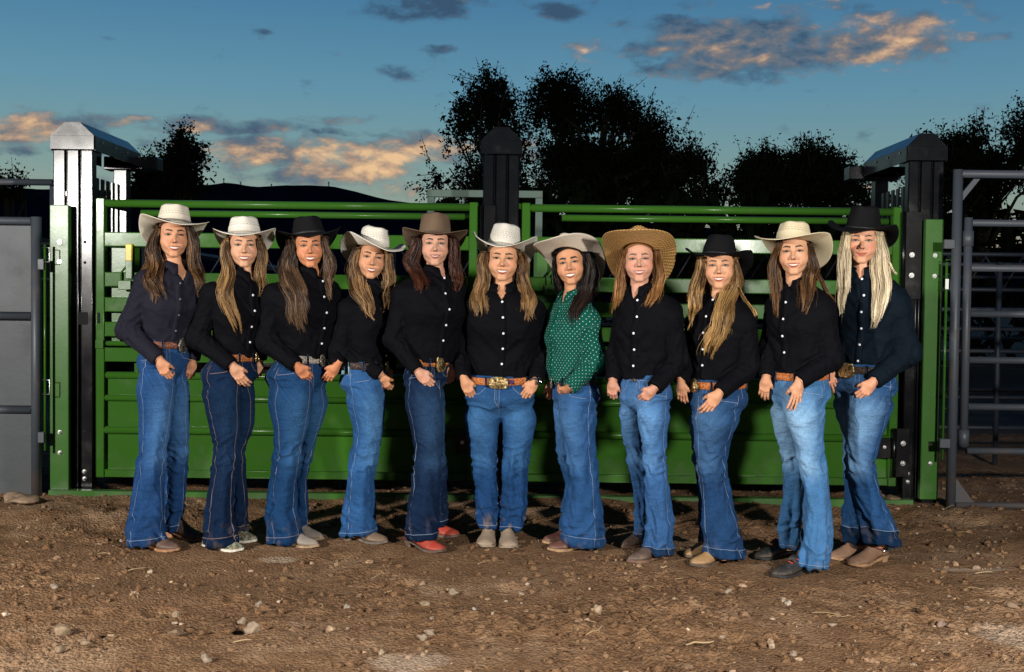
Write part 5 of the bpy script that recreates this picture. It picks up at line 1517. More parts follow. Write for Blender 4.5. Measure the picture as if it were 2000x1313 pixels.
    for A, ps, rr in arms:
        up = cap(X, Y, Z, ps[0], ps[1], rr[0], rr[1]); fo = cap(X, Y, Z, ps[1], ps[2], rr[1], rr[2])
        d = smin(up, fo, .018)
        w = (ps[2] - ps[1]) / np.linalg.norm(ps[2] - ps[1])
        cut = (X - ps[2][0]) * w[0] + (Y - ps[2][1]) * w[1] + (Z - ps[2][2]) * w[2]
        d = np.maximum(d, cut)
        D = smin(D, d, .008)
        sh = ell(X, Y, Z, ps[0], (rr[0] * 1.02,) * 3); D = smin(D, sh, .035)
    # V-shaped opening at the throat
    vd = p.get('vneck', .05)
    u = (X - N[0]) * ux[0] + (Y - N[1]) * ux[1]; v = (X - N[0]) * fr[0] + (Y - N[1]) * fr[1]
    notch = np.abs(u + p.get('vshift', 0)) - np.maximum(Z - (N[2] - vd), 0) * .46
    nt = np.maximum(notch, -v)
    nt = np.maximum(nt, (N[2] - vd) - Z)
    D = np.maximum(D, -nt)
    # hollow the collar so that the neck shows
    D = np.maximum(D, -np.maximum(cap(X, Y, Z, (N[0], N[1] + .010, N[2] - .01), (N[0], N[1] + .010, N[2] + .2), .0475), (N[2] - .0) - Z))
    SV, SF = surface_nets(D.astype(np.float32), lo, h)
    SN = grad_normals(SV, SF)
    # folds
    dis = np.zeros(len(SV)); armw = np.zeros(len(SV)); du = np.arctan2((SV[:, 0] - N[0]) * ux[0] + (SV[:, 1] - Y0) * ux[1], (SV[:, 0] - N[0]) * fr[0] + (SV[:, 1] - Y0) * fr[1]) * .155
    dv_ = SV[:, 2].copy(); cuffm = np.zeros(len(SV))
    sdx = p['seed'] * 3.7
    for A, ps, rr in arms:
        for k in (0, 1):
            t, dist, L = seg_info(SV, ps[k], ps[k + 1])
            on = np.clip((rr[k] + .014 - dist) / .012, 0, 1) * (1 - armw)
            s = t * L + k * .28
            ax = np.array(ps[k + 1]) - np.array(ps[k]); ax /= np.linalg.norm(ax)
            rel = SV - ps[k]; e1 = np.cross(ax, [0, 1, 0]); e1 /= np.linalg.norm(e1); e2 = np.cross(ax, e1)
            ang = np.arctan2(rel @ e2, rel @ e1)
            el_ = np.exp(-((s - .28) / .085) ** 2); wr_ = np.exp(-((s - .28 - L) / .06) ** 2) if k else 0
            n1 = vnoise(s * 34 + 1.5 * np.sin(ang + sdx), np.cos(ang) * 1.3 + sdx, np.sin(ang) * 1.3)
            n2 = vnoise(s * 15 + 1.3 * np.sin(ang * 1 + 2), np.cos(ang) * 1.6, np.sin(ang) * 1.6 + sdx)
            f = (.5 - np.abs(n1)) * (.0035 + .011 * el_ + .006 * wr_) + (.4 - np.abs(n2)) * (.008 + .006 * el_)
            dis = dis * (1 - on) + f * on
            du = np.where(on > .5, ang * .05 + .5, du); dv_ = np.where(on > .5, s + .3, dv_)
            armw = np.maximum(armw, on)
            if k: cuffm = np.maximum(cuffm, on * (t * L > L - .055))
    rel = SV - N
    uu = rel[:, 0] * ux[0] + rel[:, 1] * ux[1]; vv = rel[:, 0] * fr[0] + rel[:, 1] * fr[1]; zz = rel[:, 2]
    n1 = vnoise(uu * 9 + zz * 6 + sdx, vv * 6, zz * 15 - np.abs(uu) * 16); n2 = vnoise(uu * 16 - zz * 7, vv * 10 + sdx, zz * 24 + uu * 9)
    waist = np.exp(-((SV[:, 2] - bz - .05) / .07) ** 2)
    n3 = vnoise(uu * 30 + sdx, vv * 30, zz * 7)
    f = (.45 - np.abs(n1)) * .013 + (.4 - np.abs(n2)) * .006 + waist * ((.4 - np.abs(n3)) * .010 + .005)
    f *= np.clip(-zz / .06, 0, 1)
    dis += (1 - armw) * f
    dis = np.where(cuffm > .5, .0035 + dis * .25, dis)
    SV = SV + SN * dis[:, None]
    shirt = mesh_obj('shirt', SV, SF, M[p['shirt']], root, True, attrs={'du': du, 'dv': dv_})
    sb = qnorm_obj_bvh(SV, SF)
    # ---- boots
    for (Lg, toe, ank) in legs:
        make_boot(p, toe, Lg['ang'], root, k=int(toe[0] * 10))
    # ---- belt, loops, buckle
    cx0 = PV[0][1]; cyl = Y0
    def waist_hit(a, zq, off=.0):
        dr = np.array([math.sin(a), -math.cos(a)])
        o = Vector((cx0 + dr[0] * .5, cyl + dr[1] * .5, zq)); d = Vector((-dr[0], -dr[1], 0))
        best = None
        for b in (jb, sb) if off == 0 else (jb,):
            hh_ = b.ray_cast(o, d)
            if hh_[0] is not None:
                q = .5 - hh_[3]
                if q < .26: best = q if best is None else max(best, q)
        return best
    nA = 72; A_ = [2 * math.pi * k / nA for k in range(nA)]
    tilt = p.get('btilt', .008)
    bc = lambda a: bz - .018 + .0 - tilt * math.cos(a - yaw)
    def ringr(zoff):
        rs = [waist_hit(a, min(bc(a) + zoff, zt - .006), 1) for a in A_]
        ok = [r for r in rs if r]; md = np.median(ok); rs = [r if r else md for r in rs]
        rs = np.array(rs)
        for _ in range(3): rs = (np.roll(rs, 1) + rs * 2 + np.roll(rs, -1)) / 4
        return rs
    bh = p.get('bh', .019)
    r_ = np.maximum(ringr(-bh), ringr(-.004)) + .0035
    def ringpt(a, r, zo): return (cx0 + math.sin(a) * r, cyl - math.cos(a) * r, bc(a) + zo)
    if p.get('beltm'):
        V = []; lev = [(.0, -bh), (.004, -bh + .003), (.0045, 0), (.004, bh - .003), (.0, bh), (-.004, bh), (-.004, -bh)]
        for (o, zo) in lev:
            for a, r in zip(A_, r_): V.append(ringpt(a, r + o, zo))
        nl = len(lev); F = [(i * nA + k, i * nA + (k + 1) % nA, ((i + 1) % nl) * nA + (k + 1) % nA, ((i + 1) % nl) * nA + k) for i in range(nl) for k in range(nA)]
        F = [f[::-1] for f in F] if False else F
        belt = mesh_obj('belt', V, F, p['beltm'], root, True, label=p.get('beltlabel'))
        for da in (-2.6, -1.9, -1.05, -.48, .48, 1.05, 1.9, 2.6):
            if p.get('ww') and da == .48: continue
            a = yaw + da; r = float(np.interp((a % (2 * math.pi)), A_ + [2 * math.pi], list(r_) + [r_[0]]))
            mb = MB(); Mx = Matrix.Translation(ringpt(a, r + .006, 0)) @ Matrix.Rotation(a, 4, 'Z')
            mb.box((-.0055, -.003, -bh - .010), (.0055, .003, bh + .007), .002, Mx); lo_ = mb.build('belt_loop', M['loop'], jeans, True)
        if p.get('buckle'):
            b = p['buckle']
            # the angle at which the buckle sits is where the photo shows it
            bestk = min((k for k in range(nA) if ringpt(A_[k], r_[k], 0)[1] < cyl + .03), key=lambda k: abs(ringpt(A_[k], r_[k] + .01, 0)[0] - P(b['px'], p['belt'][1], Y0 - .1)[0]))
            a = A_[bestk] if 'a' not in b else yaw + R(b['a']); r = r_[bestk]
            n2 = 40; th = [2 * math.pi * k / n2 for k in range(n2)]
            w, hgt = b.get('w', .046), b.get('h', .034); pw = b.get('p', .75)
            prof = [(1.0, 0), (1.0, .005), (.93, .008), (.86, .0055), (.8, .0065), (.45, .0095), (.2, .0105)]
            V = []
            for (s, o) in prof:
                for t in th:
                    c_, s_ = math.cos(t), math.sin(t); rope = 1 + (.018 * math.cos(t * 20) if s > .9 else 0)
                    V.append((w * s * rope * math.copysign(abs(c_) ** pw, c_), -o, hgt * s * rope * math.copysign(abs(s_) ** pw, s_)))
            V.append((0, -.011, 0)); m_ = len(prof)
            F = [(i * n2 + k, i * n2 + (k + 1) % n2, (i + 1) * n2 + (k + 1) % n2, (i + 1) * n2 + k) for i in range(m_ - 1) for k in range(n2)]
            F += [((m_ - 1) * n2 + k, (m_ - 1) * n2 + (k + 1) % n2, m_ * n2) for k in range(n2)] + [tuple(range(n2))[::-1]]
            Mx = Matrix.Translation(ringpt(a, r + .011, -.002)) @ Matrix.Rotation(a, 4, 'Z') @ Matrix.Rotation(R(b.get('tilt', 0)), 4, 'X')
            V = [Mx @ Vector(v) for v in V]
            bk = mesh_obj('buckle', V, F, M[b.get('m', 'gold')], belt, True)
        if p.get('ww'):
            mb = MB()
            for q in range(2):
                for k, (a0, a1) in enumerate(((0, .25), (.25, .5), (.5, .75), (.75, 1))):
                    u0 = .36 + q * .125
                    A0, A1 = yaw + u0 + .095 * a0, yaw + u0 + .095 * a1
                    rr0 = float(np.interp(A0 % 6.2832, A_ + [6.2832], list(r_) + [r_[0]])) + .0062
                    z0, z1 = (.011, -.011) if k % 2 == 0 else (-.011, .011)
                    mb.tube([ringpt(A0, rr0, z0), ringpt(A1, rr0, z1)], .0030, 5)
            mb.build('lettering', material('purple_letters', (.05, .01, .09), .5), belt, True)
        if p.get('conchos'):
            for kk in range(26):
                for zo in (-.011, -.0037, .0037, .011):
                    a = yaw - 1.5 + kk * .115; r = float(np.interp(a % 6.2832, A_ + [6.2832], list(r_) + [r_[0]])) + .005
                    pass
            mb = MB()
            for kk in range(46):
                for zo in (-.013, -.0065, 0, .0065, .013):
                    a = yaw - .25 + kk * .042; r = float(np.interp(a % 6.2832, A_ + [6.2832], list(r_) + [r_[0]])) + .0048
                    Mx = Matrix.Translation(ringpt(a, r, zo)) @ Matrix.Rotation(a, 4, 'Z'); mb.box((-.0022, -.002, -.0022), (.0022, .002, .0022), .0009, Mx)
            tag(mb.build('rhinestones', M['crystal'], belt, False), kind='stuff')
    elif p.get('jbutton'):
        a = yaw; r = r_[int(round((a % (2 * math.pi)) / (2 * math.pi) * nA)) % nA]
        mb = MB(); q0 = np.array(ringpt(a, r + .001, .0)); q1 = np.array(ringpt(a, r + .009, .0)); mb.tube([q0, q1], .0095, 14); mb.build('jeans_button', M['silver'], jeans, True)
    # ---- buttons, placket and collar of the shirt
    def shirt_hit(u_, z_):
        o = Vector((N[0] * .0 + float(np.interp(z_, [t_[0] for t_ in trows[::-1]], [t_[1] for t_ in trows[::-1]])) + fr[0] * .6 + ux[0] * u_, Y0 + fr[1] * .6 + ux[1] * u_, z_))
        hh_ = sb.ray_cast(o, Vector((-fr[0], -fr[1], 0)))
        return (np.array(hh_[0]), np.array(hh_[1])) if hh_[0] is not None else (None, None)
    V = []; cols_ = 5; zs = np.arange(N[2] - vd - .002, bz + .004, -.012)
    pk = []
    for z_ in zs:
        row = []
        for k, u_ in enumerate((-.0165, -.015, 0, .015, .0165)):
            q, nn = shirt_hit(u_, z_)
            if q is None: row = None; break
            row.append(q + np.array([fr[0], fr[1], 0]) * (.0015 if k in (0, 4) else .0042) * (1 if k not in (0, 4) else 0))
        if row: pk.append(row)
    if len(pk) > 3:
        V = [q for r in pk for q in r]; nr = len(pk)
        F = np.array([(i * 5 + k, i * 5 + k + 1, (i + 1) * 5 + k + 1, (i + 1) * 5 + k) for i in range(nr - 1) for k in range(4)])[:, ::-1]
        mesh_obj('placket', np.array(V), F, M[p['shirt']], shirt, True, attrs={'du': np.tile([0, .001, .01, .02, .021], nr), 'dv': np.repeat(zs[:nr], 5)})
    if p.get('buttons', 1):
        bm = M['button_dark'] if p.get('buttons') == 'dark' else M['button']
        zb_ = N[2] - p.get('b0', vd * .95)
        while zb_ > bz + .02:
            q, nn = shirt_hit(0.002, zb_)
            if q is not None:
                f3 = np.array([fr[0], fr[1], 0.]); nn = f3 + np.array([0, 0, nn[2]]) * .5; nn /= np.linalg.norm(nn)
                mb = MB(); c_ = q + nn * .004
                mb.tube([c_, c_ + nn * .0022, c_ + nn * .003], .0058, 12, rr=[.0062, .0062, .0045]); mb.build('button', bm, shirt, True)
            zb_ -= .083
    # collar: stand and two turned-down wings
    V = []; F = []; angs = np.linspace(.26, math.pi, 22)
    cc = np.array([N[0], N[1] + .010]); cn = p.get('copen', 1.0)
    for side in (-1, 1):
        base = len(V)
        for a in angs:
            d2 = math.sin(a) * side * ux + math.cos(a) * fr
            fz = math.cos(a)
            lift = .030 - .020 * max(fz, 0) ** 2 * cn
            tip = math.exp(-((a - .50) / .22) ** 2)
            r0, r1, r2 = .050, .0545, .074 + .020 * tip + .010 * (abs(math.sin(a)))
            z1 = N[2] + lift + .008; z2 = z1 - .036 - .034 * tip
            cx_ = cc + ux * side * .006 * cn
            for (r, z_) in ((r0, z1 - .03), (r0 + .0015, z1), (r1, z1 + .001), ((r1 + r2) / 2 + .004, (z1 + z2) / 2 + .008), (r2, z2), (r2 - .004, z2 - .0005), ((r1 + r2) / 2 - .001, (z1 + z2) / 2)):
                V.append((cx_[0] + d2[0] * r, cx_[1] + d2[1] * r, z_))
        for i in range(len(angs) - 1):
            for k in range(6):
                f = (base + i * 7 + k, base + i * 7 + k + 1, base + (i + 1) * 7 + k + 1, base + (i + 1) * 7 + k)
                F.append(f if side < 0 else f[::-1])
    V = np.array(V)
    # let the wings lie on the shirt, not in it
    for i in range(len(V)):
        loc, nrm, _, dist = sb.find_nearest(Vector(V[i]), .05)
        if loc is not None and (Vector(V[i]) - loc).dot(nrm) < .003 and i % 7 in (3, 4, 5): V[i] = np.array(loc + nrm * (.006 if i % 7 != 5 else .003))
    mesh_obj('collar', V, F, M[p['shirt']], shirt, True, attrs={'du': V[:, 0], 'dv': V[:, 2]})
    # ---- body: skin under and outside the clothes, one mesh
    parts = [(HVw, HF, face_colors(p))]
    sk = np.array(p['skin']) * np.array([.89, .81, .74])
    X, Y, Z = grid((N[0] - .24, Y0 - .2, bz - .02), (N[0] + .24, Y0 + .22, N[2] + .08), .0085)
    D = torso(X, Y, Z, inset=.009)
    D = np.maximum(D, Z - (N[2] + .012))
    D = smin(D, cap(X, Y, Z, (N[0], N[1] + .012, N[2] - .06), hc + Rs @ np.array([0, .032, -.10]), .048, .046), .02)
    D = np.maximum(D, (bz - .01) - Z)
    for (A, ps, rr) in arms: D = smin(D, cap(X, Y, Z, ps[0], ps[1], rr[0] - .016, rr[1] - .014), .03)
    bv, bf = surface_nets(D.astype(np.float32), (N[0] - .24, Y0 - .2, bz - .02), .0085)
    parts.append((bv, bf, np.tile(sk, (len(bv), 1)) * (1 + .05 * fbm(bv[:, 0] * 30, bv[:, 1] * 30, bv[:, 2] * 30, 2)[:, None])))
    for (Lg, toe, ank), rw in zip(legs, lows):      # legs inside the jeans
        mb = MB(); mb.tube([(r[1], r[2], r[0]) for r in rw[1:]], .05, 10, rr=[max(.02, min(r[3] * .4, .05)) for r in rw[1:]])
        V = np.array(mb.v); F = np.array([f if len(f) == 4 else (0, 1, 2, 3) for f in mb.f]); parts.append((V, F, np.tile(sk, (len(V), 1))))
    for (A, ps, rr) in arms:
        if not A.get('hand'): continue
        HVt, HFt, tips = HANDS[A['hand']]
        tip = A['tipw']; wr = np.array(ps[2]) + (np.array(ps[2]) - np.array(ps[1])) / np.linalg.norm(np.array(ps[2]) - np.array(ps[1])) * .004
        dz = tip - wr; dz /= np.linalg.norm(dz)
        bn = np.array(A.get('back', (.0, -1, .1)), float); bn -= dz * (bn @ dz); bn /= np.linalg.norm(bn)
        zx = -dz; yx = -bn; xx = np.cross(yx, zx)
        th = A.get('thumb', 1)
        Rm = np.stack([xx, yx, zx], 1)
        HL = HVt.copy(); hf = HFt
        if th < 0: HL[:, 0] *= -1; hf = HFt[:, ::-1]
        sc = A.get('hsc', .93) * .84
        Vw = (HL * sc) @ Rm.T + wr + dz * .012
        C = np.tile(sk * np.array([1.0, .95, .93]), (len(Vw), 1)) * (1 + .07 * fbm(HL[:, 0] * 70, HL[:, 1] * 70, HL[:, 2] * 70, 2)[:, None])
        kn_ = np.exp(-((HL[:, 2] + .081) / .008) ** 2) * (HL[:, 1] < 0); C *= (1 - kn_[:, None] * np.array([.03, .12, .14]))
        if p.get('nails'):
            for tp, dr in tips:
                tq = tp.copy(); dq = dr.copy()
                if th < 0: tq[0] *= -1; dq[0] *= -1
                nrm = np.array([0, -1, 0.]) + dq * dq[1]; nrm /= np.linalg.norm(nrm)
                q = HL - (tq + dq * .003 + nrm * .005); C[np.linalg.norm(q, axis=1) < .0062] = p['nails']
        parts.append((Vw, hf, C))
        if A.get('ring'):
            tp, dr = tips[A['ring']]; 
    # forearms inside the sleeves belong to the same body
    for (A, ps, rr) in arms:
        mb = MB(); e = np.array(ps[2]) + (np.array(ps[2]) - np.array(ps[1])) / np.linalg.norm(np.array(ps[2]) - np.array(ps[1])) * .008
        mb.tube([ps[0], ps[1], ps[2], e], .03, 12, rr=[.042, .036, .0255, .024]); V = np.array(mb.v)
        F = np.array([f if len(f) == 4 else (0, 1, 2, 3) for f in mb.f]); parts.append((V, F, np.tile(sk, (len(V), 1))))
    V = []; F = []; C = []; o = 0
    for v, f, c in parts: V.append(v); F.append(np.asarray(f) + o); C.append(c); o += len(v)
    body = mesh_obj('body', np.concatenate(V), np.concatenate(F), M['skin'], root, True, cols=np.concatenate(C))
    hb = qnorm_obj_bvh(np.concatenate([HVw, bv]), np.concatenate([HF, bf + len(HVw)]))
    # ---- watch, earrings and such
    if p.get('watch'):
        A, ps, rr = arms[p['watch']]; w = np.array(ps[2]) - np.array(ps[1]); w /= np.linalg.norm(w); c_ = np.array(ps[2]) + w * .016
        mb = MB(); e1 = np.cross(w, [0, 1, 0]); e1 /= np.linalg.norm(e1); e2 = np.cross(w, e1)
        mb.tube([c_ + (e1 * math.cos(t) + e2 * math.sin(t)) * .0275 for t in np.linspace(0, 6.28, 24)], .005, 6)
        wb = mb.build('watch', material('watch_strap', (.03, .03, .035), .5), root, True)
        Mx = Matrix.Translation(c_ + np.array([.020, -.020, .006])) @ Matrix.Rotation(.75, 4, 'Z')
        mb = MB(); mb.box((-.016, -.005, -.018), (.016, .005, .018), .004, Mx); mb.build('watch_case', M['silver2'], wb, True)
    if p.get('earring'):
        for s_ in (-1, 1):
            e = Rs @ np.array([s_ * .082, .008, -.042]) + hc; mb = MB(); mb.tube([e, e + np.array([0, 0, -.012])], .003, 8); mb.build('earring', M['gold'], root, True)
    if p.get('chain'):
        mb = MB(); pts = []
        for k in range(13):
            a = -1.0 + 2.0 * k / 12; o_ = Vector((N[0] + fr[0] * .3 + ux[0] * a * .045, N[1] + fr[1] * .3 + ux[1] * a * .045, N[2] - .012 - .028 * (1 - a * a)))
            q = hb.ray_cast(o_, Vector((-fr[0], -fr[1], 0)))
            if q[0] is not None: pts.append(np.array(q[0]) + np.array([fr[0], fr[1], 0]) * .002)
        if len(pts) > 3: mb.tube(pts, .0012, 5); mb.build('necklace', M['gold'], root, True)
    if p.get('patch'):
        px_, py_, w_, h_, c_, nm = p['patch']; a = P(px_, py_, Y0 - .6); b = P(px_, py_, Y0 + .3)
        d = Vector(b - a).normalized(); q = sb.ray_cast(Vector(a), d)
        if q[0] is not None:
            nn = q[1]; Mx = Matrix.Translation(q[0] + nn * .002) @ Matrix.Rotation(math.atan2(nn.x, -nn.y), 4, 'Z')
            mb = MB(); mb.box((-w_, -.001, -h_), (w_, .001, h_), .0004, Mx); mb.build(nm, material(nm, c_, .6), shirt, True)
    if p.get('phone'):
        px_, py_ = p['phone']; a = P(px_, py_, Y0 - .6); q = jb.ray_cast(Vector(a), Vector(P(px_, py_, Y0 + .3) - a).normalized())
        if q[0] is not None:
            Mx = Matrix.Translation(q[0] + q[1] * .004) @ Matrix.Rotation(math.atan2(q[1].x, -q[1].y), 4, 'Z')
            mb = MB(); mb.box((-.034, -.004, -.03), (.034, .004, .045), .004, Mx); mb.build('phone', material('phone_case', (.35, .6, .68), .35), jeans, True)
    make_hat(p, Mh, root)
    make_hair(p, Rs, hc, N, root, (sb, hb), Y0)
    return root

M['loop'] = material('denim_loop', (.018, .045, .115), .8)
M['crystal'] = material('crystal', (.8, .8, .82), .08, metal=1.)
M['silver2'] = material('watch_glass', (.35, .36, .38), .15, metal=1.)

def make_hair(p, Rs, hc, N, root, bvhs, Y0):
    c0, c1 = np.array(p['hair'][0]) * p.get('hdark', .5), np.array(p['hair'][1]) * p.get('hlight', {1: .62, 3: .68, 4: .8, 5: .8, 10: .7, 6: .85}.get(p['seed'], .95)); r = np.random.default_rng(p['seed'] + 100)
    # mass behind the head and neck
    rows = []
    zt = hc[2] + .05; zbm = N[2] + p.get('hairback', -.03)
    n = 32; K = 12; V = []
    for i in range(K):
        u = i / (K - 1); z = zt + (zbm - zt) * u
        cxy = hc[:2] * (1 - u) + N[:2] * u + np.array([0, .035 + .03 * u])
        w = .079 + .020 * math.sin(u * 3.1) * p.get('volume', 1); d = .060 - .01 * u
        for t in np.linspace(0, 2 * math.pi, n, endpoint=False):
            k = 1 + .05 * math.sin(t * 9 + 3 * u)
            V.append((cxy[0] + w * k * math.sin(t), cxy[1] + d * k * math.cos(t), z))
    F = [(i * n + k, (i + 1) * n + k, (i + 1) * n + (k + 1) % n, i * n + (k + 1) % n) for i in range(K - 1) for k in range(n)]
    F += [tuple(range(n)), tuple((K - 1) * n + k for k in range(n))[::-1]]
    hair = mesh_obj('hair', V, F, M['hairmass'], root, True, cols=np.tile(c0 * .55, (len(V), 1)))
    def front(x, y_guess, z, pad):
        y = None
        for b in bvhs:
            h = b.ray_cast(Vector((float(x), Y0 - .8, float(z))), Vector((0, 1, 0)))
            if h[0] is not None and h[3] < 1.1: y = h[0].y if y is None else min(y, h[0].y)
        return y
    SV = []; SFc = []; SC_ = []; base = 0
    MV = []; MF = []; MC = []; mbase = 0
    for L in p['locks']:
        pts = [tuple(q) for q in L['pts']]
        if pts[0][1] - p['head'][1] < 25:
            q0 = pts[0]; inw = 1 if q0[0] < p['head'][0] else -1; o_ = -5 if q0[0] < p['head'][0] else 5
            pts = [(q[0] + (o_ if k < 2 else 0), q[1], q[2]) for k, q in enumerate(pts)]; q0 = pts[0]
            pts = [(q0[0] + inw, q0[1] - p.get('rootup', 8), q0[2] * .7 + 4), (q0[0] + inw * .4, q0[1] - p.get('rootup', 8) * .4, q0[2] * .9 + 3)] + pts[1:]
        ns = int(L.get('n', 190) * 2.6); seg = 26
        u = np.linspace(0, 1, len(pts)); uq = np.linspace(0, 1, seg)
        # smooth centre path in the picture's own x and height, then laid on the body
        def cr(vals):
            vals = np.array(vals, float); out = 0
            for k, wgt in ((-.05, .25), (0, .5), (.05, .25)): out = out + wgt * np.interp(np.clip(uq + k, 0, 1), u, vals)
            return out
        cx = cr([q[0] for q in pts]); cy = cr([q[1] for q in pts]); cw = cr([q[2] for q in pts])
        pos = np.array([P(a, b, Y0 - .06) for a, b in zip(cx, cy)])
        wm = cw * Y0 / FPX * .5
        # depth of the centre
        dep = np.zeros(seg); side = L.get('side', 1)
        for i in range(seg):
            y = front(pos[i, 0], 0, pos[i, 2], 0)
            guess = (hc[1] - .030) * (1 - uq[i]) + (N[1] - .04) * uq[i] if i < seg * .35 else None
            if y is None or (i < 4 and y > hc[1] - .01): y = guess if guess is not None else (dep[i - 1] if i else hc[1] - .03)
            if L.get('behind') : y = max(y, hc[1] + .02) if uq[i] < .3 else y
            dep[i] = y
        for _ in range(2): dep = np.minimum(dep, (np.roll(dep, 1) + dep + np.roll(dep, -1)) / 3); 
        dep[0] = dep[1] + .002
        wav = L.get('wave', .008); fq = L.get('freq', 2.6); ph = L.get('ph', r.random() * 6)
        grow = np.clip(uq * 1.6, 0, 1)
        # underlying mass
        n = 12
        wob = wav * np.sin(uq * fq * 6.28 + ph) * grow
        taper = np.clip((.84 - uq) / .30, 0, 1) ** .7 + .02
        for i in range(seg):
            for t in np.linspace(0, 2 * math.pi, n, endpoint=False):
                MV.append((pos[i, 0] + wob[i] + wm[i] * .62 * taper[i] * math.cos(t), dep[i] - .010 + .013 * math.sin(t) * taper[i], pos[i, 2]))
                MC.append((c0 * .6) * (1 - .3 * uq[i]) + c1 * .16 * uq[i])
        MF += [(mbase + i * n + (k + 1) % n, mbase + i * n + k, mbase + (i + 1) * n + k, mbase + (i + 1) * n + (k + 1) % n) for i in range(seg - 1) for k in range(n)]
        mbase += seg * n
        # strands: gathered in clumps, each with its own wave
        ncl = int(L.get('clumps', 9) * 1.8)
        cu = r.uniform(-1, 1, ncl); cph = r.uniform(0, 6.28, ncl); cl = r.uniform(.78, 1.0, ncl); ctone = r.random(ncl)
        cu = np.sort(cu) * .5 + np.linspace(-1, 1, ncl) * .5
        for s in range(ns):
            k = r.integers(0, ncl); su = cu[k] + r.normal() * .16
            ln = cl[k] * r.uniform(.74, 1.0) ** .7
            uu = uq * ln
            px = np.interp(uu, uq, pos[:, 0]); pz = np.interp(uu, uq, pos[:, 2]); pd = np.interp(uu, uq, dep); pw = np.interp(uu, uq, wm)
            gather = 1 - .35 * uu                                   # clump pulls together towards the tip
            off = (cu[k] + (su - cu[k]) * (1.5 - 1.0 * uu)) * pw * np.clip(1.05 - .25 * uu, 0, 1)
            wv = 1.35 * wav * np.sin(uu * fq * 6.28 + ph + 1.3 * math.sin(cph[k]) * uu + r.normal() * .22) * np.interp(uu, [0, .25, 1], [0, .6, 1.15]) * (.8 + .4 * math.sin(cph[k] * 2))
            fine = .0012 * np.sin(uu * 40 + r.random() * 6)
            x = px + off + wv + fine
            thick = (.017 + .008 * math.sin(cph[k] * 5)) * np.sqrt(np.clip(1 - (off / (pw + 1e-4)) ** 2, 0.05, 1)) * r.uniform(.35, 1.0)
            y = pd - .004 - thick - .004 * np.cos(uu * fq * 6.28 + ph + cph[k])
            fly = r.random() < .05
            if fly: x = x + r.normal() * .018 * uu ** 1.5; 
            z = pz + .002 * np.sin(cph[k])
            # ribbon
            hw = (.0011 + .0006 * r.random()) * np.interp(uu / ln, [0, .8, 1], [1, .9, .25]) * (.5 if fly else 1)
            ang = r.normal() * .7
            ox = hw * math.cos(ang); oy = hw * math.sin(ang)
            a = np.stack([x - ox, y - oy, z], 1); b = np.stack([x + ox, y + oy, z], 1)
            V = np.empty((2 * seg, 3)); V[0::2] = a; V[1::2] = b
            SV.append(V)
            i = np.arange(seg - 1) * 2 + base
            SFc.append(np.stack([i, i + 1, i + 3, i + 2], 1)); base += 2 * seg
            tone = np.clip(ctone[k] * .95 + r.random() * .25 + uu * .75 - .62, 0, 1)[:, None]  # root-to-tip and clump tones, with shading between the locks painted in
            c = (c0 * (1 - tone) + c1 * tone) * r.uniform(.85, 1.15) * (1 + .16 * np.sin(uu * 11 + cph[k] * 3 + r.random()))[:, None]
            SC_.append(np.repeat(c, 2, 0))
    if SV:
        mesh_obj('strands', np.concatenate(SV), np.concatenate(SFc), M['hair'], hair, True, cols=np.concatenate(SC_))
        mesh_obj('lock', MV, MF, M['hairmass'], hair, True, cols=np.array(MC))
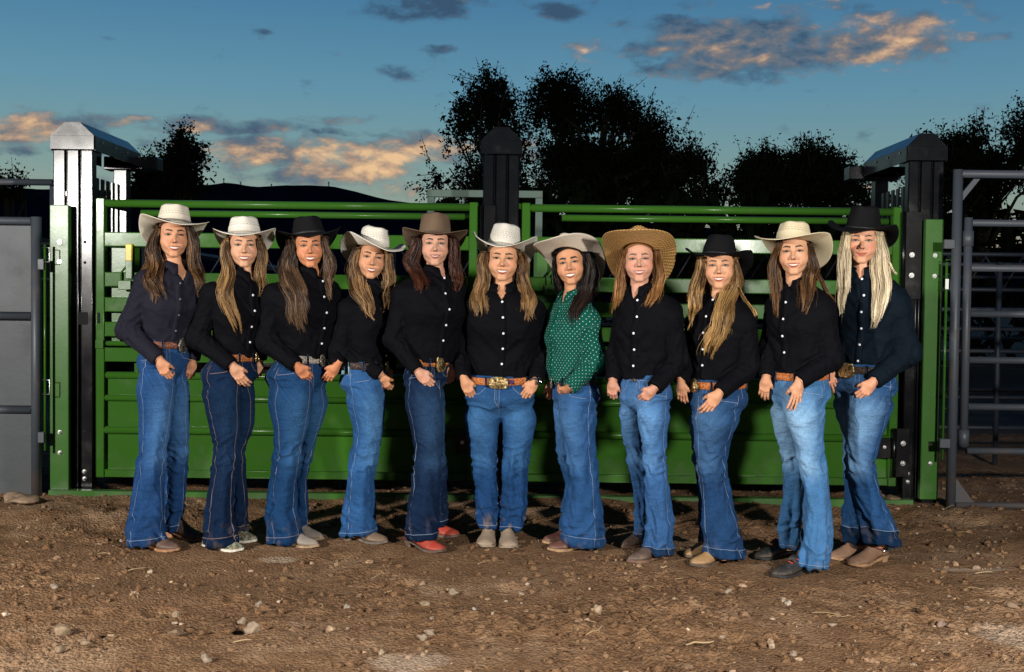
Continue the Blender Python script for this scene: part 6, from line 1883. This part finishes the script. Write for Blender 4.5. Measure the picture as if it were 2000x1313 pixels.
# ------------------------------------------------------------------ the eleven women, left to right
TAN = belt_mat('tooled_tan_leather', (.52, .175, .045)); BRN = belt_mat('tooled_brown_leather', (.20, .065, .030)); IVORY = belt_mat('ivory_leather', (.50, .46, .40), rough=.5)
DARK = belt_mat('dark_leather', (.05, .028, .02)); ORG = belt_mat('orange_leather', (.62, .20, .045)); BLK = belt_mat('black_strap', (.015, .014, .016))
cream = (.60, .545, .44); white = (.66, .62, .54)
PEOPLE = [
 dict(seed=1, Y=5.97, yaw=36, foot_px=300, label='woman at the left end in charcoal shirt and cream hat with grey band',
  head=(341, 459, -.02, 6, -2, 1), neck=(347, 533, -.01), shirt='shirt_charcoal', vneck=.085, buttons='dark',
  torso=[(528, 318, 378), (540, 285, 392), (560, 268, 394), (600, 268, 388), (635, 277, 376), (662, 284, 366), (690, 284, 364)], belt=(325, 664),
  pelvis=[(668, 284, 364), (700, 272, 368), (740, 264, 370), (780, 266, 372)],
  legs=[dict(toe=(350, 1077), ang=70, hy=-.07, rows=[(765, 265, 345), (800, 270, 340), (880, 272, 326), (940, 260, 322), (1000, 252, 322), (1066, 249, 325)]),
        dict(toe=(400, 1057), ang=62, hy=.08, rows=[(765, 315, 372), (800, 318, 371), (880, 322, 370), (940, 322, 366), (1000, 320, 358), (1040, 318, 346)])],
  arms=[dict(pts=[(288, 552, -.09), (250, 645, -.05), (304, 702, -.19)], r=(.066, .060, .040), hand='curl', tip=(330, 748, -.20), back=(-.3, -1, .35), thumb=1),
        dict(pts=[(374, 555, .09), (390, 640, .10), (376, 702, .06)], far=.06, hand='curl', tip=(371, 738, 0), back=(.4, -1, .2), thumb=-1, hsc=.85)],
  hat=dict(up=0.058, ch=0.094, color=cream, pitch=-4, roll=3, yaw=8, curl=0.036, dipb=0.115, dipf=0.028, brim=0.112, band=(.13, .12, .10), label='cream straw hat with grey band'),
  skin=(.56, .30, .185), hair=((.055, .026, .013), (.30, .155, .065)), brow=(.035, .018, .010), iris=(.05, .03, .02), blush=1.2,
  locks=[dict(pts=[(315, 452, 12), (303, 490, 22), (303, 530, 34), (318, 565, 36), (322, 600, 26)], wave=.012, freq=2.6, n=260),
         dict(pts=[(366, 452, 10), (376, 490, 20), (380, 530, 26), (386, 570, 20), (388, 592, 12)], wave=.009, freq=2.4, n=170)],
  denim=(.020, .065, .190), fade=(.10, .22, .44), wear=.65, crease=.15, hemh=.032, beltm=BRN, buckle=dict(px=349, w=.036, h=.042, m='silver', p=1.0), boot=dict(color=(.10, .055, .045), sole=(.30, .15, .07), toe='round')),
 dict(seed=2, Y=6.03, yaw=50, foot_px=440, label='woman second from left in white patterned hat, camouflage slip-on shoes and dark jeans',
  head=(477, 479, -.02, 0, -1, 0), neck=(481, 548, .0), shirt='shirt_black', vneck=.035, b0=.02,
  torso=[(540, 455, 505), (552, 425, 515), (572, 402, 520), (610, 402, 514), (650, 416, 505), (685, 426, 500), (700, 426, 500)], belt=(458, 689),
  pelvis=[(692, 426, 499), (722, 398, 500), (760, 391, 499), (790, 398, 499)],
  legs=[dict(toe=(474, 1077), ang=66, hy=-.07, rows=[(775, 394, 472), (830, 408, 472), (880, 418, 464), (930, 411, 460), (1000, 403, 456), (1066, 398, 467)]),
        dict(toe=(499, 1060), ang=60, hy=.08, rows=[(775, 440, 499), (830, 448, 497), (880, 446, 477), (940, 448, 480), (1000, 446, 484), (1045, 440, 482)])],
  arms=[dict(pts=[(416, 575, -.11), (386, 660, -.07), (447, 714, -.20)], r=(.062, .057, .040), hand='rest', tip=(481, 760, -.22), back=(-.25, -1, .4), thumb=1, hsc=.96),
        dict(pts=[(505, 572, .10), (512, 650, .10), (507, 702, .08)], far=.08, hand='curl', tip=(502, 738, 0), back=(.4, -1, .2), thumb=-1, hsc=.85)],
  hat=dict(up=0.056, ch=0.086, color=white, pitch=-4, roll=-1, yaw=-4, curl=0.038, dipb=0.1, dipf=0.026, brim=0.101, band=(.32, .29, .22), bandh=.010, label='white straw hat with diamond pattern'),
  skin=(.58, .345, .23), hair=((.12, .062, .028), (.46, .27, .11)), brow=(.09, .05, .03), iris=(.10, .13, .12),
  locks=[dict(pts=[(449, 472, 10), (443, 510, 20), (448, 560, 28), (460, 610, 30), (468, 660, 18)], wave=.011, freq=2.4, n=260),
         dict(pts=[(502, 474, 10), (508, 510, 18), (509, 545, 18), (506, 585, 8)], wave=.006, freq=2, n=130)],
  denim=(.008, .022, .060), fade=(.020, .05, .11), wear=.4, crease=.1, stitch=.7, hemh=.04, beltm=TAN, buckle=dict(px=492, w=.03, h=.03, m='gold'), boot=dict(kind='shoe', camo=True, color=(.33, .36, .28), sole=(.62, .58, .5), toe='round', heel=.012, L=.25, dust=.35)),
 dict(seed=3, Y=6.10, yaw=48, foot_px=570, label='woman third from the left with black hat, ivory belt and long brown waves of hair',
  head=(605, 480, -.02, 4, -1, -3), neck=(610, 541, .0), shirt='shirt_black', vneck=.03, b0=.05,
  torso=[(538, 580, 636), (552, 548, 654), (572, 522, 662), (610, 520, 660), (650, 542, 655), (690, 550, 642), (705, 550, 642)], belt=(594, 692),
  pelvis=[(695, 550, 638), (730, 523, 641), (762, 519, 643), (800, 526, 641)],
  legs=[dict(toe=(622, 1070), ang=68, hy=-.08, rows=[(785, 522, 612), (830, 532, 604), (880, 537, 590), (940, 527, 581), (1000, 522, 579), (1062, 521, 595)]),
        dict(toe=(631, 1056), ang=62, hy=.08, rows=[(785, 575, 642), (830, 584, 629), (880, 585, 611), (940, 577, 600), (1000, 575, 601), (1045, 580, 604)])],
  arms=[dict(pts=[(537, 580, -.11), (520, 665, -.07), (577, 714, -.20)], r=(.068, .062, .042), hand='curl', tip=(606, 748, -.22), back=(-.3, -1, .4), thumb=1),
        dict(pts=[(648, 580, .10), (655, 660, .08), (658, 712, -.08)], hand='rest', tip=(634, 742, -.12), back=(.4, -1, .2), thumb=-1, hsc=.9)],
  hat=dict(up=0.056, kind='felt', color=(.010, .010, .011), pitch=-4, roll=-3, yaw=6, curl=0.038, dipb=0.1, dipf=0.026, brim=0.112, ch=0.092, band=(.008, .008, .009), label='black felt hat'),
  skin=(.56, .255, .135), hair=((.060, .034, .022), (.26, .155, .09)), brow=(.03, .016, .010), iris=(.12, .16, .17), blush=1.4, lid=(.5, .36, .3), open=.0072,
  locks=[dict(pts=[(575, 470, 12), (565, 510, 28), (580, 560, 42), (594, 610, 42), (590, 655, 34)], wave=.013, freq=2.9, n=330),
         dict(pts=[(629, 470, 10), (636, 510, 20), (640, 555, 24), (645, 592, 12)], wave=.009, freq=2.2, n=170)],
  denim=(.013, .050, .140), fade=(.055, .14, .28), wear=.6, crease=.1, hemh=.035, stitch=.35, beltm=IVORY, bh=.021, buckle=dict(px=627, w=.030, h=.036, m='silver', p=.6), nails=(.10, .75, .05), boot=dict(color=(.27, .235, .20), sole=(.30, .20, .12), toe='point')),
 dict(seed=4, Y=6.18, yaw=62, foot_px=705, label='woman fourth from the left turned sideways, white hat tilted, phone in her back pocket',
  head=(728, 503, -.03, 8, 0, 6), neck=(733, 563, .0), shirt='shirt_black', vneck=.03, b0=.06,
  torso=[(556, 705, 752), (575, 683, 762), (600, 664, 768), (640, 662, 766), (690, 678, 758), (715, 682, 756), (725, 682, 756)], belt=(728, 706),
  pelvis=[(712, 674, 757), (740, 667, 757), (770, 669, 755), (800, 680, 753)],
  legs=[dict(toe=(756, 1062), ang=66, hy=-.07, rows=[(785, 676, 750), (840, 690, 747), (880, 687, 739), (930, 680, 729), (1000, 670, 728), (1046, 667, 736)]),
        dict(toe=(750, 1044), ang=62, hy=.06, rows=[(785, 700, 754), (840, 708, 750), (880, 702, 740), (940, 692, 730), (1000, 690, 731), (1028, 690, 737)])],
  arms=[dict(pts=[(683, 608, -.11), (662, 686, -.08), (738, 733, -.17)], r=(.066, .060, .040), hand='curl', tip=(751, 755, -.18), back=(-.5, -1, .3), thumb=1, hsc=.88),
        dict(pts=[(754, 605, .09), (760, 680, .09), (760, 722, .07)], far=.06, hand='curl', tip=(755, 752, 0), back=(.4, -1, .2), thumb=-1, hsc=.85)],
  hat=dict(up=0.056, color=white, pitch=-2, roll=4, yaw=22, curl=0.055, dipb=0.085, dipf=0.022, brim=0.103, ch=0.1, band=(.50, .46, .38), bandh=.008, crease=.034, label='white straw hat with a few dark vents'),
  skin=(.57, .31, .185), hair=((.085, .043, .020), (.38, .22, .10)), brow=(.06, .03, .018), iris=(.06, .045, .03),
  locks=[dict(pts=[(706, 492, 14), (698, 530, 32), (708, 570, 36), (725, 605, 26), (733, 630, 12)], wave=.008, freq=3.4, n=260),
         dict(pts=[(750, 492, 10), (755, 530, 22), (755, 575, 24), (748, 618, 12)], wave=.008, freq=3.2, n=180)],
  denim=(.035, .115, .300), fade=(.13, .28, .50), wear=.55, hemh=.015, pocket='v', beltm=DARK, buckle=dict(px=751, w=.028, h=.030, m='gold'), nails=(.10, .75, .05), phone=(676, 722), boot=dict(color=(.20, .135, .09), sole=(.14, .11, .09), toe='round', wide=1.1)),
 dict(seed=5, Y=6.08, yaw=38, foot_px=835, label='woman fifth from the left with brown felt hat, dark wavy hair and red boots',
  head=(850, 476, -.02, 2, -4, 0), neck=(853, 540, .0), shirt='shirt_black', vneck=.05, b0=.035,
  torso=[(533, 824, 882), (547, 793, 896), (565, 768, 906), (610, 766, 906), (660, 782, 892), (695, 794, 882), (712, 794, 882)], belt=(835, 699),
  pelvis=[(702, 796, 876), (740, 789, 872), (770, 788, 870), (800, 793, 868)],
  legs=[dict(toe=(864, 1080), ang=48, hy=-.07, rows=[(785, 789, 864), (840, 802, 867), (880, 809, 866), (930, 803, 861), (1000, 795, 857), (1056, 794, 858)]),
        dict(toe=(893, 1050), ang=58, hy=.09, rows=[(785, 820, 870), (840, 836, 870), (880, 840, 868), (930, 836, 874), (1000, 838, 873), (1029, 838, 874)])],
  arms=[dict(pts=[(788, 578, -.09), (769, 662, -.06), (813, 724, -.19)], r=(.060, .054, .038), hand='curl', tip=(847, 758, -.21), back=(-.3, -1, .35), thumb=1),
        dict(pts=[(893, 575, .09), (904, 650, .10), (886, 712, .07)], far=.06, hand='curl', tip=(878, 745, 0), back=(.4, -1, .2), thumb=-1, hsc=.85)],
  hat=dict(up=0.048, kind='felt', color=(.155, .105, .070), pitch=-4, roll=1, yaw=2, curl=0.036, dipb=0.09, dipf=0.024, brim=0.114, ch=0.108, taper=.86, band=(.07, .045, .03), bandh=.010, crease=.016, label='brown felt hat'),
  skin=(.56, .33, .245), hair=((.038, .012, .008), (.115, .038, .018)), brow=(.05, .022, .014), iris=(.10, .12, .11), open=.0035, mw=.020,
  locks=[dict(pts=[(818, 470, 14), (808, 510, 30), (820, 545, 30), (828, 580, 16)], wave=.010, freq=2.2, n=270),
         dict(pts=[(880, 470, 12), (886, 510, 24), (890, 545, 24), (893, 578, 12)], wave=.009, freq=2.2, n=200)],
  denim=(.009, .021, .058), fade=(.045, .095, .19), wear=.6, hemh=.03, beltm=TAN, buckle=dict(px=861, w=.036, h=.044, m='gold', p=.6), ring=1, boot=dict(color=(.48, .050, .030), sole=(.12, .08, .06), toe='square', dust=.4)),
 dict(seed=6, Y=6.14, yaw=0, foot_px=975, label='woman in the very middle with a watch and two purple letters on her belt',
  head=(982, 505, -.03, -3, -2, 2), hs=1.03, neck=(980, 572, -.01), shirt='shirt_black', vneck=.075, b0=.075, fw=1.05,
  torso=[(560, 950, 1012), (574, 922, 1038), (594, 896, 1062), (640, 896, 1062), (690, 906, 1048), (728, 910, 1038), (745, 910, 1038)], belt=(973, 733), btilt=.012,
  pelvis=[(737, 911, 1038), (768, 905, 1046), (800, 903, 1050), (830, 907, 1048)],
  legs=[dict(toe=(946, 1071), ang=-6, hy=-.0, k=.95, rows=[(815, 904, 976), (850, 912, 973), (890, 918, 972), (940, 925, 974), (1000, 933, 974), (1034, 935, 973)]),
        dict(toe=(995, 1073), ang=4, hy=-.0, k=.95, rows=[(815, 978, 1050), (850, 981, 1042), (890, 983, 1034), (940, 979, 1034), (1000, 979, 1030), (1037, 976, 1020)])],
  arms=[dict(pts=[(914, 612, .03), (899, 690, .04), (906, 738, -.11)], r=(.064, .056, .040), hand='curl', tip=(925, 790, -.17), back=(-.15, -1, .2), thumb=1),
        dict(pts=[(1044, 612, .03), (1060, 690, .04), (1046, 742, -.11)], r=(.064, .056, .040), hand='curl', tip=(1018, 788, -.17), back=(.15, -1, .2), thumb=-1)],
  hat=dict(up=0.06, ch=0.112, color=(.60, .57, .50), pitch=-5, roll=5, yaw=-6, curl=0.075, dipb=0.115, dipf=0.028, brim=.112, band=(.30, .27, .22), bandh=.012, crease=.018, asym=.1, label='white straw hat with vented crown'),
  skin=(.60, .335, .205), hair=((.10, .050, .024), (.42, .24, .10)), brow=(.045, .024, .014), iris=(.045, .03, .02), jaw=1.05, open=.0070, earring=True, chain=True,
  locks=[dict(pts=[(951, 500, 12), (947, 540, 20), (939, 580, 30), (938, 622, 30)], wave=.010, freq=2.5, n=280),
         dict(pts=[(1012, 500, 12), (1018, 540, 20), (1027, 585, 30), (1032, 632, 25)], wave=.010, freq=2.5, n=280)],
  denim=(.017, .062, .180), fade=(.075, .19, .38), wear=.6, hemh=.015, mud=.8, stack=1.5, beltm=ORG, ww=True, watch=1, buckle=dict(px=969, w=.050, h=.032, m='gold', p=.55, a=0), boot=dict(color=(.36, .27, .19), sole=(.22, .17, .12), toe='square', wide=1.1, dust=.3)),
 dict(seed=7, Y=6.06, yaw=-58, foot_px=1130, label='laughing black-haired woman in a green shirt with white dots and rhinestone belt',
  head=(1111, 513, -.03, -10, -4, -8), neck=(1121, 585, .0), shirt='shirt_green', vneck=.06, vshift=-.0, buttons=0,
  torso=[(575, 1098, 1145), (590, 1086, 1158), (608, 1080, 1168), (650, 1074, 1166), (700, 1073, 1150), (728, 1074, 1140), (745, 1074, 1140)], belt=(1108, 736),
  pelvis=[(742, 1076, 1158), (768, 1078, 1172), (792, 1078, 1171), (820, 1084, 1164)],
  legs=[dict(toe=(1070, 1076), ang=-70, hy=-.06, rows=[(808, 1092, 1166), (840, 1098, 1164), (885, 1106, 1164), (940, 1112, 1172), (1000, 1102, 1175), (1066, 1096, 1177)]),
        dict(toe=(1060, 1062), ang=-68, hy=.07, rows=[(808, 1080, 1132), (840, 1084, 1130), (885, 1088, 1130), (940, 1103, 1136), (1000, 1098, 1132), (1055, 1090, 1126)])],
  arms=[dict(pts=[(1148, 630, -.10), (1164, 705, -.08), (1112, 758, -.17)], r=(.066, .060, .042), hand='curl', tip=(1084, 790, -.18), back=(.35, -1, .35), thumb=-1, hsc=.9),
        dict(pts=[(1090, 618, .09), (1080, 690, .10), (1076, 742, .10)], far=.1, hand='curl', tip=(1078, 772, 0), back=(.4, -1, .2), thumb=-1, hsc=.85)],
  hat=dict(color=(.56, .49, .40), pitch=-24, roll=-4, yaw=-26, curl=.050, dipb=0.090, dipf=.010, brim=0.116, ch=.095, band=(.45, .38, .3), bandh=.008, label='cream straw hat tipped far back'),
  skin=(.57, .30, .175), hair=((.006, .004, .004), (.030, .018, .014)), brow=(.012, .008, .006), iris=(.035, .02, .012), open=.0088, mw=.0255, browt=1.2, chain=True,
  locks=[dict(pts=[(1143, 500, 14), (1150, 540, 32), (1142, 575, 38), (1122, 610, 26), (1117, 648, 14)], wave=.008, freq=2.5, n=300),
         dict(pts=[(1089, 500, 6), (1092, 540, 12), (1096, 572, 10)], wave=.004, freq=2, n=80)],
  denim=(.030, .095, .250), fade=(.11, .23, .44), wear=.55, hemh=.045, pocket='bars', beltm=BLK, bh=.020, conchos=True, buckle=dict(px=1079, w=.036, h=.036, m='silver', p=1.0), boot=dict(color=(.13, .045, .035), sole=(.32, .20, .10), toe='round')),
 dict(seed=8, Y=5.79, yaw=-32, foot_px=1270, label='freckled woman with straight auburn hair, golden woven straw hat and no belt',
  head=(1248, 506, -.03, 0, -5, -2), neck=(1250, 575, .0), shirt='shirt_black', vneck=.06, b0=.055,
  torso=[(562, 1222, 1285), (578, 1212, 1308), (600, 1206, 1332), (650, 1204, 1326), (700, 1206, 1312), (730, 1210, 1302), (745, 1210, 1302)], belt=(1254, 731),
  pelvis=[(735, 1209, 1301), (762, 1206, 1312), (792, 1208, 1312), (820, 1211, 1309)],
  legs=[dict(toe=(1226, 1100), ang=-55, hy=-.06, rows=[(808, 1244, 1310), (850, 1250, 1303), (893, 1255, 1300), (950, 1260, 1311), (1020, 1261, 1316), (1085, 1254, 1316)]),
        dict(toe=(1216, 1072), ang=-42, hy=.06, rows=[(808, 1208, 1256), (850, 1214, 1257), (893, 1225, 1262), (950, 1236, 1266), (1020, 1238, 1264), (1056, 1235, 1260)])],
  arms=[dict(pts=[(1307, 622, -.09), (1324, 703, -.05), (1280, 758, -.18)], r=(.066, .060, .042), hand='curl', tip=(1248, 790, -.20), back=(.3, -1, .35), thumb=-1, hsc=.86),
        dict(pts=[(1222, 615, .09), (1204, 692, .08), (1197, 742, -.02)], hand='curl', tip=(1200, 782, -.06), back=(-.3, -1, .2), thumb=1, hsc=.85)],
  hat=dict(kind='raffia', color=(.58, .36, .13), pitch=-22, roll=2, yaw=-6, curl=.042, dipb=0.102, dipf=.002, brim=0.132, ch=.105, taper=.84, band=(.06, .035, .02), bandh=.005, crease=.012, vent=0, label='golden woven straw hat tipped back'),
  skin=(.58, .33, .245), hair=((.20, .085, .030), (.48, .24, .085)), brow=(.20, .11, .06), iris=(.14, .17, .17), blush=1.7, freck=True, open=.0045, nose=.002,
  locks=[dict(pts=[(1226, 495, 10), (1218, 540, 20), (1211, 580, 24), (1203, 622, 14)], wave=.003, freq=1.2, n=220, clumps=14),
         dict(pts=[(1276, 495, 10), (1284, 540, 22), (1278, 575, 26), (1256, 604, 14)], wave=.003, freq=1.2, n=220, clumps=14)],
  denim=(.045, .125, .310), fade=(.16, .31, .56), wear=.7, hemh=.035, hemc=.35, jbutton=True, beltm=None, patch=(1245, 616, .007, .009, (.30, .28, .75), 'chest_logo'), boot=dict(color=(.10, .065, .05), sole=(.16, .09, .06), toe='point')),
 dict(seed=9, Y=5.78, yaw=-46, foot_px=1405, label='woman with black hat and very long golden wavy hair, third from the right',
  head=(1404, 519, -.03, -2, -3, -1), neck=(1407, 588, .0), shirt='shirt_black', vneck=.03, b0=.02,
  torso=[(576, 1382, 1436), (592, 1366, 1456), (614, 1350, 1474), (660, 1350, 1471), (700, 1350, 1455), (738, 1353, 1444), (752, 1353, 1444)], belt=(1396, 742),
  pelvis=[(748, 1344, 1450), (776, 1341, 1458), (802, 1342, 1450), (832, 1347, 1441)],
  legs=[dict(toe=(1350, 1107), ang=-56, hy=-.07, rows=[(818, 1352, 1446), (860, 1356, 1428), (897, 1362, 1418), (950, 1369, 1426), (1020, 1373, 1441), (1091, 1377, 1457)]),
        dict(toe=(1338, 1090), ang=-52, hy=.07, rows=[(818, 1344, 1395), (860, 1349, 1393), (897, 1356, 1394), (950, 1364, 1397), (1020, 1369, 1397), (1066, 1362, 1393)])],
  arms=[dict(pts=[(1451, 634, -.10), (1463, 714, -.07), (1408, 766, -.19)], r=(.066, .062, .042), hand='rest', tip=(1374, 806, -.21), back=(.3, -1, .35), thumb=-1, hsc=.95),
        dict(pts=[(1364, 628, .09), (1343, 700, .07), (1330, 745, -.05)], hand='rest', tip=(1340, 786, -.09), back=(-.3, -1, .2), thumb=1, hsc=.85)],
  hat=dict(up=0.052, kind='felt', color=(.008, .008, .009), pitch=-4, roll=4, yaw=-14, curl=0.036, dipb=0.105, dipf=0.024, brim=0.103, ch=0.098, taper=.76, band=(.006, .006, .007), bandh=.010, label='black felt hat'),
  skin=(.62, .35, .22), hair=((.20, .10, .035), (.58, .35, .13)), brow=(.14, .08, .04), iris=(.16, .22, .24), open=.0058,
  locks=[dict(pts=[(1374, 510, 12), (1366, 555, 26), (1356, 600, 26), (1349, 650, 12)], wave=.006, freq=2, n=220),
         dict(pts=[(1430, 510, 12), (1428, 560, 30), (1405, 620, 38), (1390, 665, 42), (1382, 708, 30)], wave=.011, freq=3.0, n=360),
         dict(pts=[(1440, 560, 6), (1458, 590, 8), (1474, 625, 6)], wave=.003, freq=1.5, n=36, clumps=4)],
  denim=(.020, .060, .160), fade=(.085, .17, .32), wear=.65, crease=.25, hemh=.045, beltm=ORG, buckle=dict(px=1361, w=.036, h=.036, m='gold', p=1.0), nails=(.75, .75, .72), boot=dict(color=(.42, .25, .11), sole=(.10, .07, .05), toe='round')),
 dict(seed=10, Y=5.66, yaw=-50, foot_px=1575, label='woman second from the right in faded light jeans and black lace-up shoes with red laces',
  head=(1549, 491, -.03, -6, -3, -3), neck=(1556, 562, .0), shirt='shirt_black', vneck=.03, b0=.015,
  torso=[(548, 1532, 1582), (566, 1518, 1602), (592, 1506, 1630), (640, 1506, 1628), (690, 1510, 1612), (720, 1512, 1600), (735, 1512, 1600)], belt=(1555, 725),
  pelvis=[(728, 1510, 1608), (758, 1503, 1617), (790, 1502, 1614), (820, 1505, 1611)],
  legs=[dict(toe=(1508, 1128), ang=-60, hy=-.08, rows=[(806, 1528, 1612), (850, 1546, 1609), (890, 1556, 1612), (940, 1567, 1619), (1000, 1570, 1626), (1060, 1565, 1623), (1111, 1552, 1618)]),
        dict(toe=(1474, 1093), ang=-62, hy=.07, rows=[(806, 1503, 1565), (850, 1514, 1564), (890, 1529, 1568), (940, 1532, 1573), (1000, 1527, 1571), (1073, 1520, 1563)])],
  arms=[dict(pts=[(1605, 612, -.10), (1622, 700, -.08), (1566, 745, -.19)], r=(.068, .063, .043), hand='flat', tip=(1548, 800, -.20), back=(.3, -1, .25), thumb=-1),
        dict(pts=[(1518, 610, .09), (1502, 680, .08), (1497, 735, -.02)], hand='rest', tip=(1503, 785, -.06), back=(-.3, -1, .2), thumb=1, hsc=.85)],
  hat=dict(up=0.052, color=(.60, .51, .34), pitch=-6, roll=2, yaw=-16, curl=0.036, dipb=0.11, dipf=0.026, brim=0.121, ch=0.088, band=(.5, .42, .28), bandh=.006, crease=.026, label='cream yellow straw hat with vent band'),
  skin=(.60, .345, .22), hair=((.075, .036, .018), (.28, .145, .06)), brow=(.035, .02, .012), iris=(.045, .03, .02), open=.0052,
  locks=[dict(pts=[(1527, 480, 10), (1523, 525, 24), (1521, 575, 24), (1515, 624, 14)], wave=.004, freq=1.5, n=230, clumps=12),
         dict(pts=[(1574, 485, 10), (1580, 530, 28), (1570, 575, 32), (1556, 618, 14)], wave=.005, freq=1.6, n=260, clumps=12),
         dict(pts=[(1596, 535, 8), (1612, 565, 8), (1628, 596, 5)], wave=.003, freq=1.2, n=40, clumps=4)],
  denim=(.065, .185, .400), fade=(.34, .50, .70), wear=.85, hemh=.015, pocket='flap', beltm=ORG, buckle=dict(px=1513, w=.036, h=.036, m='gold', p=1.0), boot=dict(kind='shoe', color=(.022, .024, .026), sole=(.02, .02, .02), toe='round', heel=.02, dust=.45, lace=(.6, .05, .04), tassel=True)),
 dict(seed=11, Y=5.80, yaw=-36, foot_px=1700, label='woman at the right end with platinum blond hair, black hat and wide bell-bottom jeans',
  head=(1684, 470, -.02, -3, 1, 1), neck=(1688, 540, .0), shirt='shirt_navy', vneck=.05, b0=.04,
  torso=[(532, 1662, 1722), (550, 1650, 1744), (575, 1640, 1772), (630, 1642, 1768), (680, 1643, 1746), (712, 1645, 1738), (725, 1645, 1738)], belt=(1688, 712),
  pelvis=[(712, 1630, 1742), (746, 1624, 1747), (780, 1626, 1747), (810, 1634, 1743)],
  legs=[dict(toe=(1659, 1106), ang=-58, hy=-.07, rows=[(795, 1652, 1745), (850, 1652, 1725), (903, 1650, 1705), (950, 1659, 1717), (1010, 1671, 1741), (1066, 1684, 1761)]),
        dict(toe=(1623, 1094), ang=-58, hy=.07, rows=[(795, 1627, 1700), (850, 1644, 1702), (903, 1649, 1696), (950, 1649, 1693), (1010, 1648, 1691), (1060, 1649, 1692)])],
  arms=[dict(pts=[(1750, 602, -.10), (1774, 690, -.07), (1710, 744, -.19)], r=(.072, .066, .044), hand='curl', tip=(1676, 778, -.21), back=(.3, -1, .35), thumb=-1),
        dict(pts=[(1655, 600, .09), (1634, 672, .06), (1612, 722, -.04)], hand='flat', tip=(1640, 752, -.12), back=(-.2, -1, .5), thumb=1, hsc=.92)],
  hat=dict(up=0.058, kind='felt', color=(.008, .008, .009), pitch=0, roll=4, yaw=-18, curl=0.036, dipb=0.1, dipf=0.018, brim=0.103, ch=0.108, taper=.78, band=(.006, .006, .007), bandh=.010, label='black felt hat'),
  skin=(.62, .34, .225), hair=((.42, .33, .20), (.82, .70, .50)), brow=(.12, .08, .05), iris=(.13, .18, .22), open=.0004, mw=.02, blush=1.5,
  locks=[dict(pts=[(1661, 445, 14), (1654, 500, 24), (1648, 560, 24), (1645, 636, 10)], wave=.003, freq=1.2, n=330, clumps=16),
         dict(pts=[(1706, 445, 14), (1716, 500, 30), (1713, 560, 34), (1702, 600, 28), (1696, 646, 10)], wave=.003, freq=1.2, n=420, clumps=18),
         dict(pts=[(1728, 500, 8), (1740, 522, 6), (1752, 538, 3)], wave=.002, freq=1.2, n=40, clumps=4)],
  rootup=-15, hdark=.9, hlight=1.0, denim=(.022, .075, .200), fade=(.22, .36, .56), wear=.85, hemh=.075, hemc=.35, beltm=DARK, buckle=dict(px=1658, w=.048, h=.038, m='gold', p=.55), nails=(.65, .01, .01), patch=(1725, 566, .009, .0035, (.7, .7, .68), 'chest_logo'), boot=dict(color=(.24, .135, .085), sole=(.30, .17, .09), toe='square', spur=True)),
]
import os
FLAT = [(G(*L['toe'])[0] - math.sin(R(L['ang'])) * .12, G(*L['toe'])[1] + math.cos(R(L['ang'])) * .12, .24) for p in PEOPLE for L in p['legs']]
ONLY = None
ground()
background()
chutes()
stones_and_straw()
for p in PEOPLE:
    if ONLY is None or p['seed'] in ONLY: person(p)
